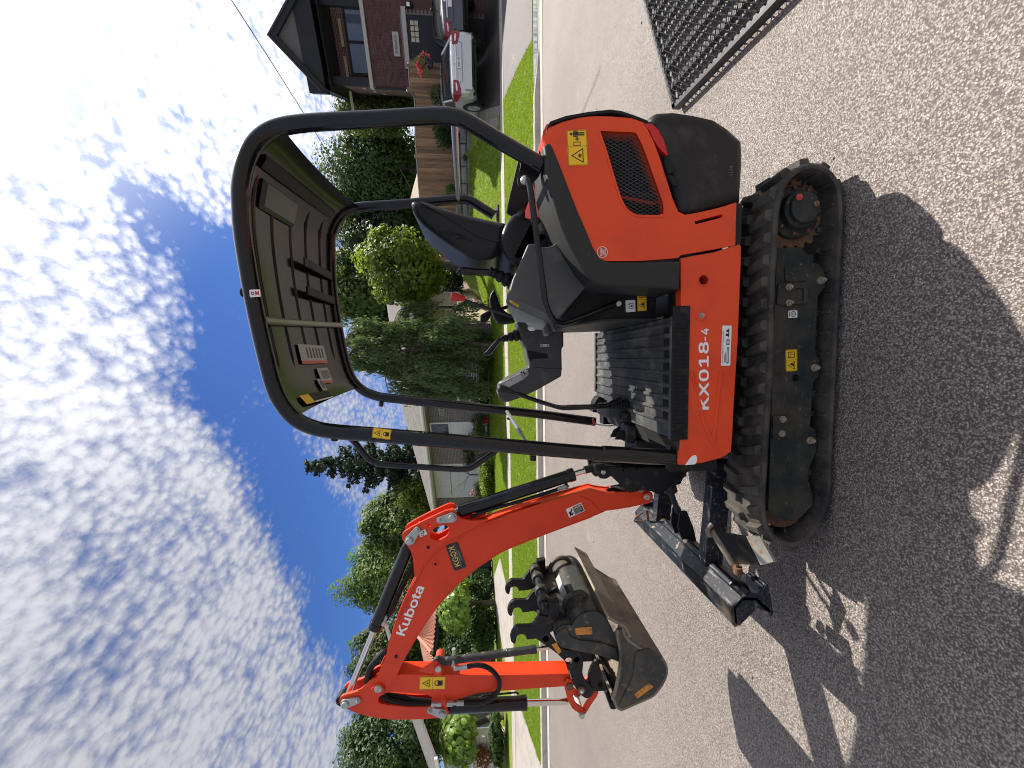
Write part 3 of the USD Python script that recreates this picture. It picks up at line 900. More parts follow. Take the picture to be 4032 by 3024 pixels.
# ---------------------------------------------------------------- near and far tracks
def track_unit(y_out, sgn, detail):
    """y_out: outer face; sgn +1: the track lies towards +Y of it"""
    Yt = Y0
    top = [('VN', 470, 700), ('VN', 462, 900), ('VN', 445, 1200), ('VN', 430, 1500), ('VO', 415, 600), ('VO', 395, 1000), ('VO', 365, 1400), ('VP', 785, 300), ('VP', 770, 600), ('VP', 755, 850), ('VP', 758, 1000)]
    fr = [('VP', 785, 1120), ('VP', 840, 1220), ('VP', 910, 1285), ('VP', 1000, 1318), ('VP', 1100, 1315), ('VP', 1200, 1260), ('VP', 1290, 1160), ('VP', 1345, 1050)]
    bo = [('VP', 1378, 850), ('VP', 1400, 500), ('VO', 1105, 1300), ('VO', 1160, 600), ('VO', 1185, 0), ('VN', 1212, 1200)]
    re = [('VN', 1238, 800), ('VN', 1238, 560), ('VN', 1215, 380), ('VN', 1150, 240), ('VN', 1050, 145), ('VN', 950, 108), ('VN', 850, 105), ('VN', 750, 140), ('VN', 650, 215), ('VN', 570, 310), ('VN', 520, 440), ('VN', 490, 560)]
    lp = np.array([w(v, x, y, Yt)[[0, 2]] for v, x, y in top + fr + bo + re])
    lp[:, 1] += 0.016 - lp[:, 1].min()
    lp[len(top + fr):len(top + fr + bo) + 1, 1] = 0.016      # flat on the road
    # smooth and resample evenly
    q = smooth_path(np.vstack([lp, lp[:1]]), 5)[:-1]
    s = np.concatenate([[0], np.cumsum(np.linalg.norm(np.diff(np.vstack([q, q[:1]]), axis=0), axis=1))])
    n = 132
    u = np.linspace(0, s[-1], n, endpoint=False)
    qq = np.vstack([q, q[:1]])
    lp = np.column_stack([np.interp(u, s, qq[:, 0]), np.interp(u, s, qq[:, 1])])
    if area2(lp) < 0:
        lp = lp[::-1]
    wd = 0.23
    T = np.roll(lp, -1, 0) - np.roll(lp, 1, 0)
    T /= np.linalg.norm(T, axis=1, keepdims=True)
    N = np.column_stack([T[:, 1], -T[:, 0]])          # outward
    sec = [(0.004, 0.0), (0.0, 0.006), (0.0, 0.012), (-.004, 0.018)]
    ya, yb = y_out, y_out + sgn * wd
    rings = []
    # belt cross section: outer side, near rim, inner side
    cs = [(-.002, ya + sgn * .006), (0.0, ya + sgn * .012), (0.0, yb - sgn * .012), (-.002, yb - sgn * .006), (-.012, yb), (-.022, yb - sgn * .005), (-.024, yb - sgn * .02), (-.024, ya + sgn * .02), (-.022, ya + sgn * .005), (-.012, ya)]
    V = np.array([[[lp[i, 0] + N[i, 0] * d, y, lp[i, 1] + N[i, 1] * d] for d, y in cs] for i in range(n)])
    k = len(cs)
    i, j = np.meshgrid(np.arange(n), np.arange(k), indexing='ij')
    qd = np.stack([i * k + j, i * k + (j + 1) % k, ((i + 1) % n) * k + (j + 1) % k, ((i + 1) % n) * k + j], -1).reshape(-1, 4)
    belt = tm(V.reshape(-1, 3), np.vstack([qd[:, [0, 1, 2]], qd[:, [0, 2, 3]]]))
    tr = P('rubber_track', belt, M_RUB, 40)
    L = s[-1]

    def at(uu, d):
        uu %= L
        x = np.interp(uu, np.append(u, L), np.append(lp[:, 0], lp[0, 0]))
        z = np.interp(uu, np.append(u, L), np.append(lp[:, 1], lp[0, 1]))
        kk = int(uu / L * n) % n
        return np.array([x + N[kk, 0] * d, z + N[kk, 1] * d])
    nl = 40
    step = L / nl
    for a in range(nl):
        for half in (0, 1):
            c = (a + .5 * half) * step
            y_a, y_b = (ya + sgn * .016, ya + sgn * .112) if half == 0 else (ya + sgn * .122, yb - sgn * .016)
            h = 0.024
            pts = []
            for yy, sh, wid in ((y_a, -.012 if half == 0 else .014, .048), (y_b, .014 if half == 0 else -.012, .036)):
                for d, f in ((-.002, 1.0), (h, .62)):
                    for e in (-1, 1):
                        p = at(c + sh + e * wid / 2 * f, d)
                        if p[1] < 0.0:
                            p[1] = 0.0
                        pts.append((p[0], yy + (sgn * .004 * (1 if yy == y_a else -1) if d > 0 else 0), p[1]))
            P('track_lug', hull(pts), M_RUB, False, parent=tr)
    if detail:
        for a in range(nl):
            c = a * step
            pts = []
            for yy in (ya + sgn * .075, ya + sgn * .115):
                for d, f in ((-.022, 1.0), (-.048, .6)):
                    for e in (-1, 1):
                        p = at(c + e * .013 * f, d)
                        pts.append((p[0], yy, p[1]))
            P('guide_tooth', hull(pts), M_RUB, False, parent=tr)
            p0, p1 = at(c - .006, -.024), at(c + .006, -.024)
            p2, p3 = at(c - .006, -.030), at(c + .006, -.030)
            P('inner_rib', hull([(q_[0], yy, q_[1]) for q_ in (p0, p1, p2, p3) for yy in (ya + sgn * .022, ya + sgn * .075)]), M_RUB, False, parent=tr)
    return lp


TRK = track_unit(Y0, 1, True)
track_unit(2 * YC - Y0, -1, False)

for side in (0, 1):
    mir = (lambda y: y) if side == 0 else (lambda y: 2 * YC - y)
    yp = Y0 + 0.045
    fr = [('VN', 440, 1045), ('VN', 560, 1040), ('VN', 690, 1030), ('VN', 760, 1100), ('VN', 835, 1203), ('VN', 890, 1215), ('VN', 925, 1260), ('VN', 970, 1330), ('VN', 960, 1470), ('VN', 885, 1560), ('VO', 882, 0), ('VO', 866, 300), ('VO', 856, 530),
          ('VO', 900, 600), ('VO', 912, 690), ('VO', 880, 790), ('VO', 832, 840), ('VO', 812, 1150), ('VO', 800, 1320), ('VO', 850, 1380), ('VO', 880, 1470), ('VO', 865, 1560), ('VP', 1212, 430), ('VP', 1150, 580), ('VP', 1145, 700), ('VP', 1185, 820), ('VP', 1185, 920), ('VP', 1080, 1030), ('VP', 985, 1075), ('VP', 900, 1050), ('VP', 800, 1000), ('VP', 770, 980)]
    po = np.array([w(v, x, y, yp)[[0, 2]] for v, x, y in fr])
    ztop = [w('VP', 800, 600, yp)[2], w('VN', 470, 1300, yp)[2]]
    hole = w('VO', 640, 795, yp)
    hp = [(hole[0] + .016 * math.cos(a), hole[2] + .016 * math.sin(a)) for a in np.linspace(0, 2 * math.pi, 18, endpoint=False)]
    P('track_frame', prism(po, mir(yp), mir(yp + .02), holes=[hp]), M_UNDER, 25)
    P('frame_beam', box((-.62, mir(yp + .02), .075), (.42, mir(yp + .14), ztop[0] - .01), .01), M_UNDER)
    for nm, (v, x, y), r in (('track_roller', ('VN', 900, 1395), .058), ('track_roller', ('VO', 845, 690), .056), ('track_roller', ('VO', 805, 1470), .055)):
        c = w(v, x, y, yp)
        P(nm, cat(ycyl(c, r, mir(yp + .024), mir(yp + .044), 28), ycyl(c, r * .7, mir(yp + .04), mir(yp + .13), 20)), M_RUST)
    c = w('VP', 960, 935, yp)
    P('idler_wheel', cat(ycyl(c, .105, mir(yp + .028), mir(yp + .05), 36), ycyl(c, .085, mir(yp + .05), mir(yp + .12), 30)), M_RUST)
    c = w('VN', 745, 600, Y0 + .02)
    sp = []
    for a in range(18):
        for b_, r_ in ((-.5, .132), (-.22, .150), (.22, .150), (.5, .132)):
            an = (a + b_ * .8) * 2 * math.pi / 18
            sp.append((c[0] + r_ * math.cos(an), c[2] + r_ * math.sin(an)))
    P('sprocket', prism(sp, mir(Y0 + .085), mir(Y0 + .105)), M_RUST, 20)
    P('drive_motor', cat(ycyl(c, .105, mir(Y0 + .06), mir(Y0 + .12), 36, .006), ycyl(c, .075, mir(Y0 + .03), mir(Y0 + .07), 36, .004)), M_UNDER)
    if side == 0:
        hub = P('hub_cover', ycyl(c, .060, Y0 + .014, Y0 + .05, 40, .003), M_UNDER)
        for (x, y), m_, r in (((682, 487), M_REDS, .013), ((872, 560), M_RUST, .012)):
            b = w('VN', x, y, Y0 + .012)
            P('hub_plug', cat(ycyl(b, r, Y0 + .008, Y0 + .016, 20), ycyl(b, r * .45, Y0 + .003, Y0 + .012, 8)), m_, parent=hub)
        for k in range(9):
            an = k * 2 * math.pi / 9 + .2
            b = c + .092 * np.array([math.cos(an), 0, math.sin(an)])
            P('motor_bolt', cyl((b[0], Y0 + .05, b[2]), (b[0], Y0 + .062, b[2]), .007, n=6), M_RUST, False)
        for (v, x, y) in (('VN', 940, 1390), ('VO', 868, 685), ('VO', 822, 1480)):
            P('roller_bolt', hexbolt(w(v, x, y, yp - .012), .0115, yp - .026, yp), M_BOLT, False)
        br = [('VN', 455, 1425), ('VN', 770, 1412), ('VN', 782, 1640), ('VN', 440, 1660)]
        bq = [w(v, x, y, yp - .008)[[0, 2]] for v, x, y in br]
        hq = [w('VN', x, y, yp - .008)[[0, 2]] for x, y in rnd([(640, 1475), (735, 1475), (735, 1620), (640, 1620)], 25)]
        b1 = P('tension_plate', prism(rnd(bq, .012), yp - .008, yp - .001, holes=[hq]), M_UNDER)
        for x, y in ((590, 1465), (590, 1635)):
            P('bolt', hexbolt(w('VN', x, y, yp - .02), .010, yp - .03, yp - .008), M_BOLT, False, parent=b1)
        P('inspection_panel', prism(rnd([w('VN', x, y, yp)[[0, 2]] for x, y in ((520, 1215), (735, 1215), (745, 1405), (520, 1410))], .01), yp - .004, yp - .001), M_UNDER)
        b2 = P('step_plate', prism([w('VO', x, y, yp)[[0, 2]] for x, y in ((385, 1210), (560, 1203), (550, 1445), (380, 1450))], yp - .007, yp - .001), M_UNDER)
        for x, y in ((522, 1250), (512, 1408)):
            P('bolt', hexbolt(w('VO', x, y, yp - .018), .0105, yp - .022, yp - .007), M_BOLT, False, parent=b2)
        M_, W_, H_ = plate_frame('VO', yp, (660, 718), (655, 482), (535, 718))
        sticker(None, 'warning_sticker', M_, W_, H_, M_YEL, [(pictos('triangle_box', W_, H_), M_PRINT)], label='yellow sticker with triangle and open book')
        M_, W_, H_ = plate_frame('VO', yp, (658, 140), (658, 60), (560, 140))
        sticker(None, 'white_sticker', M_, W_, H_, M_WHT, [(pictos('gear', W_, H_), M_PRINT)])

# undercarriage body, slew ring
P('undercarriage', cat(box((-.40, Y0 + .2, .14), (.36, 2 * YC - Y0 - .2, .34), .02), box((-.55, YC - .12, .17), (-.38, YC + .12, .32), .02)), M_UNDER)
P('slew_ring', cyl((0.02, YC, .32), (0.02, YC, .47), .30, n=44, ch=.01), M_UNDER)

# ---------------------------------------------------------------- upper frame and red panels
YF = 2 * YC - YB                             # far side
sk = [w('VB', x, y, YB)[[0, 2]] for x, y in ((1217, 24), (1300, 8), (1400, -10), (1470, -32), (1532, -60), (1545, -40), (1541, 100), (1533, 300), (1526, 480), (1512, 700), (1503, 850), (1497, 980), (1490, 1075), (1440, 1108), (1340, 1135), (1250, 1148), (1208, 1147), (1200, 1128), (1210, 1060), (1220, 900), (1220, 600), (1219, 300))]
hole = w('VB', 1340, 142, YB)
hp = [(hole[0] + .0195 * math.cos(a), hole[2] + .0195 * math.sin(a)) for a in np.linspace(0, 2 * math.pi, 22, endpoint=False)]
SK = P('side_skirt', cat(prism(sk, YB, YB + .012, holes=[hp]), prism(inset(ccw(sk), .004), YB + .0125, YB + .05, holes=[hp])), M_RED, 30)
P('skirt_hole', prism([(hole[0] + .024 * math.cos(a), hole[2] + .024 * math.sin(a)) for a in np.linspace(0, 2 * math.pi, 30, endpoint=False)], YB - .003, YB + .004, holes=[hp]), M_RED, parent=SK)
P('hole_inside', ycyl(hole, .03, YB + .051, YB + .06, 24, 0), M_PIT, parent=SK)
bc = w('VB', 1328, 335, YB)
P('skirt_boss', ycyl(bc, .023, YB - .004, YB + .004, 30, .003), M_RED, parent=SK)
P('skirt_bolt', hexbolt(bc, .0085, YB - .016, YB - .003), M_BOLT, False, parent=SK)
gr = [w('VB', x, y, YB)[[0, 2]] for x, y in ((1262, 640), (1285, 640), (1305, 760), (1330, 920), (1385, 1040), (1400, 1030), (1430, 760), (1442, 640), (1425, 640), (1392, 950), (1380, 990), (1345, 900), (1312, 740))]
P('pressed_crease', prism(gr, YB - .0035, YB + .002, .0015), M_RED, parent=SK)
a, b = w('VB', 1368, 846, YB), w('VB', 1366, 404, YB)
c = w('VB', 1312, 846, YB)
for q in (a, b, c):
    q[1] = YB - .0005
M_ = frame_from(a, b - a, c - a)
Lw = np.linalg.norm(b - a)
P('model_lettering', cat(text('KX018', .0400, M_, Lw * .835), text('-4', .029, frame_from(a + (b - a) * .845, b - a, c - a), Lw * .155)), M_LETW, False, 'white lettering KX018-4', parent=SK)
swp = [w('VB', x, y, YB)[[0, 2]] for x, y in ((1240, 1150), (1262, 1118), (1280, 1098), (1298, 1093), (1306, 1108), (1304, 1130), (1296, 1144))]
P('white_flash', prism(rnd(swp, .004), YB - .0012, YB + .001), M_LETW, False, parent=SK)
M_, W_, H_ = plate_frame('VB', YB, (1485, 608), (1493, 390), (1435, 605))
pr = [sbox(W_ * .06, H_ * .2, W_ * .46, H_ * .42), sbox(W_ * .52, H_ * .18, W_ * .66, H_ * .5), sbox(W_ * .7, H_ * .25, W_ * .93, H_ * .33), sbox(W_ * .74, H_ * .33, W_ * .8, H_ * .6), sbox(W_ * .84, H_ * .33, W_ * .9, H_ * .55)] + [sbox(W_ * .08, H_ * (.5 + .08 * k), W_ * (.3 + .04 * (k % 2)), H_ * (.535 + .08 * k)) for k in range(3)]
pr[0] = pr[0].difference(sbox(W_ * .09, H_ * .26, W_ * .43, H_ * .36))
pr[1] = pr[1].difference(sbox(W_ * .55, H_ * .26, W_ * .63, H_ * .42))
st = sticker(SK, 'crawler_sticker', M_, W_, H_, M_WHT, [], label='white sticker headed ADJUSTMENT OF CRAWLERS')
S2 = EX
ms = [flat(np.array(q.exterior.coords)[:-1], up(M_, .0007), .0004, [np.array(i.coords)[:-1] for i in q.interiors]) for q in pr]
tx = M_.copy()
tx[:3, 3] += M_[:3, 0] * W_ * .06 + M_[:3, 1] * H_ * .80 + M_[:3, 2] * .0007
ms.append(text('ADJUSTMENT OF CRAWLERS', H_ * .13, tx, W_ * .8, .0004, False))
P('sticker_print', ms, M_PRINT, False, parent=SK)

# engine cover (right rear), with the grille opening
ec = [(545, 368), (532, 340), (545, 290), (575, 235), (700, 182), (850, 145), (980, 132), (1110, 136), (1290, 150), (1400, 188), (1440, 262), (1480, 340), (1540, 500), (1600, 690), (1650, 850), (1700, 962), (1760, 990), (1850, 975), (2000, 942), (2100, 915), (2205, 880), (2200, 1060), (2195, 1252), (2000, 1290), (1720, 1338), (1700, 1362), (1500, 1380), (1350, 1390), (1060, 1390), (1005, 1368), (960, 1310), (860, 1085), (780, 890), (700, 690), (650, 540), (600, 425)]
gh = rnd([(1020, 262), (1330, 275), (1380, 370), (1430, 500), (1500, 700), (1570, 900), (1572, 985), (1520, 993), (1330, 990), (1255, 940), (1205, 850), (1140, 640), (1085, 450)], [8, 25, 5, 5, 5, 30, 45, 20, 40, 40, 40, 5, 5], 4)
sh = [(1840, 1045), (2085, 983), (2082, 1012), (1850, 1072)]
tv = lambda pts, Y=YB: [w('VT', x, y, Y)[[0, 2]] for x, y in pts]
EC = P('engine_cover', cat(prism(tv(ec), YB - .004, YB + .012, holes=[tv(gh), tv(sh)]), prism(inset(ccw(tv(ec)), .003), YB + .0125, YB + .030, holes=[tv(gh), tv(sh)])), M_RED, 28)
ghi = inset(ccw(tv(gh)), -.009)
P('grille_rim', prism(ghi, YB - .006, YB + .008, holes=[tv(gh)]), M_RED, parent=EC)
P('grille_back', prism(inset(ccw(tv(gh)), -.01), YB + .075, YB + .08), M_PIT, parent=EC)
P('slot_back', prism(inset(ccw(tv(sh)), -.004), YB + .05, YB + .055), M_PIT, parent=EC)
gp = Polygon(tv(gh)).buffer(.004)
mesh_w = []
bx = gp.bounds
from shapely.geometry import LineString


def clipped_bars(P_, ang, pitch, r, Y, sq=4):
    out = []
    c_ = np.array([(P_.bounds[0] + P_.bounds[2]) / 2, (P_.bounds[1] + P_.bounds[3]) / 2])
    d, nn = np.array([math.cos(ang), math.sin(ang)]), np.array([-math.sin(ang), math.cos(ang)])
    R_ = max(P_.bounds[2] - P_.bounds[0], P_.bounds[3] - P_.bounds[1])
    for k in range(-int(R_ / pitch) - 1, int(R_ / pitch) + 2):
        l_ = LineString([c_ + nn * k * pitch - d * R_, c_ + nn * k * pitch + d * R_]).intersection(P_)
        for q in getattr(l_, 'geoms', [l_]):
            if q.length > .004:
                e = np.array(q.coords)
                out.append(tube([(e[0, 0], Y, e[0, 1]), (e[-1, 0], Y, e[-1, 1])], r, sq, False))
    return out


P('grille_mesh', clipped_bars(gp, math.radians(63), .0125, .0011, YB + .012) + clipped_bars(gp, math.radians(-63), .0125, .0011, YB + .0135), mat('grille_wire', (0.10, 0.10, 0.10), .4), False, parent=EC)
for q in clipped_bars(gp, math.radians(92), .0115, .0032, YB + .055, 4):
    P('grille_louvre', q, M_BLACKM, False, parent=EC)
M_, W_, H_ = plate_frame('VT', YB - .004, (920, 556), (905, 248), (748, 565))
sticker(None, 'warning_sticker', M_, W_, H_, M_YEL, [(pictos('keep_clear', W_, H_), M_PRINT)], label='yellow sticker with triangle and standing man on the engine cover')
c = w('VT', 1042, 1312, YB - .004)
c[1] -= .001
M_ = frame_from(c, [1, 0, 0], [0, 0, 1])
ring = Point(0, 0).buffer(.0215, 12)
s_ = P('passed_sticker', flat(np.array(ring.exterior.coords)[:-1], M_, .0006), M_REDS, False, 'round red sticker reading PASSED')
P('sticker_ring', flat(np.array(ring.exterior.coords)[:-1], up(M_, .0006), .0004, [np.array(ring.buffer(-.0017).exterior.coords)[:-1]]), M_LETW, False, parent=s_)
P('sticker_text', cat(text('PASSED', .0062, up(M_ @ trimesh.transformations.translation_matrix([0, .004, 0]), .0006), .030, .0004, center=True), text('CHIEF', .0045, up(M_ @ trimesh.transformations.translation_matrix([0, -.004, 0]), .0006), .018, .0004, center=True), text('INSPECTOR', .0045, up(M_ @ trimesh.transformations.translation_matrix([0, -.011, 0]), .0006), .026, .0004, center=True)), M_LETW, False, parent=s_)

# rear bonnet behind the dark gap
bo = [(560, 420), (520, 350), (525, 270), (555, 200), (700, 148), (900, 112), (1090, 92), (1190, 106), (1290, 140), (1420, 190), (1500, 330), (1640, 800), (1500, 900), (1000, 800)]
bq_ = ccw(tv(bo, YB + .05))
bi_ = inset_safe(bq_, .022)
P('rear_bonnet', cat(prism(bq_, YB + .13, YF - .02, .016), prism(bq_, YB + .05, YB + .1295, holes=[bi_])), M_RED, 40)
P('bonnet_seal', prism(inset_safe(bq_, .011), YB + .016, YB + .0495, holes=[bi_]), M_PIT)
rw = [(1385, 196), (1470, 196), (1505, 225), (1535, 262), (1580, 350), (1612, 470), (1600, 474), (1560, 440), (1520, 395), (1480, 330), (1450, 262)]
P('rear_reflector', prism(tv(rw, YB), YB - .006, YB + .04, .004), M_REDP)

# counterweight and base
va = lambda pts, Y=YB: [w('VA', x, y, Y)[[0, 2]] for x, y in pts]
cw = [(1045, 245), (1062, 205), (1090, 187), (1180, 182), (1290, 198), (1400, 222), (1475, 270), (1560, 347), (1565, 420), (1563, 500), (1556, 600), (1551, 688), (1510, 695), (1300, 742), (1245, 752), (1212, 742), (1198, 712), (1165, 590), (1130, 470), (1090, 350)]
CW = P('counterweight', prism(dens(va(cw), True, .03), YB - .012, YF + .01, .045, steps=6), M_CW, 50)
for q in ([(1118, 462), (1150, 475), (1172, 530), (1140, 540)], [(1140, 545), (1180, 560), (1192, 605), (1165, 600)]):
    P('counterweight_vent', prism(rnd(va(q), .004), YB - .014, YB - .004), M_PIT, parent=CW)
P('cast_number', text('4U4', .016, frame_from(w('VA', 1500, 548, YB - .0125), [1, 0, .03], [-.03, 0, 1])), M_GREYP, False, parent=CW)
P('base_frame', cat(prism(va([(1512, 693), (1553, 690), (1549, 800), (1546, 912), (1512, 925), (1500, 900)]), YB - .002, YB + .04, .003), box((-.45, YB + .06, .44), (.60, YF - .06, .53), .01), box((-.50, YB + .055, .45), (.40, YB + .10, .66)), box((-.45, YF - .10, .45), (.60, YF - .02, .66))), M_FRAMEB)

# charcoal trim between cab and engine cover
ct = [(490, 368), (468, 385), (474, 430), (478, 520), (486, 560), (505, 650), (560, 830), (608, 930), (680, 1052), (740, 1120), (800, 1142), (1000, 1152), (1206, 1166), (1214, 1012), (1190, 1006), (990, 1012), (822, 1012), (772, 990), (738, 930), (705, 850), (655, 735), (600, 595), (552, 470), (520, 392), (505, 370)]
P('side_trim', prism(va(ct), YB - .010, YB + .26, .012, steps=3), M_CHAR, 40)

# ---------------------------------------------------------------- cab floor
zf = w('VR', 1050, 600, YB)[2]
x0, x1 = w('VR', 1050, 1240, YB)[0], w('VR', 1050, 150, YB)[0]
FL = P('floor_mat', cat(box((x0 - .01, YB + .004, zf - .10), (x1 + .02, YF - .01, zf - .012), .004), box((x0 - .01, YB + .002, zf - .03), (x1 + .02, YB + .022, zf), .004), box((x0 + .1, YF - .03, zf - .03), (x1 + .02, YF - .004, zf + .002), .004)), M_MATF)
ny = [185, 285, 402, 520, 638, 755, 872, 990, 1105]
for k, y in enumerate(ny):
    xx = w('VR', 1040, y, YB + .02)[0]
    P('mat_rib', cat(box((xx - .008, YB + .022, zf - .014), (xx + .008, YF - .04, zf - .002), .003)), M_MATF, False, parent=FL)
    for q in range(5):
        if k < len(ny) - 1:
            xn = w('VR', 1040, ny[k + 1], YB + .02)[0]
            yy = YB + .028 + q * .0125
            P('mat_groove', box((xn + .012, yy, zf - .0135), (xx - .012, yy + .006, zf - .0065), .0015), M_BLACKM, False, parent=FL)
P('floor_edge', cat(box((x0 - .01, YB - .004, zf - .075), (x1 + .06, YB + .004, zf - .002), .002)), M_BLACKM)
for k in range(30):
    xx = x0 + (x1 - x0) * (k + .5) / 30
    P('edge_rib', box((xx - .005, YB - .007, zf - .06), (xx + .003, YB - .002, zf - .01), .001), M_BLACKM, False)
# nose of the floor: steps and covers in front of the pedals
xn = w('VR', 1100, 1390, YB)[0]
P('floor_nose', cat(prism([(x0 - .012, zf - .012), (x0 - .012, zf - .11), (xn, zf - .11), (xn, zf - .045), (x0 - .05, zf - .035)], YB + .004, YB + .30, .006), prism([(x0 + .03, zf - .02), (x0 + .03, zf - .11), (x0 - .10, zf - .11), (x0 - .09, zf - .05), (x0 - .03, zf - .03)], YB + .30, YF - .14, .006)), M_CHAR)
for k in range(4):
    P('nose_button', ball((x0 - .03, YB + .10 + .055 * k, zf - .034), .010, 2, (1, 1, .4)), M_CHAR)
P('nose_bracket', cat(box((x0 - .12, YB + .42, zf - .04), (x0 - .02, YB + .52, zf + .02), .008), box((x0 - .14, YB + .40, zf - .1), (x0 - .10, YB + .64, zf - .02), .006)), M_FRAMEB)
# ---------------------------------------------------------------- canopy: two bent tubes, cross tubes and roof
YN, YFP = YB + 0.04, 2.38
nv = [(1172, 358), (1085, 308), (1008, 262), (978, 252), (940, 250), (820, 257), (720, 262), (640, 268), (590, 280), (555, 305), (532, 345), (520, 400), (520, 450), (526, 520), (548, 650), (572, 760), (592, 835), (612, 875), (640, 906), (675, 923), (720, 932), (820, 940), (1000, 955), (1200, 972), (1300, 980), (1400, 988), (1468, 990)]
near = smooth_path(ws('V0', YN, *nv), 4)
fv = [(1650, 990), (1560, 935), (1460, 872), (1400, 852), (1330, 850), (1200, 862), (1000, 880), (940, 887), (750, 900), (560, 912), (430, 930), (350, 965), (285, 1035), (245, 1120), (225, 1200), (215, 1300)]
far_a = ws('VF', YFP, *[(x, y) for x, y in fv])
far_b = ws('V0', YFP, (716, 600), (722, 660), (732, 720), (744, 775), (758, 815), (782, 842), (815, 856), (860, 862), (1000, 877), (1150, 893), (1250, 906), (1285, 911))
farp = smooth_path(np.vstack([np.array(far_a)[:-1], far_b]), 4)
RR = 0.0300
CN = P('canopy_tube', tube(near, RR, 18), M_BLACK, 60, 'near side bent tube of the canopy')
CF_ = P('canopy_tube', tube(farp, RR * .95, 18), M_BLACK, 60, 'far side bent tube of the canopy')
# foot plates
for p0, Y_ in ((near[0], YN), (farp[0], YFP)):
    P('post_foot', box((p0[0] - .065, Y_ - .045, p0[2] - .03), (p0[0] + .05, Y_ + .055, p0[2] - .014), .005), M_FRAMEB)
b = near[-1]
P('post_sleeve', cyl(b + [0, 0, -.02], near[-9] , .034, .034, 18, .003), M_BLACK)
# rear cross tube and chrome bar
ca, cb = w('VF', 1300, 165, YN), w('VF', 1338, 858, YFP)
P('rear_bar', cyl(ca, cb, .0135, n=16), mat('steel_bar', (0.30, 0.30, 0.31), 0.22, metal=0.8))
rb = w('V0', 1125, 395, YN + .12)
P('rear_crossmember', cat(hull([(.55, YN + .03, 1.02), (.63, YN + .03, 1.02), (.60, YFP - .03, 1.05), (.68, YFP - .03, 1.05), (.55, YN + .03, 1.06), (.63, YN + .03, 1.06), (.60, YFP - .03, 1.09), (.68, YFP - .03, 1.09)])), M_FRAMEB)
# near rear bracket under the post
q = [(318, 450), (330, 560), (300, 700), (320, 745), (360, 752), (420, 740), (455, 690), (500, 640), (512, 480), (490, 425), (470, 560), (400, 540)]
P('post_bracket', prism(rnd([w('VT', x, y, YN + .05)[[0, 2]] for x, y in q], .008), YN + .04, YN + .06, .002), M_FRAMEB)
q = [(372, 760), (300, 830), (195, 960), (150, 1000), (230, 1010), (330, 960), (400, 860), (430, 780)]
P('rear_brace', prism(rnd([w('VT', x, y, 1.85)[[0, 2]] for x, y in ((318, 480), (210, 940), (290, 985), (380, 930), (430, 780), (350, 600)) ], .01), 1.80, 1.90, .004), M_FRAMEB)

# roof shell between the tubes


def path_at(p, s0, s1, n):
    s = np.concatenate([[0], np.cumsum(np.linalg.norm(np.diff(p, axis=0), axis=1))])
    u = np.linspace(s0 * s[-1], s1 * s[-1], n)
    return np.column_stack([np.interp(u, s, p[:, k]) for k in range(3)])


def span(p):
    """the roof's stretch of a tube: from the rear top corner to the front top corner, by height and turn"""
    zt_ = p[:, 2].max()
    i = np.nonzero(p[:, 2] > zt_ - .24)[0]
    return p[i[0]:i[-1] + 1]


na, fa = path_at(span(near), 0.04, .93, 28), path_at(span(farp), 0.04, .93, 28)
k = np.linspace(0, 1, 13)[:, None]
rows_t, rows_b = [], []
for a, b in zip(na, fa):
    pt = a * (1 - k) + b * k
    e = np.sin(k[:, 0] * math.pi)
    pt[:, 1] = np.clip(pt[:, 1], YN + .0, YFP)
    t = pt.copy()
    t[:, 2] += .012 + .030 * e ** .6
    bb = pt.copy()
    bb[:, 2] += -.004 + .030 * e ** .6
    rows_t.append(t)
    rows_b.append(bb)
T_, B_ = np.array(rows_t), np.array(rows_b)
edge = [grid(np.stack([T_[0], B_[0]])), grid(np.stack([B_[-1], T_[-1]]))]
RF = P('roof_shell', cat(grid(T_), grid(B_[::-1]), *edge), M_CANU, 60, 'dark grey glossy underside and shell of the canopy roof')
# pressed ribs of the underside, running fore and aft, and the rear panel


def roof_pt(u, v, dz=0.0):
    a, b = u * (len(na) - 1), v
    i = min(int(a), len(na) - 2)
    f = a - i
    pa, pb = na[i] * (1 - f) + na[i + 1] * f, fa[i] * (1 - f) + fa[i + 1] * f
    q = pa * (1 - v) + pb * v
    q[2] += -.004 + .030 * math.sin(v * math.pi) ** .6 + dz
    return q


for v in (.12, .30, .50, .68, .86):
    P('roof_rib', tube([roof_pt(u, v, .004) for u in np.linspace(.16, .84, 14)], [.004] + [.011] * 12 + [.004], 8), M_CANU if v not in (.5, .12) else M_BLACK, 60, parent=RF)
P('roof_crossbar', tube([roof_pt(.66, v, -.016) for v in np.linspace(.0, 1, 8)], .016, 12), mat('grey_green_tube', (0.16, 0.17, 0.155), .35, coat=.3), 60, parent=RF)
for u in (.40, .52):
    a, b = roof_pt(u, .55, -.006), roof_pt(u, .98, -.006)
    P('roof_bracket', box((a[0] - .022, a[1], a[2] - .035), (a[0] + .022, b[1], b[2] - .004), .004), M_BLACKM, parent=RF)
P('roof_plate', hull([roof_pt(.10, .1, -.002), roof_pt(.10, .9, -.002), roof_pt(.15, .9, -.012), roof_pt(.15, .1, -.012), roof_pt(.12, .1, -.016), roof_pt(.12, .9, -.016)]), M_BLACKM, parent=RF)
P('roof_panel', hull([roof_pt(.17, .16, -.004), roof_pt(.17, .52, -.004), roof_pt(.27, .52, -.004), roof_pt(.27, .16, -.004), roof_pt(.18, .18, -.02), roof_pt(.18, .5, -.02), roof_pt(.26, .5, -.02), roof_pt(.26, .18, -.02)]), mat('grey_box', (0.03, 0.031, 0.029), .3), parent=RF)


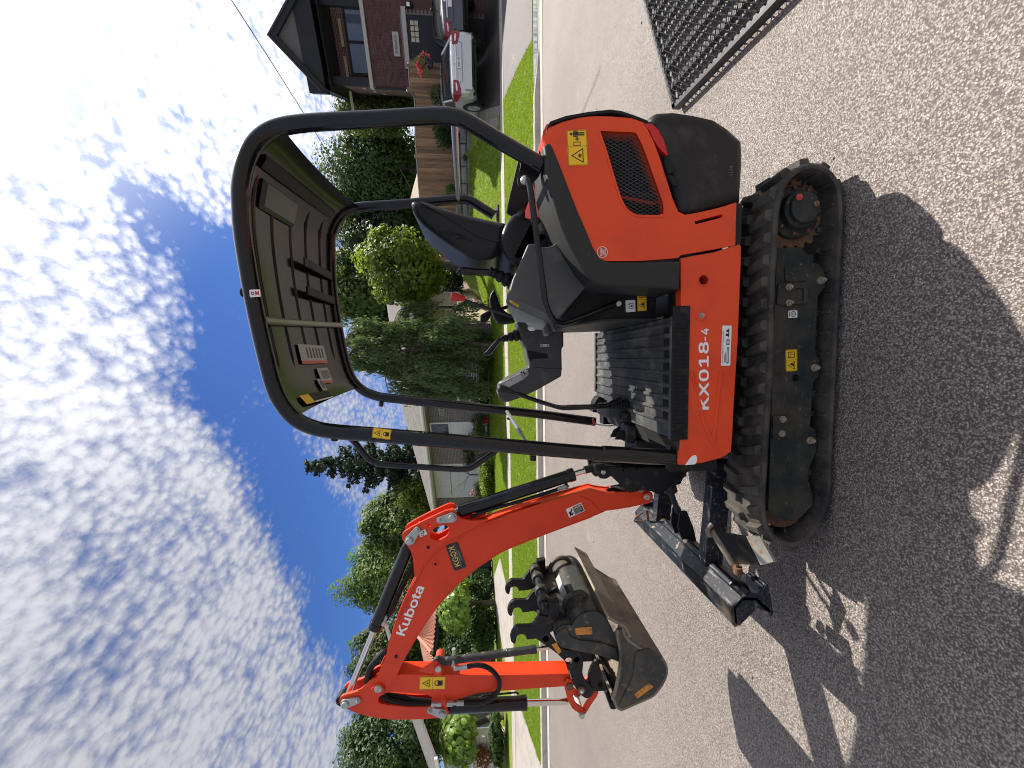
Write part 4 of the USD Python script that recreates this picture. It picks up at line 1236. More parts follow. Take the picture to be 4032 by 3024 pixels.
def roof_plate(u0, u1, v0, v1, m, pr=None, dz=-.008):
    a, b, c = roof_pt(u1, v0, dz), roof_pt(u0, v0, dz), roof_pt(u1, v1, dz)
    d = roof_pt(u0, v1, dz)
    M_ = frame_from(c, d - c, a - c)           # reads from inside the cab, face down
    W_, H_ = np.linalg.norm(d - c), np.linalg.norm(a - c)
    return M_, W_, H_


for (u0, u1, v0, v1, band) in ((.76, .84, .38, .72, 'r'), (.86, .93, .55, .70, 'r'), (.90, .965, .50, .56, 'r')):
    M_, W_, H_ = roof_plate(u0, u1, v0, v1, None)
    s_ = sticker(RF, 'roof_label', M_, W_, H_, M_GREYL if band == 'r' else M_BLACKM, [], r=.002)
    P('label_band', flat(rrect(0, 0, W_ * .16, H_, .001), up(M_, .0007), .0004), M_REDS, False, parent=RF)
    P('label_print', [flat(rrect(W_ * .3, H_ * (.1 + .12 * k_), W_ * .85, H_ * (.16 + .12 * k_)), up(M_, .0007), .0004) for k_ in range(6)], M_PRINT, False, parent=RF)
M_, W_, H_ = roof_plate(.955, .995, .20, .55, None, dz=-.012)
s_ = sticker(RF, 'roof_label', M_, W_, H_, M_BLACKM, [], r=.002)
P('label_band', flat(rrect(0, H_ * .72, W_, H_, .001), up(M_, .0007), .0004), M_YEL, False, parent=RF)
P('label_print', flat(rrect(0, 0, W_ * .14, H_ * .7, .001), up(M_, .0007), .0004), M_WHT, False, parent=RF)

# hook of bent rod and white sticker on the near rail
hk = ws('V0', YN, (538, 596), (530, 610), (520, 630), (521, 636), (545, 658), (550, 664))
P('rail_hook', tube(fillet3(hk, .012), .0045, 8), M_BLACKM)
M_, W_, H_ = plate_frame('V0', YN - RR, (564, 641), (562, 625), (541, 643), .0015)
sticker(CN, 'rail_sticker', M_, W_, H_, M_WHT, [([Point(W_ * .5, H_ * .72).buffer(H_ * .16).difference(Point(W_ * .5, H_ * .72).buffer(H_ * .08))], M_PRINT), ([Polygon([(W_ * .15, H_ * .12), (W_ * .85, H_ * .12), (W_ * .65, H_ * .3), (W_ * .85, H_ * .48), (W_ * .15, H_ * .48), (W_ * .35, H_ * .3)])], M_REDS)], r=.003)
M_, W_, H_ = plate_frame('V0', YN - RR, (843, 950), (846, 928), (803, 948), .0015)
sticker(CN, 'warning_sticker', M_, W_, H_, M_YEL, [(pictos('triangle_belt', W_, H_), M_PRINT)], label='yellow sticker on the front canopy tube')
# stubs for bolts on the front tubes
for v, x0_, y0_, x1_, y1_, Y_ in (('VH', 262, 478, 258, 520, YN), ('VH', 1990, 650, 1985, 692, YN), ('VH', 668, 180, 664, 222, YFP), ('VH', 1780, 320, 1776, 338, YFP)):
    P('tube_boss', cyl(w(v, x0_, y0_, Y_), w(v, x1_, y1_, Y_), .014, n=14, ch=.002), M_BLACK)
lg = ws('VC', YN + .05, (225, 20), (262, 45), (355, 158), (420, 178), (640, 192), (850, 206), (905, 200), (1035, 108), (1050, 92))
P('lamp_guard', tube(fillet3(lg, .05), .0125, 12), M_BLACK, 60)
P('gas_strut', cat(cyl(w('VH', 1762, 268, 2.3), w('VH', 1880, 450, 1.85), .011, n=12), cyl(w('VH', 1878, 447, 1.86), w('VH', 1950, 560, YN + .02), .007, n=12)), mat('strut_grey', (0.25, 0.26, 0.27), .3, metal=.5))

# ---------------------------------------------------------------- seat
YS0, YS1 = 1.80, 2.23
bk = [(1500, 905), (1515, 888), (1545, 883), (1590, 888), (1750, 940), (1900, 985), (2050, 1020), (2200, 1050), (2215, 1120), (2190, 1230), (2150, 1290), (2090, 1318), (2000, 1322), (1920, 1300), (1800, 1225), (1700, 1155), (1600, 1075), (1540, 1010), (1508, 955)]
ST = P('seat_back', prism(dens([w('VD', x, y, YS0)[[0, 2]] for x, y in bk], True, .02), YS0, YS1, .045, steps=6), M_SEAT, 70)
for sl in ([(1685, 1130), (1790, 1128), (1900, 1160)], [(1760, 1155), (1830, 1150), (1920, 1178)], [(1840, 1178), (1885, 1172), (1950, 1195)]):
    P('seat_fold', tube(smooth_path(ws('VD', YS0 - .001, *sl), 5), [.001] + [.0030] * 9 + [.001], 6), M_PIT, parent=ST)
P('seat_piping', tube(smooth_path(ws('VD', YS0 - .001, (1540, 905), (1640, 950), (1800, 1040), (1960, 1140), (2080, 1190), (2180, 1195)), 5), .0035, 8), M_SEAT, parent=ST)
cu = [(232, 905), (238, 860), (262, 800), (300, 752), (340, 732), (375, 730), (372, 768), (420, 772), (500, 800), (520, 900), (440, 960), (345, 1035), (300, 1022), (265, 985), (240, 945)]
P('seat_cushion', prism(dens(va(cu, YS0 - .05), True, .02), YS0 - .06, YS1 + .03, .03, steps=5), M_SEAT, 70)
P('seat_hinge', box(w('VA', 480, 830, 1.72) - [.02, 0, .03], w('VA', 480, 830, 1.72) + [.03, .05, .03], .01), M_GREYP)
P('seat_base', cat(prism(va([(300, 1010), (420, 770), (640, 1000), (700, 1100), (540, 1160)], 1.78), 1.74, YS1 + .05)), M_PIT)

# ---------------------------------------------------------------- near console, compartment under the seat
co = [(384, 915), (402, 908), (430, 912), (465, 928), (510, 925), (540, 905), (566, 884), (612, 940), (700, 1092), (718, 1130), (562, 1314), (545, 1316), (470, 1283), (380, 1240), (286, 1202), (284, 1180), (300, 1110), (340, 1020)]
CO = P('near_console', prism(rnd(va(co, YB + .12), .008), YB + .12, YB + .34, .010, steps=3), M_GREYP, 40)
M_, W_, H_ = plate_frame('VAA', YB + .119, (735, 632), (695, 575), (722, 642), .001)
a, b = w('VAA', 652, 592, YB + .119), w('VAA', 728, 640, YB + .119)
M_ = frame_from(b - [0, .001, 0], a - b, np.cross(a - b, [0, 1.0, 0]) * np.sign(np.cross(a - b, [0, 1.0, 0])[2]))
sticker(CO, 'console_sticker', M_, np.linalg.norm(a - b), .010, M_YEL, [(pictos('lines', np.linalg.norm(a - b), .010), M_PRINT)], r=.001)
P('console_top', hull([w('VQ', x, y, Yq) for x, y in ((535, 455), (560, 620), (640, 735), (960, 760), (930, 690), (740, 600), (600, 500)) for Yq in (YB + .345,)] + [w('VQ', x, y, YB + .38) for x, y in ((540, 470), (650, 740), (950, 760))]), M_GREYL)
P('lever_boot', tube(ws('VAA', YB + .40, (780, 690), (830, 740), (880, 770), (940, 800)), [.03, .042, .045, .03], 14), M_GREYL, 60)
P('white_knob', ball(w('VAA', 835, 828, YB + .40), .022, 2, (.7, 1, 1.0)), mat('white_plastic', (0.6, 0.6, 0.58), .4))
cm = [(560, 312), (640, 215), (718, 132), (800, 148), (1000, 158), (1096, 194), (1093, 348), (800, 352), (590, 384)]
vb = lambda pts, Y=YB: [w('VB', x, y, Y)[[0, 2]] for x, y in pts]
P('seat_box', prism(vb(cm, YB + .16), YB + .18, YF - .16, .004), M_BLACKM)
P('box_recess', prism(vb([(600, 320), (720, 160), (790, 175), (785, 330), (640, 345)], YB + .17), YB + .174, YB + .179), M_PIT)
P('front_plate', prism(vb([(590, 386), (800, 354), (1093, 350), (1093, 357), (800, 366), (596, 396)], YB + .16), YB + .16, YF - .14), M_CHAR)
M_, W_, H_ = plate_frame('VB', YB + .178, (1032, 310), (1030, 193), (980, 312))
sticker(None, 'warning_sticker', M_, W_, H_, M_YEL, [(pictos('triangle_box', W_, H_), M_PRINT)], label='yellow sticker on the dark box below the seat')
M_, W_, H_ = plate_frame('VB', YB + .178, (970, 315), (968, 250), (918, 316))
sticker(None, 'white_sticker', M_, W_, H_, M_WHT, [(pictos('oil', W_, H_), M_PRINT)])
# grab rail
gr_ = [w('VA', 366, 562, YB + .035), w('VA', 386, 560, YB + .02), w('VA', 398, 610, YB + .015), w('VA', 415, 740, YB + .015), w('VA', 440, 930, YB + .02), w('VA', 462, 1100, YB + .02), w('VA', 482, 1250, YB + .03), w('VA', 520, 1330, YB + .05), w('VA', 575, 1350, YB + .08), w('VA', 680, 1312, YB + .12), w('VA', 872, 1235, YB + .165)]
GRB = P('grab_rail', tube(fillet3(gr_, [0, .01, .02, .05, .05, .05, .05, .03, .04, .05, 0], 5), .0125, 14), M_BLACK, 60)
P('rail_bolt', cat(ball(w('VA', 368, 566, YB + .03), .017, 2), ycyl(w('VA', 880, 1238, YB + .15), .012, YB + .145, YB + .17, 14)), M_ZINC, parent=GRB)

# ---------------------------------------------------------------- far console and levers
YK = 2.20
fc = [(640, 740), (700, 715), (900, 770), (1080, 800), (1160, 838), (1163, 1005), (1142, 1030), (1142, 1100), (1146, 1250), (1136, 1335), (1000, 1412), (860, 1490), (700, 1565), (560, 1614), (505, 1615), (462, 1580), (440, 1530), (450, 1425), (560, 1345), (690, 1285), (780, 1232), (782, 1190), (768, 1120), (752, 1010), (730, 985), (700, 900)]
FC = P('far_console', prism(rnd([w('VQ', x, y, YK)[[0, 2]] for x, y in fc], .008), YK, YK + .17, .014, steps=3), M_GREYP, 40)
P('console_pocket', prism(rnd([w('VQ', x, y, YK - .001)[[0, 2]] for x, y in ((765, 1045), (830, 1060), (985, 1090), (990, 1135), (830, 1145), (790, 1170))], .006), YK - .001, YK + .01), M_PIT, parent=FC)
P('console_seam', tube(ws('VQ', YK - .0005, (835, 1235), (1000, 1245), (1145, 1252)), .0015, 6), M_PIT, parent=FC)
P('monitor', prism(rnd([w('VQ', x, y, YK - .01)[[0, 2]] for x, y in ((462, 1412), (690, 1296), (770, 1262), (785, 1310), (730, 1365), (540, 1468), (520, 1462))], .005), YK - .006, YK + .12, .004), M_GREYL, parent=FC)
P('monitor_screen', prism(rnd([w('VQ', x, y, YK - .012)[[0, 2]] for x, y in ((480, 1420), (690, 1312), (718, 1362), (545, 1456))], .004), YK - .0085, YK - .006), mat('screen_grey', (0.42, 0.43, 0.43), .25), False, parent=FC)
for x, y in ((508, 1420), (590, 1375)):
    P('screen_lamp', ycyl(w('VQ', x, y, YK - .012), .004, YK - .0105, YK - .0085, 10, 0), M_REDS, False, parent=FC)
for x, y in ((700, 1290), (722, 1285), (735, 1303)):
    P('console_switch', ycyl(w('VQ', x, y, YK - .012), .005, YK - .009, YK - .005, 10, 0), M_PIT, False, parent=FC)
M_, W_, H_ = plate_frame('VQ', YK, (1002, 1008), (1002, 982), (908, 1006))
sticker(FC, 'console_label', M_, W_, H_, M_WHT, [([sbox(W_ * .2, H_ * .08, W_ * .8, H_ * .25), sbox(W_ * .2, H_ * .75, W_ * .8, H_ * .9), sbox(W_ * .45, H_ * .35, W_ * .55, H_ * .65)], M_PRINT)], r=.001)
P('console_cup', prism(rnd([w('VQ', x, y, YK - .005)[[0, 2]] for x, y in ((922, 820), (1030, 832), (985, 895), (940, 898))], .01), YK - .02, YK + .01, .004), M_GREYL, parent=FC)
P('wrist_rest', prism(rnd([w('VQ', x, y, 2.12)[[0, 2]] for x, y in ((402, 383), (362, 440), (347, 500), (366, 600), (400, 700), (450, 755), (520, 762), (635, 742), (600, 690), (480, 590))], .01), 2.10, 2.19, .012, steps=3), M_BLACKM, 60)
P('wrist_rest', prism(rnd([w('VQ', x, y, 2.26)[[0, 2]] for x, y in ((250, 668), (300, 640), (375, 605), (385, 650), (320, 745), (252, 748))], .008), 2.24, 2.33, .008, steps=2), M_BLACKM, 60)
P('rest_arm', cyl(w('VQ', 420, 620, 2.18), w('VQ', 560, 570, 2.18), .010), M_BLACKM)


def joystick(v, Y, hand, boot, r_boot, hr):
    a = smooth_path(ws(v, Y, *hand), 6)
    J = P('joystick_grip', cat(tube(a, np.interp(np.linspace(0, 1, len(a)), [0, .04, .12, .3, .6, 1], [.3, .75, .95, 1.05, .9, .7]) * hr, 16), ball(a[0], hr * .72, 2)), M_BLACK, 60)
    b0, b1 = w(v, *boot[0], Y), w(v, *boot[1], Y)
    n = 4
    prof, rr = [], []
    for k in range(n):
        for t, s in ((0, .78), (.15, 1.0), (.7, 1.05), (.85, .8)):
            u = (k + t) / n
            prof.append(b0 + (b1 - b0) * u)
            rr.append((r_boot[0] + (r_boot[1] - r_boot[0]) * u) * s)
    P('joystick_boot', tube(prof, rr, 18), M_HOSE, 40, parent=J)
    P('joystick_collar', cyl(b0 + (b0 - b1) * .06, b0 + (b1 - b0) * .04, r_boot[0] * 1.25, n=18, ch=.002), M_BLACK, parent=J)


joystick('VQ', YB + .38, [(22, 205), (60, 185), (140, 190), (240, 195), (350, 195)], [(365, 195), (640, 330)], (.019, .042), .0185)
joystick('VQ', YK + .06, [(310, 1085), (345, 1070), (400, 1000), (450, 945), (490, 925)], [(500, 925), (720, 865)], (.017, .045), .0165)
# dozer lever with red grip
lv = ws('VQ', YB + .44, (75, 500), (250, 565), (440, 630), (600, 680), (700, 710), (775, 730), (840, 722), (880, 700), (925, 665))
DL = P('blade_lever', tube(smooth_path(lv, 4), .0085, 10), M_BLACK, 60)
a, b = w('VG', 1272, 590, YB + .44), w('VG', 1398, 612, YB + .44)
P('lever_grip', tube([a, a + (b - a) * .06, a + (b - a) * .2, a + (b - a) * .8, b], [.012, .020, .021, .0165, .014], 8), M_REDP, 25, parent=DL)
# travel levers with their boots
for dy, off in ((0.0, 0), (0.075, 1)):
    Yl = 1.98 + dy
    base = w('VB', 905, 822, 1.98)
    kn = w('VB', 235, 735, 1.98)
    p = np.array([kn, w('VB', 300, 752, 1.98), w('VB', 430, 800, 1.98), w('VB', 570, 843, 1.98), w('VB', 700, 838, 1.98), w('VB', 840, 833, 1.98)])
    p[:, 1] += dy
    TL = P('travel_lever', tube(fillet3(p, .03), .0095, 12), M_BLACK, 60)
    d = (p[1] - p[0]) / np.linalg.norm(p[1] - p[0])
    P('lever_knob', tube([p[0] - d * .014, p[0] - d * .010, p[0], p[0] + d * .03, p[0] + d * .062, p[0] + d * .075], [.006, .017, .0215, .020, .0145, .011], 14), M_CHAR, 60, parent=TL)
    q0, q1 = p[-1], np.array([p[-1][0] + .012, p[-1][1], zf - .005])
    pr_, rr_ = [], []
    for k in range(6):
        for t, s in ((0, .8), (.2, 1.0), (.7, 1.0)):
            u = (k + t) / 6
            pr_.append(q0 + (q1 - q0) * u)
            rr_.append((.013 + .026 * u) * s)
    P('lever_gaiter', tube(pr_, rr_, 16), M_HOSE, 40, parent=TL)
# foot pedals
for (pts, Yp) in (([(640, 1010), (700, 1020), (755, 1050), (760, 1130), (735, 1150), (620, 1090)], 1.93), ([(340, 905), (375, 855), (425, 870), (430, 905), (360, 1010), (315, 1000)], 2.30)):
    pq = [w('VR', x, y, Yp)[[0, 2]] for x, y in pts]
    PD = P('foot_pedal', prism(rnd(pq, .006), Yp, Yp + .085, .004), M_BLACKM)
    for k in range(4):
        c = np.mean(pq, 0)
        P('pedal_ridge', box((c[0] - .028 + .016 * k, Yp - .003, c[1] - .010), (c[0] - .022 + .016 * k, Yp + .003, c[1] + .012)), M_HOSE, False, parent=PD)
pb = [w('VR', x, y, 1.95)[[0, 2]] for x, y in ((560, 1190), (640, 1145), (790, 1170), (800, 1240), (700, 1262), (525, 1260))]
P('pedal_bracket', cat(prism(rnd(pb, .005), 1.95, 1.962, .002), prism(rnd(pb, .005), 2.02, 2.032, .002)), M_BLACKM)
P('pedal_pin', ycyl(w('VR', 715, 1195, 1.94), .012, 1.938, 2.04, 16), M_BOLT)
P('pedal_block', box((x0 - .01, 2.05, zf - .02), (x0 + .06, 2.25, zf + .075), .01), M_GREYP)
P('lock_rod', tube(fillet3([w('VR', 320, 1070, 2.2), w('VR', 345, 1115, 2.2), w('VR', 440, 1130, 2.15), w('VR', 545, 1128, 2.1)], .01), .0045, 8), M_ZINC)
P('lock_handle', tube(fillet3([w('VR', 318, 1065, 2.2), w('VR', 330, 1110, 2.2), w('VR', 345, 1118, 2.2)], .006), .006, 8), M_REDP)

# ---------------------------------------------------------------- swing bracket and boom
YM0, YM1 = 1.965, 2.065                       # the boom's two cheeks
sb_ = [(348, 425), (400, 415), (450, 432), (560, 440), (760, 440), (1005, 445), (1010, 500), (985, 565), (905, 590), (850, 632), (812, 645), (770, 620), (690, 612), (605, 632), (540, 570), (470, 508), (430, 530), (390, 525), (362, 490)]
vu = lambda pts, Y: [w('VU', x, y, Y)[[0, 2]] for x, y in pts]
SB = P('swing_bracket', cat(prism(rnd(vu(sb_, YM0 + .01), .006), YM0 - .03, YM0 + .005, .006), prism(rnd(vu(sb_, YM0 + .01), .006), YM1 - .005, YM1 + .03, .006), prism(vu([(560, 440), (1005, 445), (985, 565), (900, 590), (700, 600)], YM0), YM0, YM1)), M_FRAMEB, 40)
c = w('VU', 425, 490, YM0 - .03)
P('bracket_pin', cat(ycyl(c, .026, YM0 - .036, YM0 - .028, 24), ycyl(c, .0125, YM0 - .041, YM0 - .03, 20)), M_FRAMEB, parent=SB)
P('pin_face', ycyl(c, .0125, YM0 - .043, YM0 - .035, 20, .001), M_PINC, parent=SB)
for x, y in ((590, 470), (690, 465)):
    P('bracket_lug', cyl(w('VU', x, y, YM0 - .02), w('VU', x, y, YM0 - .02) + [0, -.03, 0], .014, n=16, ch=.003), M_FRAMEB, parent=SB)
P('swing_post', cat(box((-.60, YC - .07, .42), (-.40, YC + .07, .66), .02), cyl((-.56, YC, .36), (-.56, YC, .72), .05, n=24)), M_FRAMEB)

vc = lambda pts, Y=YM0: [w('VC', x, y, Y)[[0, 2]] for x, y in pts]
body = [(1897, 352), (1890, 378), (1868, 392), (1840, 398), (1770, 412), (1700, 424), (1640, 432), (1600, 450), (1560, 466), (1450, 507), (1300, 562), (1180, 607), (1100, 642), (1000, 700), (900, 772), (800, 866), (700, 982), (650, 1052), (600, 1135), (560, 1205), (520, 1290), (490, 1350), (450, 1412), (428, 1434), (400, 1441), (374, 1430), (366, 1408), (372, 1385), (388, 1345), (415, 1285), (442, 1228), (455, 1150), (500, 1020), (540, 930), (572, 860), (612, 785), (662, 692), (762, 608), (850, 560), (960, 505), (1000, 490), (1100, 452), (1300, 388), (1480, 336), (1565, 312), (1600, 322), (1660, 330), (1740, 328), (1800, 322), (1840, 316), (1875, 320), (1893, 335)]
BM = P('boom', cat(prism(vc(body), YM0, YM0 + .014, .003), prism(vc(body), YM1 - .014, YM1, .003), prism(inset(ccw(vc(body[:24] + body[29:])), .006), YM0 + .012, YM1 - .012)), M_RED2, 35)
ear = [(598, 790), (592, 720), (588, 680), (575, 645), (552, 612), (530, 585), (528, 562), (540, 545), (580, 520), (660, 478), (760, 432), (785, 424), (808, 428), (822, 442), (838, 462), (858, 476), (900, 484), (950, 482), (1000, 475), (960, 515), (850, 570), (762, 618), (662, 702), (615, 790)]
eh = rnd([(682, 590), (680, 560), (705, 522), (770, 505), (790, 525), (780, 565), (715, 600)], 18, 4)
for ya, yb in ((YM0 - .001, YM0 + .014), (YM1 - .014, YM1 + .001)):
    P('knee_plate', prism(vc(ear), ya, yb, holes=[vc(eh), vc([(675 + 12 * math.cos(a), 510 + 12 * math.sin(a)) for a in np.linspace(0, 6.28, 14, endpoint=False)])]), M_RED2, 30, parent=BM)
P('weld_bead', tube(smooth_path([w('VC', x, y, YM0 - .001) for x, y in ((505, 1020), (545, 930), (580, 860), (618, 785), (668, 698), (765, 614), (855, 566), (960, 510), (1080, 465))], 4), .0055, 8), M_RED2, 60, parent=BM)
P('weld_bead', tube(smooth_path([w('VC', x, y, YM0 + .001) for x, y in ((1560, 463), (1300, 560), (1100, 640), (1000, 698), (900, 770), (800, 864), (700, 980), (600, 1132), (560, 1203))], 4), .004, 8), M_RED2, 60, parent=BM)
P('top_groove', hull([w('VC', x, y, YM0 + .02) for x, y in ((950, 470), (1280, 385), (1180, 392))] + [w('VC', x, y, YM0 + .05) for x, y in ((950, 466), (1280, 381), (1180, 386))]), M_RED2, parent=BM)
for (x, y), r in (((1862, 355), .031), ((400, 1400), .036)):
    P('pin_boss', ycyl(w('VC', x, y, YM0), r, YM0 - .012, YM1 + .012, 32, .004), M_RED2, 50, parent=BM)
    P('pin_face', ycyl(w('VC', x, y, YM0 - .012), r * .55, YM0 - .016, YM0 - .01, 24, .001), M_PINC, 50, parent=BM)
P('pin_bolt', hexbolt(w('VU', 716, 634, YM0 - .01), .008, YM0 - .016, YM0), M_BOLT, False, parent=BM)
for (x, y) in ((712, 718), (672, 628), (497, 1222)):
    P('boom_hole', ycyl(w('VC', x, y, YM0), .0085 if x != 712 else .0075, YM0 - .0045, YM0 + .002, 18, 0), M_PIT, False, parent=BM)
P('hole_boss', ycyl(w('VC', 712, 716, YM0), .017, YM0 - .004, YM0 + .003, 24, .003), M_RED2, parent=BM)
P('weld_bead', tube(ws('VC', YM0 - .001, (1500, 350), (1560, 380), (1600, 425), (1620, 440)), .003, 6), M_RED2, parent=BM)
# keeper plates with bolts at the knee
for (a, b) in (((801, 468), (733, 483)), ((570, 592), (612, 536))):
    A_, B_2 = w('VC', *a, YM0 - .012), w('VC', *b, YM0 - .012)
    q = Polygon(LineString([A_[[0, 2]], B_2[[0, 2]]]).buffer(.019, 8).exterior.coords)
    q = hull([(A_[0] + .026 * math.cos(t), y, A_[2] + .026 * math.sin(t)) for t in np.linspace(0, 6.28, 20) for y in (YM0 - .012, YM0 - .004)] + [(B_2[0] + .016 * math.cos(t), y, B_2[2] + .016 * math.sin(t)) for t in np.linspace(0, 6.28, 16) for y in (YM0 - .012, YM0 - .004)])
    K_ = P('keeper_plate', q, M_ZINC, 30, parent=BM)
    P('pin_head', ycyl(A_, .0185, YM0 - .024, YM0 - .011, 24, .003), M_ZINC, 40, parent=BM)
    P('plate_bolt', hexbolt(B_2, .0085, YM0 - .024, YM0 - .012), M_ZINC, False, parent=BM)
    P('knee_spacer', cyl((A_[0], YM0, A_[2]), (A_[0], YM1, A_[2]), .019, n=20), M_RED2, parent=BM)
    P('knee_spacer', cyl((B_2[0], YM0, B_2[2]), (B_2[0], YM1, B_2[2]), .010, n=14), M_RED2, parent=BM)
# lettering and stickers of the boom
a, b = w('VC', 541, 1112, YM0), w('VC', 648, 852, YM0)
c = w('VC', 497, 1100, YM0)
for q in (a, b, c):
    q[1] = YM0 - .001
P('maker_lettering', text('Kubota', .045, frame_from(a, b - a, c - a), np.linalg.norm(b - a) * 1.02), M_LETW, False, 'white lettering Kubota', parent=BM)
cs_ = [w('VC', x, y, YM0) for x, y in ((880, 735), (833, 597), (812, 752), (768, 612))]
for q in cs_:
    q[1] = YM0 - .0015
M_ = frame_from(w('VC', 876, 722, YM0) - [0, .0015, 0], cs_[1] - cs_[0], cs_[2] - cs_[0])
M_ = frame_from([cs_[0][0], YM0 - .0015, cs_[0][2]], cs_[1] - cs_[0], cs_[2] - cs_[0])
W_, H_ = np.linalg.norm(cs_[1] - cs_[0]), np.linalg.norm(cs_[2] - cs_[0])
s_ = P('dealer_sticker', flat(rrect(0, 0, W_, H_, .010), M_, .0007), M_PRINT, False, 'black rounded sticker with gold striped letters', parent=BM)
S3 = up(M_, .0007)
T_3 = lambda x, y: S3 @ trimesh.transformations.translation_matrix([x, y, 0])
let = cat(text('KG', H_ * .40, T_3(W_ * .13, H_ * .42), W_ * .37, .0004))
l2 = text('KG', H_ * .40, np.eye(4), W_ * .37, .0004)
l2.vertices[:, 0] *= -1
l2 = tm(l2.vertices, l2.faces[:, ::-1])
l2.apply_transform(T_3(W_ * .89, H_ * .42))
P('sticker_letters', cat(let, l2), M_GOLD, False, parent=BM)
P('letter_stripe', [flat(rrect(W_ * .1, H_ * (.47 + .075 * k_), W_ * .9, H_ * (.485 + .075 * k_)), up(S3, .0004), .0003) for k_ in range(5)] , M_PRINT, False, parent=BM)
P('sticker_line', cat(flat(rrect(W_ * .04, H_ * .325, W_ * .96, H_ * .345), S3, .0004), text('EQUIPMENT', H_ * .10, T_3(W_ * .30, H_ * .14), W_ * .4, .0004, False)), M_GREYL, False, parent=BM)
M_, W_, H_ = plate_frame('VC', YM0, (1440, 468), (1524, 430), (1417, 423), .0012)
s_ = sticker(BM, 'hazard_sticker', M_, W_, H_, M_WHT, [([Polygon([(W_ * .05, H_ * .1), (W_ * .12, H_ * .1), (W_ * .25, H_ * .45), (W_ * .36, H_ * .7), (W_ * .3, H_ * .85), (W_ * .18, H_ * .55)]), Polygon([(W_ * .2, H_ * .12), (W_ * .3, H_ * .12), (W_ * .16, H_ * .6), (W_ * .06, H_ * .5)]), Point(W_ * .3, H_ * .3).buffer(W_ * .05), sbox(W_ * .40, H_ * .06, W_ * .96, H_ * .66)], M_PRINT), ([sbox(W_ * .40, H_ * .70, W_ * .96, H_ * .93)], M_ORG)], label='white and black warning sticker on the boom side')
P('hazard_text', cat(text('WARNING', H_ * .15, up(M_ @ trimesh.transformations.translation_matrix([W_ * .5, H_ * .75, 0]), .0011), W_ * .38, .0003), *[flat(rrect(W_ * .43, H_ * (.12 + .13 * k_), W_ * (.9 - .1 * (k_ == 0)), H_ * (.18 + .13 * k_)), up(M_, .0011), .0003) for k_ in range(4)]), M_GREYL, False, parent=BM)
tl, tr_, bl_ = w('VC', 1326, 366, YM1 - .03), w('VC', 1480, 326, YM1 - .03), w('VC', 1344, 404, YM0 + .012)
M_ = frame_from(bl_ + [0, 0, .004], w('VC', 1508, 358, YM0 + .012) - bl_, tl - bl_)
W_, H_ = np.linalg.norm(w('VC', 1508, 358, YM0 + .012) - bl_), np.linalg.norm(tl - bl_)
sticker(BM, 'lifting_chart', M_, W_, H_, M_WHT, [([sbox(W_ * .1, H_ * .1, W_ * .3, H_ * .3).difference(sbox(W_ * .12, H_ * .14, W_ * .28, H_ * .26)), sbox(W_ * .06, H_ * .3, W_ * .075, H_ * .7), Polygon([(W_ * .25, H_ * .4), (W_ * .5, H_ * .7), (W_ * .52, H_ * .66), (W_ * .28, H_ * .36)]), sbox(W_ * .55, H_ * .2, W_ * .6, H_ * .45)] + [sbox(W_ * (.64 + .05 * k_), H_ * .12, W_ * (.66 + .05 * k_), H_ * (.3 + .1 * (k_ % 3))) for k_ in range(6)], M_PRINT)], label='white lifting chart on top of the boom')
M_, W_, H_ = plate_frame('VC', YM0 - .001, (668, 556), (655, 530), (630, 572), .0015)
sticker(BM, 'hook_sticker', M_, W_ * 1.0, H_, M_WHT, [(pictos('hook', W_, H_), M_PRINT)], r=.001)

# boom cylinder in front of the boom, arm cylinder on top, hoses


def ram(name, b0, b1, r, rod_end, rr, m=M_BLACK, gland=True):
    b0, b1, rod_end = (np.asarray(q, float) for q in (b0, b1, rod_end))
    d = (b1 - b0) / np.linalg.norm(b1 - b0)
    c_ = P(name, tube([b0, b0 + d * .004, b0 + d * .02, b0 + d * .021, b1 - d * .035, b1 - d * .034, b1 - d * .003, b1], [r * .8, r, r, r * .985, r * .985, r * 1.07, r * 1.07, r * .95], 26), m, 50)
    P('piston_rod', cyl(b1 - d * .01, rod_end, rr, n=18), M_CHROME, 60, parent=c_)
    return c_


YI = YC
c1 = ram('boom_cylinder', w('VC', 845, 432, YI), w('VC', 1468, 230, YI), .0345, w('VU', 335, 468, YI), .0155)
P('cylinder_eye', cyl(w('VC', 848, 432, YI), w('VC', 795, 458, YI), .032, .024, 20), M_BLACK, parent=c1)
P('rod_eye', cat(cyl(w('VU', 290, 478, YI), w('VU', 350, 462, YI), .021, n=18), box(w('VU', 385, 450, YI) - [.05, .03, .03], w('VU', 385, 450, YI) + [.03, .03, .03], .01)), M_FRAMEB, parent=c1)
P('cylinder_port', cat(cyl(w('VC', 1415, 275, YI - .02), w('VC', 1432, 300, YI - .02), .009, n=10), cyl(w('VC', 1432, 300, YI - .02), w('VC', 1395, 308, YI - .02), .009, n=10)), M_BLACKM, parent=c1)
hh = P('boom_hose', tube(smooth_path(ws('VC', YI - .02, (1395, 308), (1280, 345), (1150, 385), (1000, 425), (905, 465)), 5), .0095, 10), M_HOSE, 60)
P('hose_fitting', cyl(w('VC', 1428, 297, YI - .02), w('VC', 1375, 314, YI - .02), .0115, n=6), M_ZINC, False, parent=hh)
for k_, (x, y) in enumerate(((455, 632), (480, 612), (520, 605))):
    P('bracket_hose', tube(smooth_path([w('VU', x, y, YM0 + .02 + .02 * k_), w('VU', x + 40, y - 10, YM0 + .03 + .02 * k_), w('VU', x + 110, y + 10, YM0 + .03 + .02 * k_)], 5), .010, 10), M_ZINC if k_ else M_HOSE, 60)
c2 = ram('arm_cylinder', w('VC', 562, 628, YI), w('VC', 383, 1068, YI), .0350, w('VC', 232, 1440, YI), .0165)
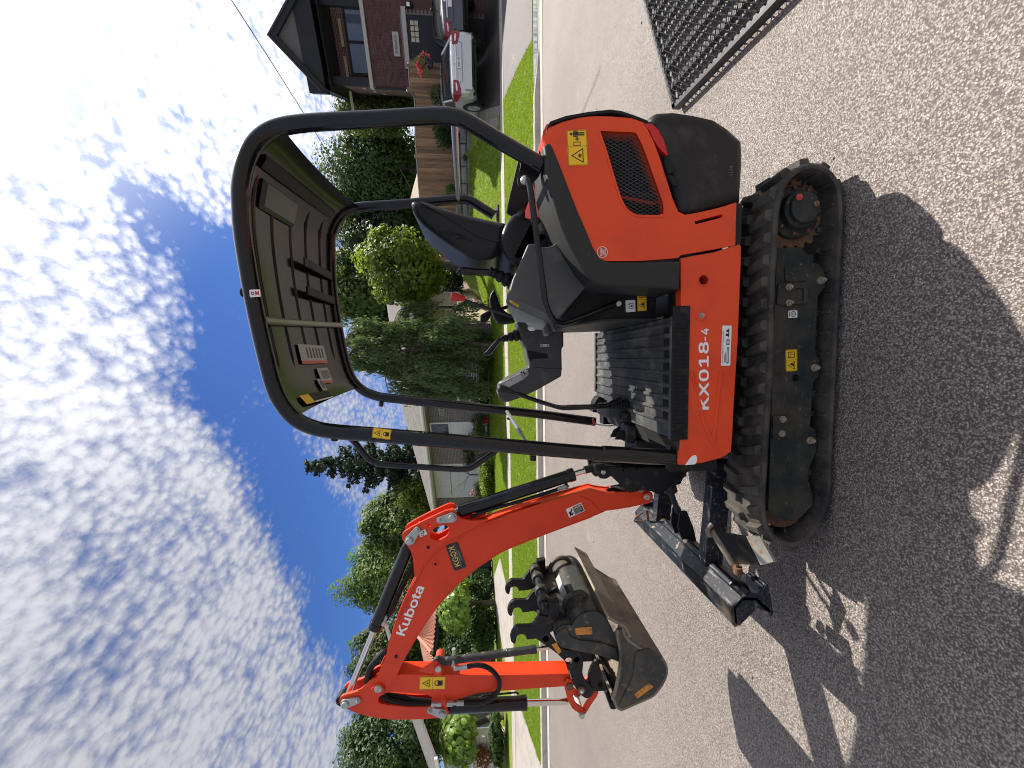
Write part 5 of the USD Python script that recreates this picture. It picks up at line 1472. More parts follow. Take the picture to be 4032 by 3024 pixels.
P('cylinder_eye', cyl(w('VC', 560, 632, YI), w('VC', 572, 590, YI), .032, .024, 20), M_BLACK, parent=c2)
P('guide_rod', cyl(w('VC', 388, 1075, YI - .03), w('VC', 262, 1380, YI - .03), .004, n=8), M_ZINC, parent=c2)
for k_, off in enumerate((0, 14)):
    P('boom_hose', tube(smooth_path(ws('VC', YM0 + .03 + .02 * k_, (592 + off, 650), (585 + off, 720), (545 + off, 800), (505 + off, 880), (475 + off * .6, 960), (445, 1025)), 5), .009, 10), M_HOSE, 60)
P('hose_fitting', cat(cyl(w('VC', 450, 1000, YM0 + .03), w('VC', 438, 1030, YM0 + .03), .011, n=6), cyl(w('VC', 438, 1030, YM0 + .03), w('VC', 425, 1050, YM0 + .03), .013, n=10)), M_ZINC, False)
for k_ in range(3):
    P('arm_hose', tube(smooth_path(ws('VC', YM0 + .025 + .025 * k_, (445 - 8 * k_, 1190), (400 - 8 * k_, 1240), (362 - 6 * k_, 1290), (345 - 4 * k_, 1340), (345, 1390), (400, 1440)), 5), .0125, 12), M_HOSE, 60)

# ---------------------------------------------------------------- arm
vj = lambda pts, Y: [w('VJ', x, y, Y)[[0, 2]] for x, y in pts]
YA0, YA1 = YM0 + .004, YM1 - .004
arm = [(78, 590), (82, 560), (100, 535), (135, 520), (180, 510), (240, 490), (290, 455), (330, 415), (365, 390), (400, 375), (460, 372), (560, 352), (620, 346), (900, 348), (1200, 350), (1500, 350), (1800, 344), (2078, 336), (2088, 380), (2088, 430), (2040, 448), (1850, 460), (1620, 478), (1420, 492), (1290, 505), (1180, 540), (1090, 568), (1042, 582), (1030, 620), (1015, 690), (985, 715), (940, 722), (850, 732), (700, 738), (560, 738), (440, 728), (330, 708), (240, 684), (160, 652), (105, 622)]
ah = rnd([(415, 575), (425, 540), (470, 512), (520, 496), (700, 508), (850, 520), (890, 545), (893, 595), (870, 630), (700, 632), (500, 612), (432, 598)], 14, 4)
AR = P('arm', cat(prism(vj(arm, YA0), YA0, YA0 + .014, holes=[vj(ah, YA0)]), prism(vj(arm, YA0), YA1 - .014, YA1, holes=[vj(ah, YA0)]), prism(vj([(560, 352), (620, 347), (1500, 351), (2078, 337), (2088, 430), (2040, 446), (1620, 476), (1290, 503), (1100, 560), (930, 500), (700, 480), (560, 470)], YA0), YA0 + .013, YA1 - .013), prism(vj([(560, 738), (700, 738), (940, 722), (960, 660), (700, 645), (520, 625), (430, 640), (330, 700)], YA0), YA0 + .013, YA1 - .013)), M_RED2, 30)
for (a, b) in (((130, 605), (236, 575)), ((975, 690), (868, 662))):
    A_, B_2 = w('VJ', *a, YA0 - .012), w('VJ', *b, YA0 - .012)
    q = hull([(A_[0] + .026 * math.cos(t), y, A_[2] + .026 * math.sin(t)) for t in np.linspace(0, 6.28, 20) for y in (YA0 - .012, YA0 - .003)] + [(B_2[0] + .016 * math.cos(t), y, B_2[2] + .016 * math.sin(t)) for t in np.linspace(0, 6.28, 16) for y in (YA0 - .012, YA0 - .003)])
    P('keeper_plate', q, M_ZINC, 30, parent=AR)
    P('pin_head', ycyl(A_, .0185, YA0 - .024, YA0 - .011, 24, .003), M_ZINC, 40, parent=AR)
    P('plate_bolt', hexbolt(B_2, .0085, YA0 - .024, YA0 - .012), M_ZINC, False, parent=AR)
P('pin_cap', ycyl(w('VJ', 110, 545, YI), .030, YA0 + .02, YA1 - .02, 20, .004), M_BLACKM, parent=AR)
M_, W_, H_ = plate_frame('VJ', YA0, (885, 470), (885, 360), (775, 470), .0012)
M_, W_, H_ = plate_frame('VJ', YA0, (1000, 472), (1006, 360), (775, 472), .0012)
p1_ = pictos('triangle_belt', W_, H_)
s_ = sticker(AR, 'warning_sticker', M_, W_, H_, M_YEL, [(pictos('triangle_belt', W_, H_), M_PRINT)], label='yellow sticker with triangle and person on the arm')
# slot hoses, fittings, hose loop
for k_ in range(2):
    ah_ = P('arm_hose', tube(smooth_path(ws('VJ', YA0 + .02 + .03 * k_, (380, 440 + 50 * k_), (470, 545 - 30 * k_), (600, 590 - 50 * k_), (740, 605 - 40 * k_), (880, 606 - 30 * k_)), 5), .0125, 12), M_HOSE, 60)
hf = [((880, 606), (905, 606), .0125), ((905, 606), (935, 605), .0095), ((935, 605), (968, 604), .0115), ((1015, 602), (1068, 598), .0130), ((1068, 597), (1100, 596), .0085), ((1100, 595), (1168, 594), .0125)]
for a, b, r in hf:
    P('hose_fitting', cyl(w('VJ', *a, YA0 - .02), w('VJ', *b, YA0 - .02), r, n=6), M_ZINC, False)
P('hose_clamp', prism(vj([(985, 565), (1005, 545), (1012, 640), (1035, 665), (1020, 690), (1000, 640)], YA0 - .01), YA0 - .02, YA0 - .006, .002), M_RED2, parent=AR)
P('hose_loop', tube(smooth_path(ws('VJ', YA0 - .03, (1195, 276), (1260, 262), (1330, 268), (1395, 298), (1445, 348), (1472, 405), (1470, 465), (1440, 520), (1390, 560), (1320, 588), (1240, 596), (1165, 595)), 5), .0125, 12), M_HOSE, 60)
P('hose_fitting', cat(cyl(w('VJ', 1128, 288, YA0 - .03), w('VJ', 1198, 276, YA0 - .03), .0125, n=6), cyl(w('VJ', 1075, 296, YA0 - .03), w('VJ', 1130, 288, YA0 - .03), .009, n=10)), M_ZINC, False)
P('pressure_pipe', tube(fillet3(ws('VJ', YA1, (1060, 545), (1300, 545), (1330, 530), (1620, 500), (1640, 515)), .01), .005, 8), M_BLACKM)
# bucket cylinder and thumb cylinder
c3 = ram('bucket_cylinder', w('VJ', 1042, 625, YI), w('VJ', 1714, 590, YI), .0350, w('VJ', 2070, 577, YI), .0175)
P('cylinder_eye', cyl(w('VJ', 1046, 625, YI), w('VJ', 965, 680, YI), .030, .024, 18), M_BLACK, parent=c3)
M_TH = mat('thumb_cylinder_paint', (0.022, 0.022, 0.022), .5, dirt=[((0.10, 0.095, 0.09), 26.0, .56, .72)], bump=(200, .3, .002))
c4 = ram('thumb_cylinder', w('VJ', 1000, 228, YI - .02), w('VJ', 1797, 122, YI - .02), .0205, w('VJ', 1960, 98, YI - .02), .0115, M_TH)
P('cylinder_eye', cat(cyl(w('VJ', 1004, 228, YI - .02), w('VJ', 940, 232, YI - .02), .020, .030, 18), ycyl(w('VJ', 935, 225, YI), .026, YI - .045, YI + .005, 20)), M_TH, parent=c4)
P('cylinder_port', cat(cyl(w('VJ', 1075, 220, YI - .03), w('VJ', 1070, 275, YI - .04), .010, n=10), cyl(w('VJ', 1080, 165, YI - .02), w('VJ', 1075, 120, YI - .02), .010, n=10)), M_ZINC, parent=c4)
a, b = w('VJ', 1506, 140, YI - .0425), w('VJ', 1640, 112, YI - .0425)
o_ = w('VJ', 1506, 138, YI - .0425)
P('cylinder_lettering', text('HC', .015, frame_from(o_, w('VJ', 1560, 132, YI - .0425) - o_, w('VJ', 1503, 100, YI - .0425) - o_), .022, .002), M_LETW, False, parent=c4)
P('thumb_bracket', cat(prism(rnd(vj([(880, 345), (820, 330), (770, 320), (900, 240), (935, 240), (975, 300), (965, 325)], YA0 - .01), .006), YA0 - .008, YA0 + .004, .003), ycyl(w('VJ', 943, 288, YA0), .024, YA0 - .028, YA1 + .02, 26, .004)), M_RED2, parent=AR)
P('bracket_pin', ycyl(w('VJ', 943, 288, YA0 - .02), .0165, YA0 - .032, YA0 - .024, 22, .001), M_PINC, parent=AR)
# ---------------------------------------------------------------- coupler, thumb, bucket (parts of the excavator)
vl = lambda pts, Y: [w('VL', x, y, Y)[[0, 2]] for x, y in pts]


def strip_shell(profile, y0, y1, t):
    """open curved plate: XZ polyline thickened by t, from y0 to y1"""
    p = np.asarray(profile, float)
    d = np.gradient(p, axis=0)
    d /= np.linalg.norm(d, axis=1, keepdims=True)
    n = np.column_stack([-d[:, 1], d[:, 0]])
    poly = np.vstack([p, (p + n * t)[::-1]])
    return prism(poly, y0, y1)


def capsule(a, b, ra, rb, y0, y1, ch=.003):
    a, b = np.asarray(a)[[0, 2]], np.asarray(b)[[0, 2]]
    q = Polygon(trimesh.convex.hull_points(np.vstack([[a + ra * np.array([math.cos(t), math.sin(t)]) for t in np.linspace(0, 6.283, 24, endpoint=False)], [b + rb * np.array([math.cos(t), math.sin(t)]) for t in np.linspace(0, 6.283, 24, endpoint=False)]])))
    return prism(np.array(q.exterior.coords)[:-1], y0, y1, ch)


# red rocker links from arm to bucket rod
for y0, y1 in ((YA0 - .018, YA0 - .003), (YA1 + .003, YA1 + .018)):
    lk = [(760, 1395), (790, 1365), (830, 1370), (855, 1400), (845, 1450), (848, 1530), (870, 1590), (935, 1640), (965, 1670), (950, 1700), (910, 1690), (840, 1640), (795, 1560), (772, 1470)]
    P('rocker_link', prism(rnd(vl(lk, YA0 - .018), .006), y0, y1, .003), M_RED2, 35)
    lk = [(905, 1665), (950, 1610), (1010, 1520), (1060, 1470), (1085, 1480), (1070, 1520), (1020, 1590), (965, 1680), (940, 1700), (915, 1690)]
    P('bucket_link', prism(rnd(vl(lk, YA0 - .004), .006), y0 + .012, y1 + .012, .003), M_RED2, 35)
P('link_pin', ycyl(w('VJ', 2188, 695, YA0 - .02), .016, YA0 - .032, YA1 + .03, 22, .002), M_PINC)
P('arm_pin', ycyl(w('VJ', 2085, 448, YA0 - .02), .020, YA0 - .028, YA1 + .03, 22, .002), M_RUST)
YTH = 1.885
th = [(498, 982), (560, 950), (622, 930), (700, 1040), (760, 1085), (850, 1096), (892, 1120), (925, 1165), (940, 1205), (932, 1300), (955, 1370), (1000, 1415), (1030, 1455), (1030, 1500), (1005, 1532), (965, 1540), (925, 1515), (880, 1460), (842, 1400), (812, 1290), (765, 1190), (705, 1130), (600, 1050)]
th_hole = [(805 + 34 * math.cos(a), 1190 + 30 * math.sin(a)) for a in np.linspace(0, 6.283, 18, endpoint=False)]
TH = P('thumb', cat(prism(rnd(vl(th, YTH), .004), YTH, YTH + .014, holes=[vl(th_hole, YTH)]), prism(rnd(vl(th, YTH), .004), 2 * YC - YTH - .014, 2 * YC - YTH, holes=[vl(th_hole, YTH)]), *[cyl((c[0], YTH, c[2]), (c[0], 2 * YC - YTH, c[2]), .016, n=16) for c in (w('VL', 590, 985, YTH), w('VL', 880, 1180, YTH))]), M_FRAMEB, 30)
tc = w('VL', 920, 1455, YTH)
P('thumb_pin', ycyl(tc, .021, YTH - .012, 2 * YC - YTH + .012, 24, .003), M_RUST, parent=TH)
P('thumb_bolt', hexbolt(tc, .0095, YTH - .026, YTH - .011), M_PINC, False, parent=TH)
st_ = vl([(643, 1038), (688, 1018), (736, 1098), (708, 1126)], YTH)
P('thumb_sticker', prism(rnd(st_, .003), YTH - .0015, YTH + .001), mat('thumb_orange', (0.72, 0.27, 0.02), .45), False, parent=TH)
# ears of the main bucket that carry it on the arm
be = [(985, 1360), (990, 1310), (1012, 1250), (1050, 1190), (1085, 1172), (1100, 1240), (1122, 1330), (1150, 1390), (1182, 1440), (1175, 1470), (1000, 1480), (985, 1440)]
for y0, y1 in ((1.905, 1.922), (2 * YC - 1.922, 2 * YC - 1.905)):
    BE = P('bucket_ear', prism(rnd(vl(be, 1.905), .008), y0, y1, .003), M_FRAMEB, 30)
P('ear_bolt', hexbolt(w('VL', 1100, 1425, 1.9), .010, 1.888, 1.905), M_BLACKM, False)
P('ear_pin', ycyl(w('VL', 1190, 1520, 1.9), .022, 1.84, 2 * YC - 1.84, 20, .003), M_BLACKM)
P('bucket_cross_tube', cyl(w('VL', 1080, 1190, 1.93), w('VL', 1245, 1430, 1.80), .018, n=16), M_BKT)

# main ditching bucket: shell swept across, side plates, lip
YB0, YB1 = 1.68, 2.35
lip = [w('VL', x, y, YB1)[[0, 2]] for x, y in ((845, 140), (960, 205), (1000, 290), (1190, 410))]
ln = lambda x, y: w('VL', x, y, YB0)[[0, 2]]
out = [ln(1218, 1560), ln(1240, 1625), ln(1275, 1652), ln(1310, 1657), ln(1410, 1612), ln(1520, 1565), ln(1600, 1525), ln(1655, 1465), ln(1700, 1395), ln(1725, 1330), ln(1732, 1285), ln(1722, 1225), ln(1690, 1170), lip[3], lip[2], lip[1]]
out = smooth_path(np.array(out), 3)
MBK = P('bucket', cat(strip_shell(out, YB0, YB1, -.012 if area2(np.vstack([out, out[:1]])) < 0 else .012)), M_BKTD, 45, 'wide ditching bucket with mud on its steel')
P('cutting_edge', strip_shell(np.array([lip[0], lip[1], lip[2] * .8 + lip[1] * .2]), YB0 - .004, YB1 + .004, .014), M_BKTD, 20, parent=MBK)
side = np.vstack([out, [ln(1300, 905), ln(1268, 900), ln(1262, 960), ln(1285, 1060), ln(1294, 1160), ln(1285, 1270), ln(1262, 1400), ln(1238, 1500)]])
side_in = [ln(1218, 1560), ln(1240, 1625), ln(1310, 1655), ln(1410, 1610), ln(1600, 1523), ln(1655, 1463), ln(1700, 1393), ln(1730, 1287), ln(1690, 1172), lip[3], lip[2], ln(1330, 905), ln(1268, 900), ln(1262, 960), ln(1285, 1060), ln(1294, 1160), ln(1285, 1270), ln(1262, 1400), ln(1238, 1500)]
for y0, y1 in ((YB0 + .001, YB0 + .014), (YB1 - .014, YB1 - .001)):
    P('bucket_side', prism(side_in, y0, y1), M_BKT, 30, parent=MBK)
wear = [ln(1425, 1100), ln(1560, 1060), ln(1660, 1160), ln(1712, 1260), ln(1710, 1320), ln(1640, 1440), ln(1570, 1500), ln(1440, 1560), ln(1330, 1600), ln(1270, 1605), ln(1330, 1480), ln(1400, 1330)]
P('bucket_cheek', prism(rnd(wear, .02), YB0 - .006, YB0 + .002, .003), M_BKT, 40, parent=MBK)
for q in ([(1410, 1490), (1545, 1385), (1590, 1420), (1440, 1530)],):
    P('bucket_sticker', prism(rnd([ln(*p) for p in q], .004), YB0 - .0075, YB0), M_ORG, False, 'worn orange sticker', parent=MBK)
rim = [ln(1266, 905), ln(1262, 960), ln(1285, 1060), ln(1294, 1160), ln(1285, 1270), ln(1262, 1400), ln(1238, 1500), ln(1218, 1560)]
P('side_rim', tube([(p[0], YB0 + .006, p[1]) for p in smooth_path(np.array(rim), 3)], .009, 8), M_BKTD, 60, parent=MBK)

# ---------------------------------------------------------------- spare bucket clamped inside (a thing of its own)
SPB = thing('spare_bucket', 'small black hooked bucket clamped inside the larger digger bucket', 'bucket', (-1.35, YC, .7))
YS_0, YS_1 = 1.745, 2.275


def SP(name, mesh, m, smooth=32, label=None, parent=None):
    return part(parent or SPB, name, mesh, m, smooth, label)


ls = lambda x, y: w('VL', x, y, YS_0)[[0, 2]]
prof = [ls(672, 965), ls(690, 905), ls(735, 870), ls(785, 855), ls(835, 860), ls(850, 830), ls(875, 795), ls(920, 758), ls(970, 737), ls(1040, 727), ls(1085, 738), ls(1130, 768), ls(1175, 825), ls(1205, 880), ls(1240, 960), ls(1268, 1060)]
prof_s = np.vstack([smooth_path(np.array(prof[:5]), 4), smooth_path(np.array(prof[5:]), 4)])
sd = 1 if area2(np.vstack([prof_s, prof_s[:1]])) > 0 else -1
SP('bucket_shell', strip_shell(prof_s, YS_0, YS_1, .012 * sd), M_BKT, 40)
sidep = np.vstack([prof_s, [ls(1280, 1140), ls(1275, 1200), ls(1200, 1165), ls(1100, 1135), ls(1000, 1112), ls(880, 1092), ls(800, 1075), ls(735, 1058), ls(690, 1012)]])
for y0, y1 in ((YS_0 - .002, YS_0 + .012), (YS_1 - .012, YS_1 + .002)):
    SP('bucket_side', prism(sidep, y0, y1), M_BKT, 30)
band = [ls(676, 970), ls(692, 920), ls(740, 885), ls(785, 872), ls(800, 930), ls(835, 965), ls(900, 985), ls(1000, 995), ls(1120, 1015), ls(1245, 1062), ls(1262, 1180), ls(1100, 1132), ls(1000, 1108), ls(880, 1088), ls(735, 1052), ls(695, 1010)]
SP('wear_band', prism(rnd(band, .006), YS_0 - .010, YS_0 - .001, .003), M_BKT, 40)
SP('bucket_sticker', prism(rnd([ls(858, 880), ls(1015, 868), ls(1025, 935), ls(872, 945)], .004), YS_0 - .0045, YS_0), M_ORG, False, 'worn orange sticker')
lips2 = [w('VL', 1180, 660, 1.9)[[0, 2]], w('VL', 1240, 840, 1.9)[[0, 2]]]
SP('spare_cutting_edge', strip_shell(np.array([prof_s[-1], prof_s[-1] + (prof_s[-1] - prof_s[-4]) * .8]), YS_0 + .01, YS_1 - .01, .012 * sd), M_BKTD, 20)
SP('shell_label', prism(rnd([w('VL', x, y, 1.93)[[0, 2]] for x, y in ((712, 520), (745, 465), (795, 580), (765, 635))], .003), 1.90, 2.02), M_GREYL, False, 'torn pale label')
hook = [(258, 975), (272, 925), (300, 885), (330, 868), (450, 866), (475, 850), (500, 810), (530, 770), (575, 770), (640, 800), (700, 770), (770, 730), (800, 800), (760, 860), (690, 900), (640, 925), (560, 975), (470, 990), (412, 994), (405, 965), (380, 945), (345, 948), (322, 962), (308, 1030), (290, 1034), (268, 1015)]
hk_xz = [w('VL', x, y, 1.80)[[0, 2]] for x, y in hook]
for yy in (1.80, 2.005, 2.20):
    HK = SP('hook_plate', prism(rnd(hk_xz, .005), yy, yy + .024, .004, steps=2), M_FRAMEB, 35)
c = np.mean([w('VL', x, y, 1.80)[[0, 2]] for x, y in ((500, 830), (560, 880))], 0)
SP('hook_tube', cyl((c[0] + .07, 1.80, c[1] - .035), (c[0] + .07, 2.22, c[1] - .035), .020, n=18), M_FRAMEB, 60)
for yy in (1.86, 1.95, 2.07, 2.15):
    SP('hook_collar', cyl((c[0] + .07, yy, c[1] - .035), (c[0] + .07, yy + .035, c[1] - .035), .034, n=20, ch=.004), M_BKT, 60)
for yy in (1.80, 2.20):
    SP('hook_web', hull([(c[0] + dx, yy + dy, c[1] + dz) for dx, dz in ((.02, -.04), (.11, -.05), (.12, -.10), (.04, -.10)) for dy in (-.008, .03)]), M_FRAMEB)
for (p, yy) in (([(775, 700), (765, 650), (800, 595), (850, 565), (905, 550), (950, 565), (965, 600), (985, 640)], 1.86), ([(650, 395), (632, 330), (660, 270), (710, 235), (760, 228), (800, 250), (815, 290), (835, 320)], 2.20)):
    SP('lifting_eye', tube(smooth_path(ws('VL', yy, *p), 4), .0135, 10), M_BKT, 60)

# ---------------------------------------------------------------- dozer blade
YD0, YD1 = 1.47, 2.50
n0 = w('VK', 1240, 735, YD0)
f0 = w('VK', 575, 38, YD1)
tx_, tz_ = (n0[0] + f0[0]) / 2, (n0[2] + f0[2]) / 2
bt = w('VK', 1530, 742, YD0)
bx_, bz_ = bt[0], bt[2]
DB = P('dozer_blade', strip_shell(np.array([(tx_ - .075, tz_ - .022), (tx_ + .005, tz_ - .010), (tx_ + .040, (tz_ * .75 + bz_ * .25)), (tx_ + .035, (tz_ * .4 + bz_ * .6)), (bx_ - .005, bz_ + .01), (bx_ - .03, bz_ - .005)]), YD0, YD1, .014), M_BLADE_, 45, 'scratched dark blue steel dozer blade')
P('blade_back', prism(rnd([(tx_ + .012, tz_ - .02), (tx_ + .062, tz_ - .05), (tx_ + .075, tz_ * .6 + bz_ * .4), (tx_ + .05, bz_ + .03), (bx_ + .01, bz_ + .01), (tx_ + .05, tz_ * .4 + bz_ * .6), (tx_ + .048, tz_ * .75 + bz_ * .25)], .01), YD0 + .09, YD1 - .09, .008), M_BLADE_, 40, parent=DB)
for y0 in (YD0, YD1 - .012):
    P('blade_end', prism([(tx_ - .075, tz_ - .03), (tx_ - .06, tz_ - .008), (tx_ + .01, tz_), (tx_ + .06, tz_ - .05), (tx_ + .078, tz_ - .12), (tx_ + .10, bz_ + .07), (tx_ + .09, bz_ + .005), (bx_ - .02, bz_ - .02), (bx_ + .01, bz_ + .05), (tx_ + .0, tz_ - .11)], y0, y0 + .012, .002), M_BLADE_, 30, parent=DB)
P('end_flange', cat(box((tx_ + .055, YD0 - .004, bz_ + .01), (tx_ + .105, YD0 + .10, bz_ + .024), .003), box((tx_ + .05, YD0 - .004, tz_ - .14), (tx_ + .10, YD0 + .10, tz_ - .126), .003)), M_BLADE_, 30, parent=DB)
M_ = frame_from((tx_ - .070, YD0 + .075, tz_ - .0195), [0, 1, 0], [.08, 0, .012])
M_ = frame_from((tx_ - .060, YD0 + .065, tz_ - .018), [1, 0, .15], [0, 1, 0])
sticker(DB, 'hook_sticker', M_, .045, .045, M_WHT, [(pictos('hook', .045, .045), M_PRINT)], r=.001)
P('blade_hole', cyl((tx_ - .05, YD0 + .035, tz_ - .022), (tx_ - .05, YD0 + .035, tz_ - .012), .013, n=16), M_CONC, False, parent=DB)
for yy in (YC - .26, YC + .26):
    P('blade_arm', hull([(-.52, yy - .03, .24), (-.52, yy + .03, .24), (-.52, yy - .03, .34), (-.52, yy + .03, .34), (tx_ + .05, yy - .03, .29), (tx_ + .05, yy + .03, .29), (tx_ + .05, yy - .03, .38), (tx_ + .05, yy + .03, .38)]), M_BLADE_)
    P('arm_gusset', hull([(tx_ + .22, yy - .006, .30), (tx_ + .05, yy - .006, tz_ - .05), (tx_ + .05, yy - .006, .27), (tx_ + .22, yy + .006, .30), (tx_ + .05, yy + .006, tz_ - .05), (tx_ + .05, yy + .006, .27)]), M_BLADE_, False)
for yy in (YC - .045, YC + .033):
    P('ram_lug', prism(rnd([(tx_ + .03, bz_ + .03), (tx_ + .03, tz_ - .06), (tx_ + .13, tz_ - .02), (tx_ + .22, tz_ - .03), (tx_ + .23, tz_ - .07), (tx_ + .12, bz_ + .05)], .015), yy, yy + .012, .003), M_FRAMEB, parent=DB)
P('blade_ram', cat(cyl((tx_ + .20, YC, tz_ - .045), (tx_ + .34, YC, tz_ + .01), .016, n=16), cyl((tx_ + .32, YC, tz_ + .0), (-.40, YC, .50), .036, n=22, ch=.004)), mat('ram_rusty', (0.016, 0.016, 0.018), .5, dirt=[((0.14, 0.06, 0.03), 16.0, .60, .70)]), 50)
P('ram_hose', tube(smooth_path([(-.42, YC - .06, .47), (-.52, YC - .065, .46), (-.62, YC - .06, .40), (-.66, YC - .05, .38)], 5), .010, 10), M_HOSE, 60)
P('swing_hose', tube(smooth_path([(-.66, YC + .05, .50), (-.60, YC + .08, .42), (-.50, YC + .10, .44)], 5), .022, 12), M_HOSE, 60)
P('blade_bolt', cat(cyl((tx_ + .075, YD0 + .14, tz_ - .12), (tx_ + .105, YD0 + .14, tz_ - .115), .020, n=16), cyl((tx_ + .10, YD0 + .14, tz_ - .115), (tx_ + .122, YD0 + .14, tz_ - .11), .010, n=6)), M_RUST, 20, parent=DB)
P('blade_chain_bolt', cat(tube(fillet3([(tx_ - .02, YD1 - .10, tz_), (tx_ - .02, YD1 - .10, tz_ + .05), (tx_ + .03, YD1 - .14, tz_ + .06), (tx_ + .06, YD1 - .14, tz_ + .01)], .02), .006, 8), tube([(tx_ + .03, YD1 - .2, tz_), (tx_ + .13, YD1 - .26, tz_ + .04)], .009, 8)), M_RUST, 60, parent=DB)
# folded extension plate hung on the near side of the blade's back
e0, e1, e2, e3 = w('VK', 1110, 165, 1.62), w('VK', 1360, 205, 1.56), w('VK', 1465, 415, 1.50), w('VK', 1262, 408, 1.56)
nn_ = np.cross(e1 - e0, e3 - e0)
nn_ /= np.linalg.norm(nn_)
EP = P('extension_plate', hull([q + nn_ * s for q in (e0, e1, e2, e3) for s in (0, .012)]), mat('plate_dirty', (0.010, 0.010, 0.011), .5, spec=.25, dirt=[((0.075, 0.05, 0.03), 10.0, .50, .68), ((0.36, 0.28, 0.18), 16.0, .66, .74)]), False, 'folded blade extension plate, dirty and rusty')
f1, f2 = w('VK', 1452, 195, 1.54), w('VK', 1560, 390, 1.47)
P('extension_edge', hull([q + [0, 0, s] for q in (e1, f1, f2, e2) for s in (0, -.012)]), mat('plate_worn', (0.30, 0.29, 0.25), .5, metal=.3, dirt=[((0.26, 0.13, 0.07), 18.0, .5, .66), ((0.45, 0.40, 0.30), 30.0, .55, .7)]), False, 'bare worn steel edge', parent=EP)
P('extension_tube', cyl(e0 + [0, 0, 0], e3 + [0, 0, .0], .013, n=14), M_BKTD, parent=EP)
P('extension_hook', tube(fillet3([e0 + [.03, 0, .0], e0 + [.01, -.01, .03], e0 + [-.02, -.01, .02], e0 + [-.015, 0, -.01]], .015), .010, 10), M_BKTD, 60, parent=EP)

# ---------------------------------------------------------------- trailer ramp lying on the road (upper right of the photo's frame)
t0 = g('VM', 562, 952, .06)
ta = g('VM', 1470, 0, .06)
tb = g('VM', 302, 0, .06)
da = (ta - t0) / np.linalg.norm(ta - t0)
db = (tb - t0) / np.linalg.norm(tb - t0)
RM = thing('trailer_ramp', 'black steel mesh trailer ramp lying on the road behind the digger', 'ramp', t0 * [1, 1, 0])
M_ANG = mat('ramp_steel', (0.018, 0.019, 0.022), .42, spec=.4, var=((0.06, 0.06, 0.064), 9.0, .5, .72), dirt=((0.05, 0.045, 0.04), 60.0, .68, .8))
M_EXP = mat('expanded_mesh', (0.010, 0.010, 0.011), .36, spec=.4, var=((0.05, 0.05, 0.052), 30.0, .5, .7))
rp = lambda a, b, z: t0 + da * a + db * b + np.array([0, 0, z - .06])
LA, LB = 2.0, 1.9


def bar(p, q, wv, hv, wd):
    wv = np.asarray(wv, float)
    return hull([r + wv * a * wd / 2 + np.array([0, 0, 1.0]) * b * hv / 2 for r in (p, q) for a in (-1, 1) for b in (-1, 1)])


part(RM, 'edge_angle', cat(bar(rp(0, .0, .045), rp(LA, .0, .045), db, .05, .006), bar(rp(0, .02, .069), rp(LA, .02, .069), db, .005, .045)), M_ANG, False)
part(RM, 'end_angle', cat(bar(rp(0, 0, .045), rp(0, LB, .045), da, .05, .006), bar(rp(.018, 0, .0695), rp(.018, LB, .0695), da, .004, .036)), M_ANG, False)
for k_ in range(1, 9):
    part(RM, 'ramp_rib', bar(rp(.02, k_ * .20, .050), rp(LA, k_ * .20, .050), db, .036, .045), M_ANG, False)
ex_ = []
pa_, pb_ = .024, .075
na_, nb_ = int(LA / pa_), int(1.72 / pb_)
for i in range(1, na_):
    pts = []
    for j in range(0, nb_ * 2 + 1):
        pts.append(rp(i * pa_ + (.010 if (j + (i % 2)) % 2 else -.010) * 1.0 + .012, .035 + j * pb_ / 2 * .98, .076 + .003 * ((j + i) % 2)))
    pts = np.array(pts)
    ex_.append(tube(pts, .0038, 4, False))
part(RM, 'expanded_metal', ex_, M_EXP, False)
# ================================================================ the street behind
FD, SD = np.array([-.886, .464]), np.array([.464, .886])       # house fronts and their depth direction
U3 = lambda s, t, z, O: np.array([O[0] + FD[0] * s + SD[0] * t, O[1] + FD[1] * s + SD[1] * t, z])
M_TRUNK = mat('bark', (0.10, 0.078, 0.058), 0.9, var=((0.05, 0.04, 0.032), (6, 6, 1.5), .45, .65), bump=(30, .6, .02))
M_WFRAME = mat('white_frame', (0.70, 0.70, 0.68), .5)
M_GLASS = mat('dark_window', (0.018, 0.022, 0.024), .06, spec=.8)
M_GLASSB = mat('blue_window', (0.10, 0.14, 0.20), .08, spec=.8)
M_SHING = mat('grey_shingles', (0.175, 0.165, 0.152), .9, var=[((0.11, 0.104, 0.096), (1.5, 1.5, 16), .42, .62), ((0.23, 0.22, 0.20), (5, 5, 30), .55, .75)], bump=(40, .6, .02))
M_FASC = mat('beige_fascia', (0.50, 0.47, 0.40), .6)
M_SID = mat('white_siding', (0.60, 0.60, 0.60), .55)


def leafmat(name, c, tr, k=.35, isl=.38, rough=.5):
    return mat(name, c, rough, island=isl, spec=.35, transl=(tr, k))


L_MID = leafmat('leaf_mid', (0.075, 0.125, 0.028), (0.18, 0.27, 0.04))
L_DARK = leafmat('leaf_dark', (0.050, 0.088, 0.030), (0.10, 0.17, 0.035), .30)
L_YEL = leafmat('leaf_bright', (0.12, 0.18, 0.026), (0.30, 0.40, 0.04), .42)
L_OLV = leafmat('leaf_olive', (0.085, 0.115, 0.035), (0.18, 0.24, 0.05), .34)
L_SPR = leafmat('needle_dark', (0.030, 0.052, 0.034), (0.04, 0.07, 0.035), .2)
L_WEEP = leafmat('needle_weeping', (0.075, 0.115, 0.045), (0.17, 0.24, 0.06), .36)
L_CAT = leafmat('leaf_catalpa', (0.15, 0.235, 0.05), (0.42, 0.58, 0.09), .45, .36, .38)
L_IVY = leafmat('leaf_ivy', (0.045, 0.085, 0.02), (0.10, 0.18, 0.03), .28)


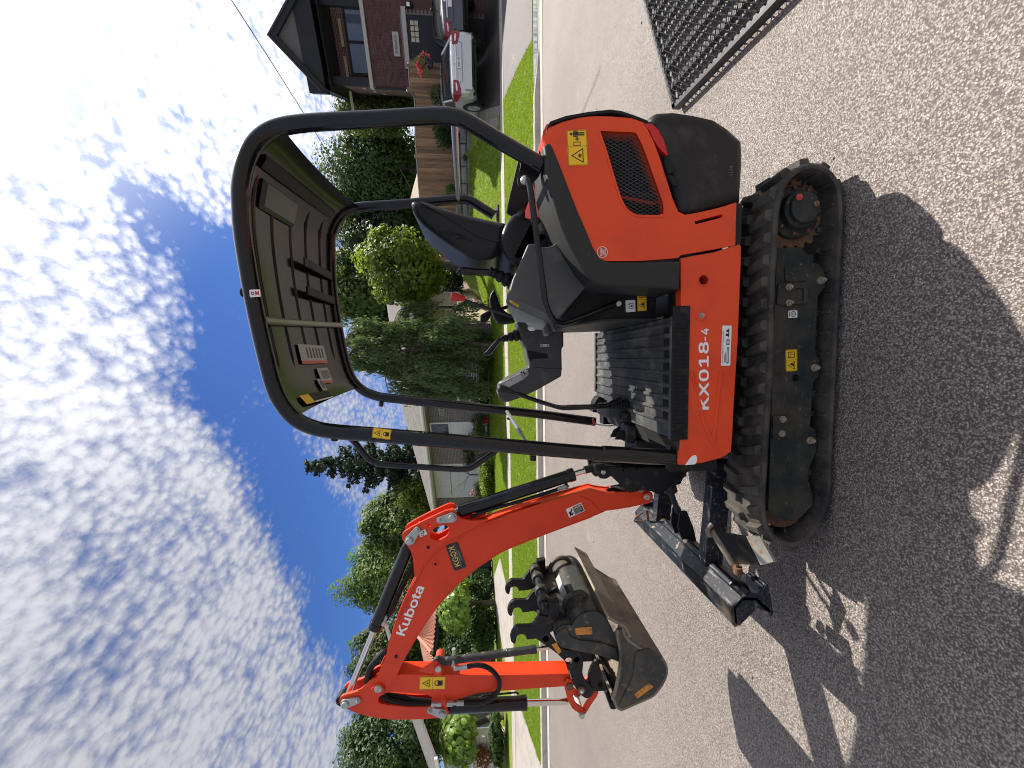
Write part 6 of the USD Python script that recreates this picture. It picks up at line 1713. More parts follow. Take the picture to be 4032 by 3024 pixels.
def leaves(C, N, size, rng, asp=.6, jit=1.0):
    """one bent leaf per point: C centres, N facing directions"""
    n = len(C)
    N = N / (np.linalg.norm(N, axis=1, keepdims=True) + 1e-9)
    r = rng.normal(size=(n, 3))
    a = np.cross(N, r)
    a /= np.linalg.norm(a, axis=1, keepdims=True) + 1e-9
    b = np.cross(N, a)
    s = (size * rng.uniform(.6, 1.3, n))[:, None]
    v = np.stack([C - a * s * .5, C + b * s * asp * .5 + N * s * .06, C + a * s * .5, C - b * s * asp * .5 + N * s * .06], 1).reshape(-1, 3)
    i = np.arange(n)[:, None] * 4
    f = np.vstack([np.hstack([i, i + 1, i + 2]), np.hstack([i, i + 2, i + 3])])
    return tm(v, f)


def blob_points(center, rad, n, rng, clumps=40, cr=.34, hollow=.55, flat_bottom=None):
    c = np.array(center, float)
    R = np.array(rad, float)
    d = rng.normal(size=(clumps, 3))
    d /= np.linalg.norm(d, axis=1, keepdims=True)
    u = hollow + (1 - hollow) * rng.uniform(size=(clumps, 1)) ** .6
    cc = d * u * (1 - cr * .6)
    w_ = rng.uniform(.6, 1.4, clumps)
    k = rng.choice(clumps, n, p=w_ / w_.sum())
    e = rng.normal(size=(n, 3))
    e /= np.linalg.norm(e, axis=1, keepdims=True)
    rr = cr * rng.uniform(.65, 1.25, clumps)[k][:, None] * rng.uniform(size=(n, 1)) ** .33
    p = cc[k] + e * rr
    N = e + .5 * d[k] + np.array([0, 0, .35]) + rng.normal(size=(n, 3)) * .45
    P_ = c + p * R
    return P_, N, c + cc * R


def trunk_mesh(base, top, r, rng, limbs=5, targets=None):
    base, top = np.array(base, float), np.array(top, float)
    mid = (base + top) / 2 + rng.normal(size=3) * [.08, .08, 0]
    ms = [tube(smooth_path([base - [0, 0, .2], base + (mid - base) * .5, mid, top], 3), np.linspace(r * 1.25, r * .55, 10), 9)]
    if targets is not None:
        for t in targets[:limbs]:
            a = base + (top - base) * rng.uniform(.55, .98)
            m_ = (a + t) / 2 + [0, 0, .15 * np.linalg.norm(t - a)]
            ms.append(tube(smooth_path([a, m_, t], 3), np.linspace(r * .42, r * .1, 7), 6))
    return ms


def tree(name, label, center, rad, base, r, n, size, m, seed, clumps=45, cr=.34, group=None, cat_='tree', limbs=9, hollow=.55, tm_=None):
    rng = np.random.default_rng(seed)
    t = thing(name, label, cat_, base, group)
    n = int(n * 1.6)
    Pp_, N, cc = blob_points(center, rad, n, rng, clumps, cr, hollow)
    part(t, 'trunk', trunk_mesh(base, np.array(center) - [0, 0, rad[2] * .25], r, rng, limbs, cc), tm_ or M_TRUNK, 60)
    part(t, 'crown', leaves(Pp_, N, size, rng), m, False)
    return t


def C_(v, x, y, Y):
    return w(v, x, y, Y)


def base_of(c):
    return np.array([c[0], c[1], float(zt(c[0], c[1]))])


def shrub(name, label, center, rad, n, size, m, seed, clumps=24, cr=.42, group=None, cat_='shrub'):
    rng = np.random.default_rng(seed)
    b = base_of(center)
    t = thing(name, label, cat_, b, group)
    Pp_, N, cc = blob_points(center, rad, n, rng, clumps, cr, .4)
    Pp_ = Pp_[Pp_[:, 2] > b[2] + .01] if len(Pp_) else Pp_
    part(t, 'foliage', leaves(Pp_, N[:len(Pp_)], size, rng), m, False)
    part(t, 'stem', [tube([b - [0, 0, .05], (b + q) / 2, q], [.02, .014, .006], 5) for q in cc[:8]], M_TRUNK)
    return t


# ---------------------------------------------------------------- house 181: grey brick bungalow with hipped shingle roof
C0 = np.array([1.5, 16.6])
fa_ = lambda v, x, y: wall(v, x, y, C0, FD)


def fs(v, x, y):
    p = fa_(v, x, y)
    return float((p[:2] - C0) @ FD), float(p[2])


def fbox(O, s0, s1, t0, t1, z0, z1, ch=0.0):
    """box in a house's own frame: s along the front, t into the house"""
    m = box((s0, t0, z0), (s1, t1, z1), ch)
    v = m.vertices
    return tm(np.column_stack([O[0] + FD[0] * v[:, 0] + SD[0] * v[:, 1], O[1] + FD[1] * v[:, 0] + SD[1] * v[:, 1], v[:, 2]]), m.faces)


def brickmat(name, c1, c2, mortar, lx=.215, lz=.075):
    """brick courses for walls too far off to tell the pieces apart: runs along the front direction"""
    n = {'geo': ('geometry', {}), 'dx': ('vector_math', {'math_type': 'dot_product', 'vector2': (FD[0], FD[1], 0)}), 'dy': ('vector_math', {'math_type': 'dot_product', 'vector2': (SD[0], SD[1], 0)}),
         'sep': ('separate_xyz', {}), 'ad': ('math', {'math_type': 'add'}), 'uv': ('combine_xyz', {}),
         'bt': ('brick_texture', {'scale': 1.0, 'brick_width': lx, 'row_height': lz, 'mortar_size': .011, 'mortar_smooth': .2, 'color1': c1, 'color2': c2, 'mortar': mortar, 'bias': 0.0}),
         'bp': ('bump', {'strength': .5, 'distance': .01, 'invert': True}), 'p': ('principled_bsdf', {'roughness': .85})}
    l = [('geo.position', 'dx.vector1'), ('geo.position', 'dy.vector1'), ('geo.position', 'sep.vector'), ('dx.value', 'ad.value1'), ('dy.value', 'ad.value2'), ('ad.value', 'uv.x'), ('sep.z', 'uv.y'), ('uv.vector', 'bt.vector'),
         ('bt.color', 'p.base_color'), ('bt.fac', 'bp.height'), ('bp.normal', 'p.normal')]
    return usdkit.material(stage, f'/World/Looks/{name}', n, l, surface='p.BSDF')


M_BRG = brickmat('grey_brick', (0.27, 0.25, 0.225), (0.21, 0.195, 0.18), (0.075, 0.07, 0.066))
M_BRC = brickmat('cream_brick', (0.50, 0.42, 0.34), (0.44, 0.37, 0.30), (0.33, 0.28, 0.23), .3, .085)
LEN = 11.6
ze = 4.16
zb = float(zt(-4, 20)) - .3
H1 = thing('brick_bungalow', 'grey brick bungalow number 181 with white garage door and shingle roof', 'house', (*C0, zb))
part(H1, 'wall', cat(fbox(C0, 0, LEN, 0, .25, zb, ze), fbox(C0, LEN - .25, LEN, .25, 8, zb, ze)), M_BRG, False)
part(H1, 'side_wall', fbox(C0, -.01, .24, .251, 8.2, 2.0, ze), M_BRC, False, 'cream upper side wall in the sun')
part(H1, 'side_wall', fbox(C0, -.03, .24, .252, 8.2, zb - .5, 1.995), mat('cream_render', (0.62, 0.50, 0.38), .8), False, 'cream rendered base of the side wall')
for (t0_, t1_, z0_, z1_) in ((1.6, 2.1, 2.55, 3.9), (4.1, 4.7, 2.5, 3.9), (5.0, 5.6, .9, 1.5), (1.7, 2.3, .9, 1.5)):
    W_1 = part(H1, 'window', cat(fbox(C0, -.06, -.011, t0_, t1_, z0_, z1_)), M_WFRAME, False)
    part(W_1, 'pane', fbox(C0, -.066, -.061, t0_ + .07, t1_ - .07, z0_ + .07, z1_ - .07), M_GLASS, False)
# roof: hipped
o = .55
ev = [U3(-o, -o, ze, C0), U3(LEN + o, -o, ze, C0), U3(LEN + o, 8.2 + o, ze, C0), U3(-o, 8.2 + o, ze, C0)]
zr = 6.15
r1, r2 = U3(-o + .2, 4.1, zr, C0), U3(LEN + o - 4.6, 4.1, zr, C0)
rv = np.array(ev + [r1, r2])
rf = tm(rv, [(0, 1, 5), (0, 5, 4), (1, 2, 5), (2, 3, 4), (2, 4, 5), (3, 0, 4)])
rf.vertices[:, 2] += .16
H1R = part(H1, 'roof', rf, M_SHING, False)
fr_ = [fbox(C0, -o - .02, LEN + o + .02, -o - .03, -o, ze - .02, ze + .155), fbox(C0, LEN + o, LEN + o + .03, -o, 8.2 + o, ze - .02, ze + .155), fbox(C0, -o - .03, -o, -o, 8.2 + o, ze - .02, ze + .155)]
part(H1, 'fascia', fr_, M_FASC, False)
part(H1, 'gutter', cat(fbox(C0, -o, LEN + o, -o - .12, -o - .03, ze + .04, ze + .15, .02), fbox(C0, -o - .12, -o - .03, -o, 8.2 + o, ze + .04, ze + .15, .02)), mat('gutter_white', (0.62, 0.61, 0.58), .4), False)
part(H1, 'soffit', cat(fbox(C0, -o, LEN + o, -o, 0, ze - .02, ze), fbox(C0, -o, -.05, 0, 8.2, ze - .02, ze)), M_FASC, False)
# big front window
s0, zt0 = fs('VG', 1052, 1188)
s1, zb0 = fs('VG', 1350, 1500)
if s0 > s1:
    s0, s1 = s1, s0
z1w, z0w = zt0, zb0
WN = part(H1, 'window', cat(fbox(C0, s0, s1, -.06, -.001, z0w, z0w + .12), fbox(C0, s0, s1, -.06, -.001, z1w - .08, z1w), *[fbox(C0, s0 + (s1 - s0) * k - .045, s0 + (s1 - s0) * k + .045, -.058, -.001, z0w + .12, z1w - .08) for k in (.02, .27, .5, .73, .98)]), M_WFRAME, False)
for k in range(4):
    part(WN, 'pane', fbox(C0, s0 + (s1 - s0) * (.02 + .24 * k) + .05, s0 + (s1 - s0) * (.02 + .24 * (k + 1)) - .05, -.03, -.02, z0w + .13, z1w - .09), M_GLASS, False)
# front door with leaded light over it
d0_, dz1 = fs('VX', 172, 425)
d1_, dz0 = fs('VX', 445, 590)
s_a, s_b = min(d0_, d1_), max(d0_, d1_)
part(H1, 'door_surround', cat(fbox(C0, s_a - .08, s_a, -.07, -.002, zb, dz1 + .07), fbox(C0, s_b, s_b + .08, -.07, -.002, zb, dz1 + .07), fbox(C0, s_a, s_b, -.07, -.002, dz1, dz1 + .07), fbox(C0, s_a, s_b, -.075, -.002, dz0 - .05, dz0 + .05)), M_WFRAME, False)
part(H1, 'transom_window', fbox(C0, s_a, s_b, -.03, -.003, dz0 + .05, dz1), M_GLASS, False)
part(H1, 'leading', [hull([U3(s, -.034, z, C0) for s, z in ((a_, dz0 + .06), (a_ + .02, dz0 + .06), (b_, dz1 - .02), (b_ + .02, dz1 - .02))] + [U3(s, -.031, z, C0) for s, z in ((a_, dz0 + .06), (b_ + .02, dz1 - .02))]) for a_, b_ in ((s_a + .05, s_a + .5), (s_a + .3, s_a + .75), (s_a + .5, s_a + .05), (s_a + .75, s_a + .3)) if max(a_, b_) < s_b - .03], M_GREYL, False)
DR_ = part(H1, 'door', fbox(C0, s_a + .0, s_b, -.045, -.004, zb + .3, dz0 - .05, .01), M_WFRAME, False)
for k in range(3):
    part(DR_, 'door_panel', fbox(C0, s_a + .12, s_b - .12, -.055, -.046, zb + .5 + .5 * k, zb + .9 + .5 * k, .008), M_WFRAME, False)
# house number
q = fa_('VX', 350, 305)
M_N = frame_from(q + np.array([-SD[0], -SD[1], 0]) * .012, [-FD[0], -FD[1], 0], [0, 0, 1])
part(H1, 'house_number', text('181', .17, M_N, .46, .008), M_PRINT, False, 'black house number 181')
part(H1, 'number_plate', flat(rrect(-.03, -.04, .50, .21, .03), up(M_N, -.006), .006), mat('plate_pale', (0.42, 0.40, 0.36), .6), False)
# garage door: white boarded panel above, sectional door below
g0s, gz1 = fs('VH', 1106, 724)
g1s, gzm = fs('VH', 1282, 1008)
ga, gb = min(g0s, g1s), max(g0s, g1s)
gz1 = ze - .04
GP = part(H1, 'garage_header', fbox(C0, ga, gb, -.05, -.002, gzm, gz1), M_SID, False)
for k in range(8):
    part(GP, 'siding_board', fbox(C0, ga + .02 + (gb - ga - .04) * k / 8, ga + .02 + (gb - ga - .04) * (k + 1) / 8 - .012, -.058, -.05, gzm + .02, gz1 - .01, .003), M_SID, False)
GD = part(H1, 'garage_door', fbox(C0, ga + .08, gb - .08, .0 - .035, -.003, zb, gzm - .03), M_SID, False)
nr = 5
for k in range(nr):
    zz0, zz1 = zb + .25 + (gzm - .06 - zb - .25) * k / nr, zb + .25 + (gzm - .06 - zb - .25) * (k + 1) / nr
    part(GD, 'door_section', fbox(C0, ga + .10, gb - .10, -.048, -.036, zz0 + .012, zz1, .004), mat('garage_white', (0.60, 0.61, 0.63), .5) if k == 0 else '/World/Looks/garage_white', False)
part(H1, 'garage_jamb', cat(fbox(C0, ga, ga + .08, -.06, -.002, zb, gzm - .001), fbox(C0, gb - .08, gb, -.06, -.002, zb, gzm - .001)), M_WFRAME, False)
# white slatted vent by the window foot
v0s, vz1 = fs('VG', 1445, 1222)
v1s, vz0 = fs('VG', 1520, 1352)
SB_ = part(H1, 'basement_vent', fbox(C0, min(v0s, v1s), max(v0s, v1s), -.02, -.001, vz0, vz1), M_PIT, False)
for k in range(5):
    z_ = vz0 + (vz1 - vz0) * (k + .2) / 5
    part(SB_, 'slat', fbox(C0, min(v0s, v1s), max(v0s, v1s), -.05, -.021, z_, z_ + (vz1 - vz0) * .12, .004), M_WFRAME, False)

# ---------------------------------------------------------------- dark brick house on the right, gable to the street
B0 = w('SRC', 1560, 345, 17.3)[:2]
fb_ = lambda v, x, y, t=0.0: wall(v, x, y, B0 + SD * t, FD)


def bs(v, x, y, t=0.0):
    p = fb_(v, x, y, t)
    return float((p[:2] - B0) @ FD), float(p[2])


M_NAVY = mat('dark_trim', (0.016, 0.018, 0.024), .5, spec=.3)
M_STUC = mat('grey_stucco', (0.12, 0.115, 0.115), .9, bump=(150, .5, .004))
M_MORT = mat('mortar', (0.19, 0.155, 0.15), .9)
M_BRK = mat('brown_brick', (0.080, 0.036, 0.033), .85, island=.32, bump=(120, .4, .003))
M_BRSIDE = brickmat('brown_brick_far', (0.12, 0.055, 0.05), (0.085, 0.04, 0.038), (0.20, 0.17, 0.165))
M_STONE = mat('pale_stone', (0.42, 0.40, 0.37), .8)
zgB = float(zt(*(B0 - FD * 2))) - .4
H2 = thing('gable_house', 'two storey dark brown brick house with grey gable and recessed upper porch', 'house', (*B0, zgB))
W2 = -9.5                                                      # front runs from s=0 (left corner) to s=W2
zs_l = bs('VBS', 530, 1045)[1]                                 # stone sill over the lower storey
zl = bs('VE', 1125, 430)[1]
part(H2, 'mortar_wall', fbox(B0, W2, 0, .008, .3, zgB, zs_l - .0), M_MORT, False)
part(H2, 'side_wall', fbox(B0, -.28, -.005, .301, 9, zgB, bs('VE', 640, 640)[1]), M_BRSIDE, False)
SILL = part(H2, 'stone_sill', fbox(B0, W2, .08, -.06, .40, zs_l, zs_l + .15, .01), M_STONE, False)
# bricks, one by one
gl_s, _ = bs('VE', 1140, 452)
gr_s, _ = bs('VE', 1140, 105)
items = []
bl, bh = .215, .0665
row = 0
z = zs_l - bh - .004
while z > zgB + .2:
    s = -.002 - (bl / 2 if row % 2 else 0)
    if row % 2:
        items.append((-.002 - bl / 2 + .006, -.002, z))
    while s > W2 + bl:
        a_, b_ = s - bl + .006, s - .006
        if not (z < zl + .17 and b_ > gr_s - .02 and a_ < gl_s + .02):
            items.append((a_, b_, z))
        s -= bl
    z -= bh + .0088
    row += 1
vis = []
for it in items:
    pt = U3((it[0] + it[1]) / 2, 0, it[2], B0)
    q = pt - EYE
    tq = q @ CF
    yy = 1512 - F * (q @ CU) / tq
    vis.append(yy > -60)
items = [i_ for i_, v_ in zip(items, vis) if v_]
order = sorted(range(len(items)), key=lambda k: -(items[k][2]))[:300]
os_ = set(order)
for k in order:
    a_, b_, z_ = items[k]
    part(H2, 'brick', fbox(B0, a_, b_, 0.0 - RND.random() * .003, .06, z_, z_ + bh), M_BRK, False)
rest = [fbox(B0, a_, b_, 0.0 - RND.random() * .003, .06, z_, z_ + bh) for k, (a_, b_, z_) in enumerate(items) if k not in os_]
if rest:
    part(H2, 'brickwork', rest, M_BRK, False, kind='stuff')
# lintel, garage door with panes, lamp, street sign
part(H2, 'lintel', fbox(B0, gr_s - .22, gl_s + .22, -.03, .1, zl - .02, zl + .15), M_STONE, False)
GD2 = part(H2, 'garage_door', fbox(B0, gr_s, gl_s, -.004, .0065, zgB, zl - .02), M_NAVY, False)
pa0 = bs('VE', 1165, 150)
for k in range(4):
    for j in range(2):
        part(GD2, 'pane', fbox(B0, pa0[0] + .17 * k, pa0[0] + .17 * k + .14, -.012, -.005, zl - .48 + .17 * j, zl - .34 + .17 * j), mat('lit_glass', (0.45, 0.40, 0.30), .2) if k + j == 0 else '/World/Looks/lit_glass', False)
lq = bs('VE', 1130, 40)
LMP = part(H2, 'wall_lamp', fbox(B0, lq[0] - .09, lq[0] + .09, -.16, .03, lq[1] - .13, lq[1] + .13, .02), M_BLACKM, False)
part(LMP, 'lamp_glass', fbox(B0, lq[0] - .06, lq[0] + .06, -.168, -.155, lq[1] - .02, lq[1] + .10), M_LETW, False)
a_, zA = bs('VE', 1010, 230)
b_, zB_ = bs('VE', 1058, 412)
sa, sb2 = min(a_, b_), max(a_, b_)
zz1 = bs('VE', 1010, 320)[1]
zz0 = bs('VE', 1056, 320)[1]
SG = part(H2, 'address_sign', fbox(B0, sa, sb2, -.04, -.004, zz0, zz1, .006), mat('sign_stone', (0.38, 0.37, 0.36), .7), False, 'pale address sign reading 79 Antioch Dr')
M_N = frame_from(U3(sb2 - (sb2 - sa) * .12, -.0405, zz0 + (zz1 - zz0) * .34, B0), [-FD[0], -FD[1], 0], [0, 0, 1])
part(SG, 'sign_text', text('79 Antioch Dr', (zz1 - zz0) * .42, M_N, (sb2 - sa) * .74, .004, False), M_PRINT, False)
# recessed upper porch: back wall, window, posts, beam, gable
zb1 = bs('VE', 530, 560)[1]                                    # underside of the beam at the left
zbm = zb1 + .70
part(H2, 'porch_wall', fbox(B0, W2, -.3, 1.25, 1.5, zs_l - .3, zbm), M_BRSIDE, False)
part(H2, 'porch_floor', fbox(B0, W2, -.01, .401, 1.25, zs_l - .1, zs_l + .02), M_STONE, False)
for y in (588, 14):
    s = bs('VE', 700, y)[0]
    part(H2, 'porch_post', fbox(B0, s - .13, s + .13, -.02, .24, zs_l + .15, zb1), M_NAVY, False)
w0 = bs('VE', 720, 548, 1.25)[0]
w1 = bs('VE', 660, 45, 1.25)[0]
wz1, wz0 = bs('VE', 640, 60, 1.25)[1], zs_l + .35
wa, wb = min(w0, w1), max(w0, w1)
WP = part(H2, 'porch_window', cat(fbox(B0, wa, wb, 1.19, 1.249, wz0, wz0 + .08), fbox(B0, wa, wb, 1.19, 1.249, wz1 - .08, wz1), *[fbox(B0, wa + (wb - wa) * k - .05, wa + (wb - wa) * k + .05, 1.192, 1.249, wz0 + .08, wz1 - .08) for k in (.02, .5, .98)]), M_NAVY, False)
for k in range(2):
    part(WP, 'pane', fbox(B0, wa + (wb - wa) * (.02 + .48 * k) + .05, wa + (wb - wa) * (.02 + .48 * (k + 1)) - .05, 1.22, 1.24, wz0 + .08, wz1 - .08), M_GLASSB, False)
for k in range(3):
    part(H2, 'pale_panel', fbox(B0, wa + .4 + 1.2 * k, wa + 1.3 + 1.2 * k, 1.17, 1.189, wz1 + .12, wz1 + .24), mat('panel_pale', (0.36, 0.32, 0.2), .6) if k == 0 else '/World/Looks/panel_pale', False)
el, er = .75, W2 - .75
BEAM = part(H2, 'beam', fbox(B0, er + .4, el - .4, -.45, .0, zb1, zbm - .02), M_NAVY, False)
ap = bs('VE', 118, 258, -.5)
sap = ap[0]
zap = ap[1]
lft = bs('VE', 500, 662, -.5)
pitch = (zap - lft[1]) / (lft[0] - sap)
zo = lft[1]
rgt = sap - (lft[0] - sap)
hb2 = (zap - .16 - zbm) / pitch
tri_ = [U3(s, t, z, B0) for s, z in ((sap + hb2, zbm - .03), (sap - hb2, zbm - .03), (sap, zap - .16)) for t in (-.42, -.30)]
part(H2, 'gable_panel', hull(tri_), M_STUC, False)
for s_e in (lft[0], rgt):
    part(H2, 'rake_board', hull([U3(s, t, z, B0) for s, z in ((sap, zap), (sap, zap - .26), (s_e, zo), (s_e, zo - .22)) for t in (-.56, -.43)]), M_NAVY, False)
    part(H2, 'roof', hull([U3(s, t, z, B0) for s, z in ((sap, zap + .01), (sap, zap + .09), (s_e, zo + .01), (s_e, zo + .09)) for t in (-.60, 9.5)]), mat('roof_dark', (0.05, 0.05, 0.055), .9) if s_e == lft[0] else '/World/Looks/roof_dark', False)
    part(H2, 'eave_fascia', hull([U3(s, t, z, B0) for s, z in ((s_e, zo), (s_e, zo - .32), (s_e - np.sign(s_e - sap) * .04, zo), (s_e - np.sign(s_e - sap) * .04, zo - .32)) for t in (-.42, 9.5)]), M_NAVY, False)
part(H2, 'soffit', fbox(B0, rgt + .05, lft[0] - .05, -.42, 9, zo - .34, zo - .32), M_NAVY, False)
part(H2, 'downpipe', tube([U3(.05, -.05, zs_l - .1, B0), U3(.05, -.05, zgB + .5, B0)], .045, 8), M_NAVY)
for k in range(3):
    part(H2, 'quoin_block', fbox(B0, -.001, .012, .5 + .9 * k, .95 + .9 * k, zs_l + .5 - .25 * k, zs_l + .62 - .25 * k), M_STONE, False)

# ---------------------------------------------------------------- wooden fence: boards one by one, posts, cap rail
M_FEN = mat('fence_wood', (0.30, 0.18, 0.105), .85, island=.30, var=[((0.19, 0.125, 0.08), (14, 14, 1.2), .42, .64), ((0.38, 0.29, 0.22), (30, 30, 1.5), .58, .75)], bump=(60, .4, .006))
FN = thing('wooden_fence', 'weathered brown board fence above the stone retaining wall', 'fence', (9.2, 17.3, 2.3))
fp = [w('VE', 1126, 456, 14.9), w('VE', 1133, 656, 15.5), w('VE', 1168, 672, 15.7), w('VE', 1172, 790, 16.5), w('VF', 967, 330, 17.3), w('VF', 1000, 800, 18.4), w('VG', 1085, 300, 19.2)]
zbot = [1.6, 1.8, 2.0, 2.2, 2.38, 2.3, 1.55]
fp = np.array(fp)
cum = np.concatenate([[0], np.cumsum(np.linalg.norm(np.diff(fp[:, :2], axis=0), axis=1))])


def fen(u):
    return np.array([np.interp(u, cum, fp[:, k]) for k in range(3)]), float(np.interp(u, cum, zbot))


u = 0.0
fk = 0
while u < cum[-1] - .15:
    p0_, b0_ = fen(u)
    p1_, b1_ = fen(u + .150)
    d = (p1_ - p0_)[:2] / np.linalg.norm((p1_ - p0_)[:2])
    nrm_ = np.array([-d[1], d[0]])
    off = .004 * RND.random() + .024 * (fk % 2)
    fk += 1
    tz = -.02 + RND.uniform(-.012, .012)
    pts = [np.array([*(q[:2] + nrm_ * (o_ + off)), z_]) for q, bz in ((p0_, b0_), (p1_, b1_)) for o_ in (0, .02) for z_ in (bz - .3, q[2] + tz)]
    part(FN, 'board', hull(pts), M_FEN, False)
    u += .138
for u in (0.06, cum[1], 3.6, 6.2, 8.6, cum[-1] - .06):
    p0_, b0_ = fen(min(u, cum[-1]))
    part(FN, 'post', box(p0_ * [1, 1, 0] + [-.06, -.09, b0_ - .4], p0_ * [1, 1, 0] + [.06, .03, p0_[2] + .10], .008), M_FEN, False)
part(FN, 'cap_rail', tube([fen(u)[0] + [0, 0, .012] for u in np.linspace(0, cum[-1], 20)], .038, 4), mat('cap_wood', (0.26, 0.22, 0.18), .9), False)
part(FN, 'gravel_board', [hull([np.array([fen(u)[0][0], fen(u)[0][1] - .03, fen(u)[1] + z_]) for u in (a_, a_ + 1.4) for z_ in (-.25, -.02)] + [np.array([fen(u)[0][0], fen(u)[0][1] + .0, fen(u)[1] + z_]) for u in (a_, a_ + 1.4) for z_ in (-.25, -.02)]) for a_ in np.arange(4.2, cum[-1] - 1.4, 1.42)], M_FEN, False)
for y, tx in ((462, 0), (656, 0)):
    q = w('VE', 1118, y, 14.9 if y < 500 else 15.5)
    part(FN, 'post_cap', ball(q, .055, 1, (1, 1, 1.4)), M_LETW, parent if False else 60)

# ---------------------------------------------------------------- stone retaining wall below the fence
M_RST = mat('retaining_stone', (0.22, 0.215, 0.21), .9, island=.22, var=[((0.13, 0.13, 0.13), 3.5, .45, .66), ((0.30, 0.29, 0.27), 14.0, .55, .72)], bump=(22, .6, .03))
RW = thing('retaining_wall', 'low wall of grey stone blocks between lawn and fence', 'wall', (8, 17, 1.7))
X0_, X1_ = 4.35, 10.4
for rrow in range(3):
    xx = X0_ - .3 * (rrow % 2)
    while xx < X1_:
        lw = RND.uniform(.55, .95)
        if rrow == 0 and False:
            pass
        a_, b_ = xx + .012, xx + lw - .012
        ya, yb = wallY(a_), wallY(b_)
        z0_ = min(zt(a_, ya - .3), zt(b_, yb - .3)) - .12 + rrow * .27
        z1_ = z0_ + .255
        pts = []
        for (x_, y_) in ((a_, ya), (b_, yb)):
            for dy in (-.0, .26):
                for z_ in (z0_, z1_):
                    pts.append((x_ + RND.uniform(-.012, .012), y_ + dy + RND.uniform(-.02, .02), z_ + RND.uniform(-.012, .008)))
            for z_ in (z0_ + .05, z1_ - .05):
                pts.append((x_ + (.05 if x_ == a_ else -.05), y_ - .045 + RND.uniform(-.015, .01), z_))
        part(RW, 'stone', hull(pts), M_RST, False)
        xx += lw
# plants over the wall
shrub('wall_shrub', 'dark leafy bush hanging over the wall in front of the fence', w('VF', 1220, 260, 16.9), (.75, .5, .62), 2600, .10, L_DARK, 71)
shrub('wall_plant', 'small green plant growing out of the stone wall', w('VF', 1390, 485, 16.9), (.22, .15, .2), 240, .08, L_MID, 72)
shrub('wall_plant', 'leafy plant at the fence foot behind the seat', w('VF', 1285, 780, 17.8), (.45, .3, .3), 420, .13, L_MID, 73)
shrub('fence_end_bush', 'dark bush filling the gap between fence end and bungalow', w('VG', 1330, 400, 20.5), (1.3, .8, 1.5), 4200, .14, L_DARK, 75)
shrub('drive_shrub', 'dark shrub beside the silver car in front of the fence', w('VE', 1345, 715, 15.2), (.45, .4, .5), 1100, .09, L_DARK, 74)

# ---------------------------------------------------------------- flower basket by the garage
fq = w('VE', 1245, 460, 14.6)
FB = thing('flower_basket', 'hanging basket of red flowers and pale leaves by the garage', 'flower basket', fq)
part(FB, 'pot', tube([fq + [0, 0, -.26], fq + [0, 0, -.24], fq + [0, 0, -.02], fq], [.10, .14, .20, .21], 16), mat('pot_purple', (0.03, 0.02, 0.08), .5), 50)
rng = np.random.default_rng(5)
Pq, N, _ = blob_points(fq + [0, 0, .12], (.42, .42, .36), 900, rng, 20, .45)
part(FB, 'foliage', leaves(Pq, N, .075, rng), leafmat('leaf_pale', (0.20, 0.20, 0.07), (0.3, 0.32, 0.1), .3), False)
for (x, y) in ((1225, 392), (1262, 405), (1186, 462), (1188, 480), (1196, 508), (1214, 535), (1205, 425)):
    c = w('VE', x, y, 14.3)
    part(FB, 'bloom', cat(*[ball(c + rng.normal(size=3) * .035, .042, 1) for _ in range(5)]), mat('bloom_red', (0.65, 0.05, 0.08), .6) if x == 1225 else '/World/Looks/bloom_red', 60)

# ---------------------------------------------------------------- parasol behind the fence
uc = w('VF', 925, 850, 20.5)
UM = thing('patio_umbrella', 'large beige patio umbrella with dark arm behind the fence', 'umbrella', (uc[0], uc[1], 2.4))
cor = []
for k in range(8):
    a_ = k * math.pi / 4 + .3
    cor.append(uc + [2.05 * math.cos(a_), 2.05 * math.sin(a_), -.78])
cv = np.array([uc + [0, 0, .05]] + [c for c in cor] + [c - [0, 0, .16] for c in cor])
UC_ = part(UM, 'canopy', tm(cv, [(0, 1 + k, 1 + (k + 1) % 8) for k in range(8)] + [(1 + k, 9 + k, 1 + (k + 1) % 8) for k in range(8)] + [(9 + k, 9 + (k + 1) % 8, 1 + (k + 1) % 8) for k in range(8)]), mat('beige_canvas', (0.50, 0.40, 0.33), .8, transl=((0.5, 0.4, 0.32), .35)), False)
hub = w('VF', 975, 590, 20.4)
part(UM, 'mast', cyl((hub[0], hub[1], 2.0), hub + [0, 0, .1], .06, n=10), M_BLACKM)
tp = w('VF', 828, 576, 20.4)
part(UM, 'arm', cat(cyl(hub, tp, .05, n=8), cyl(tp, w('VF', 922, 750, 20.4), .03, n=8)), M_BLACKM)

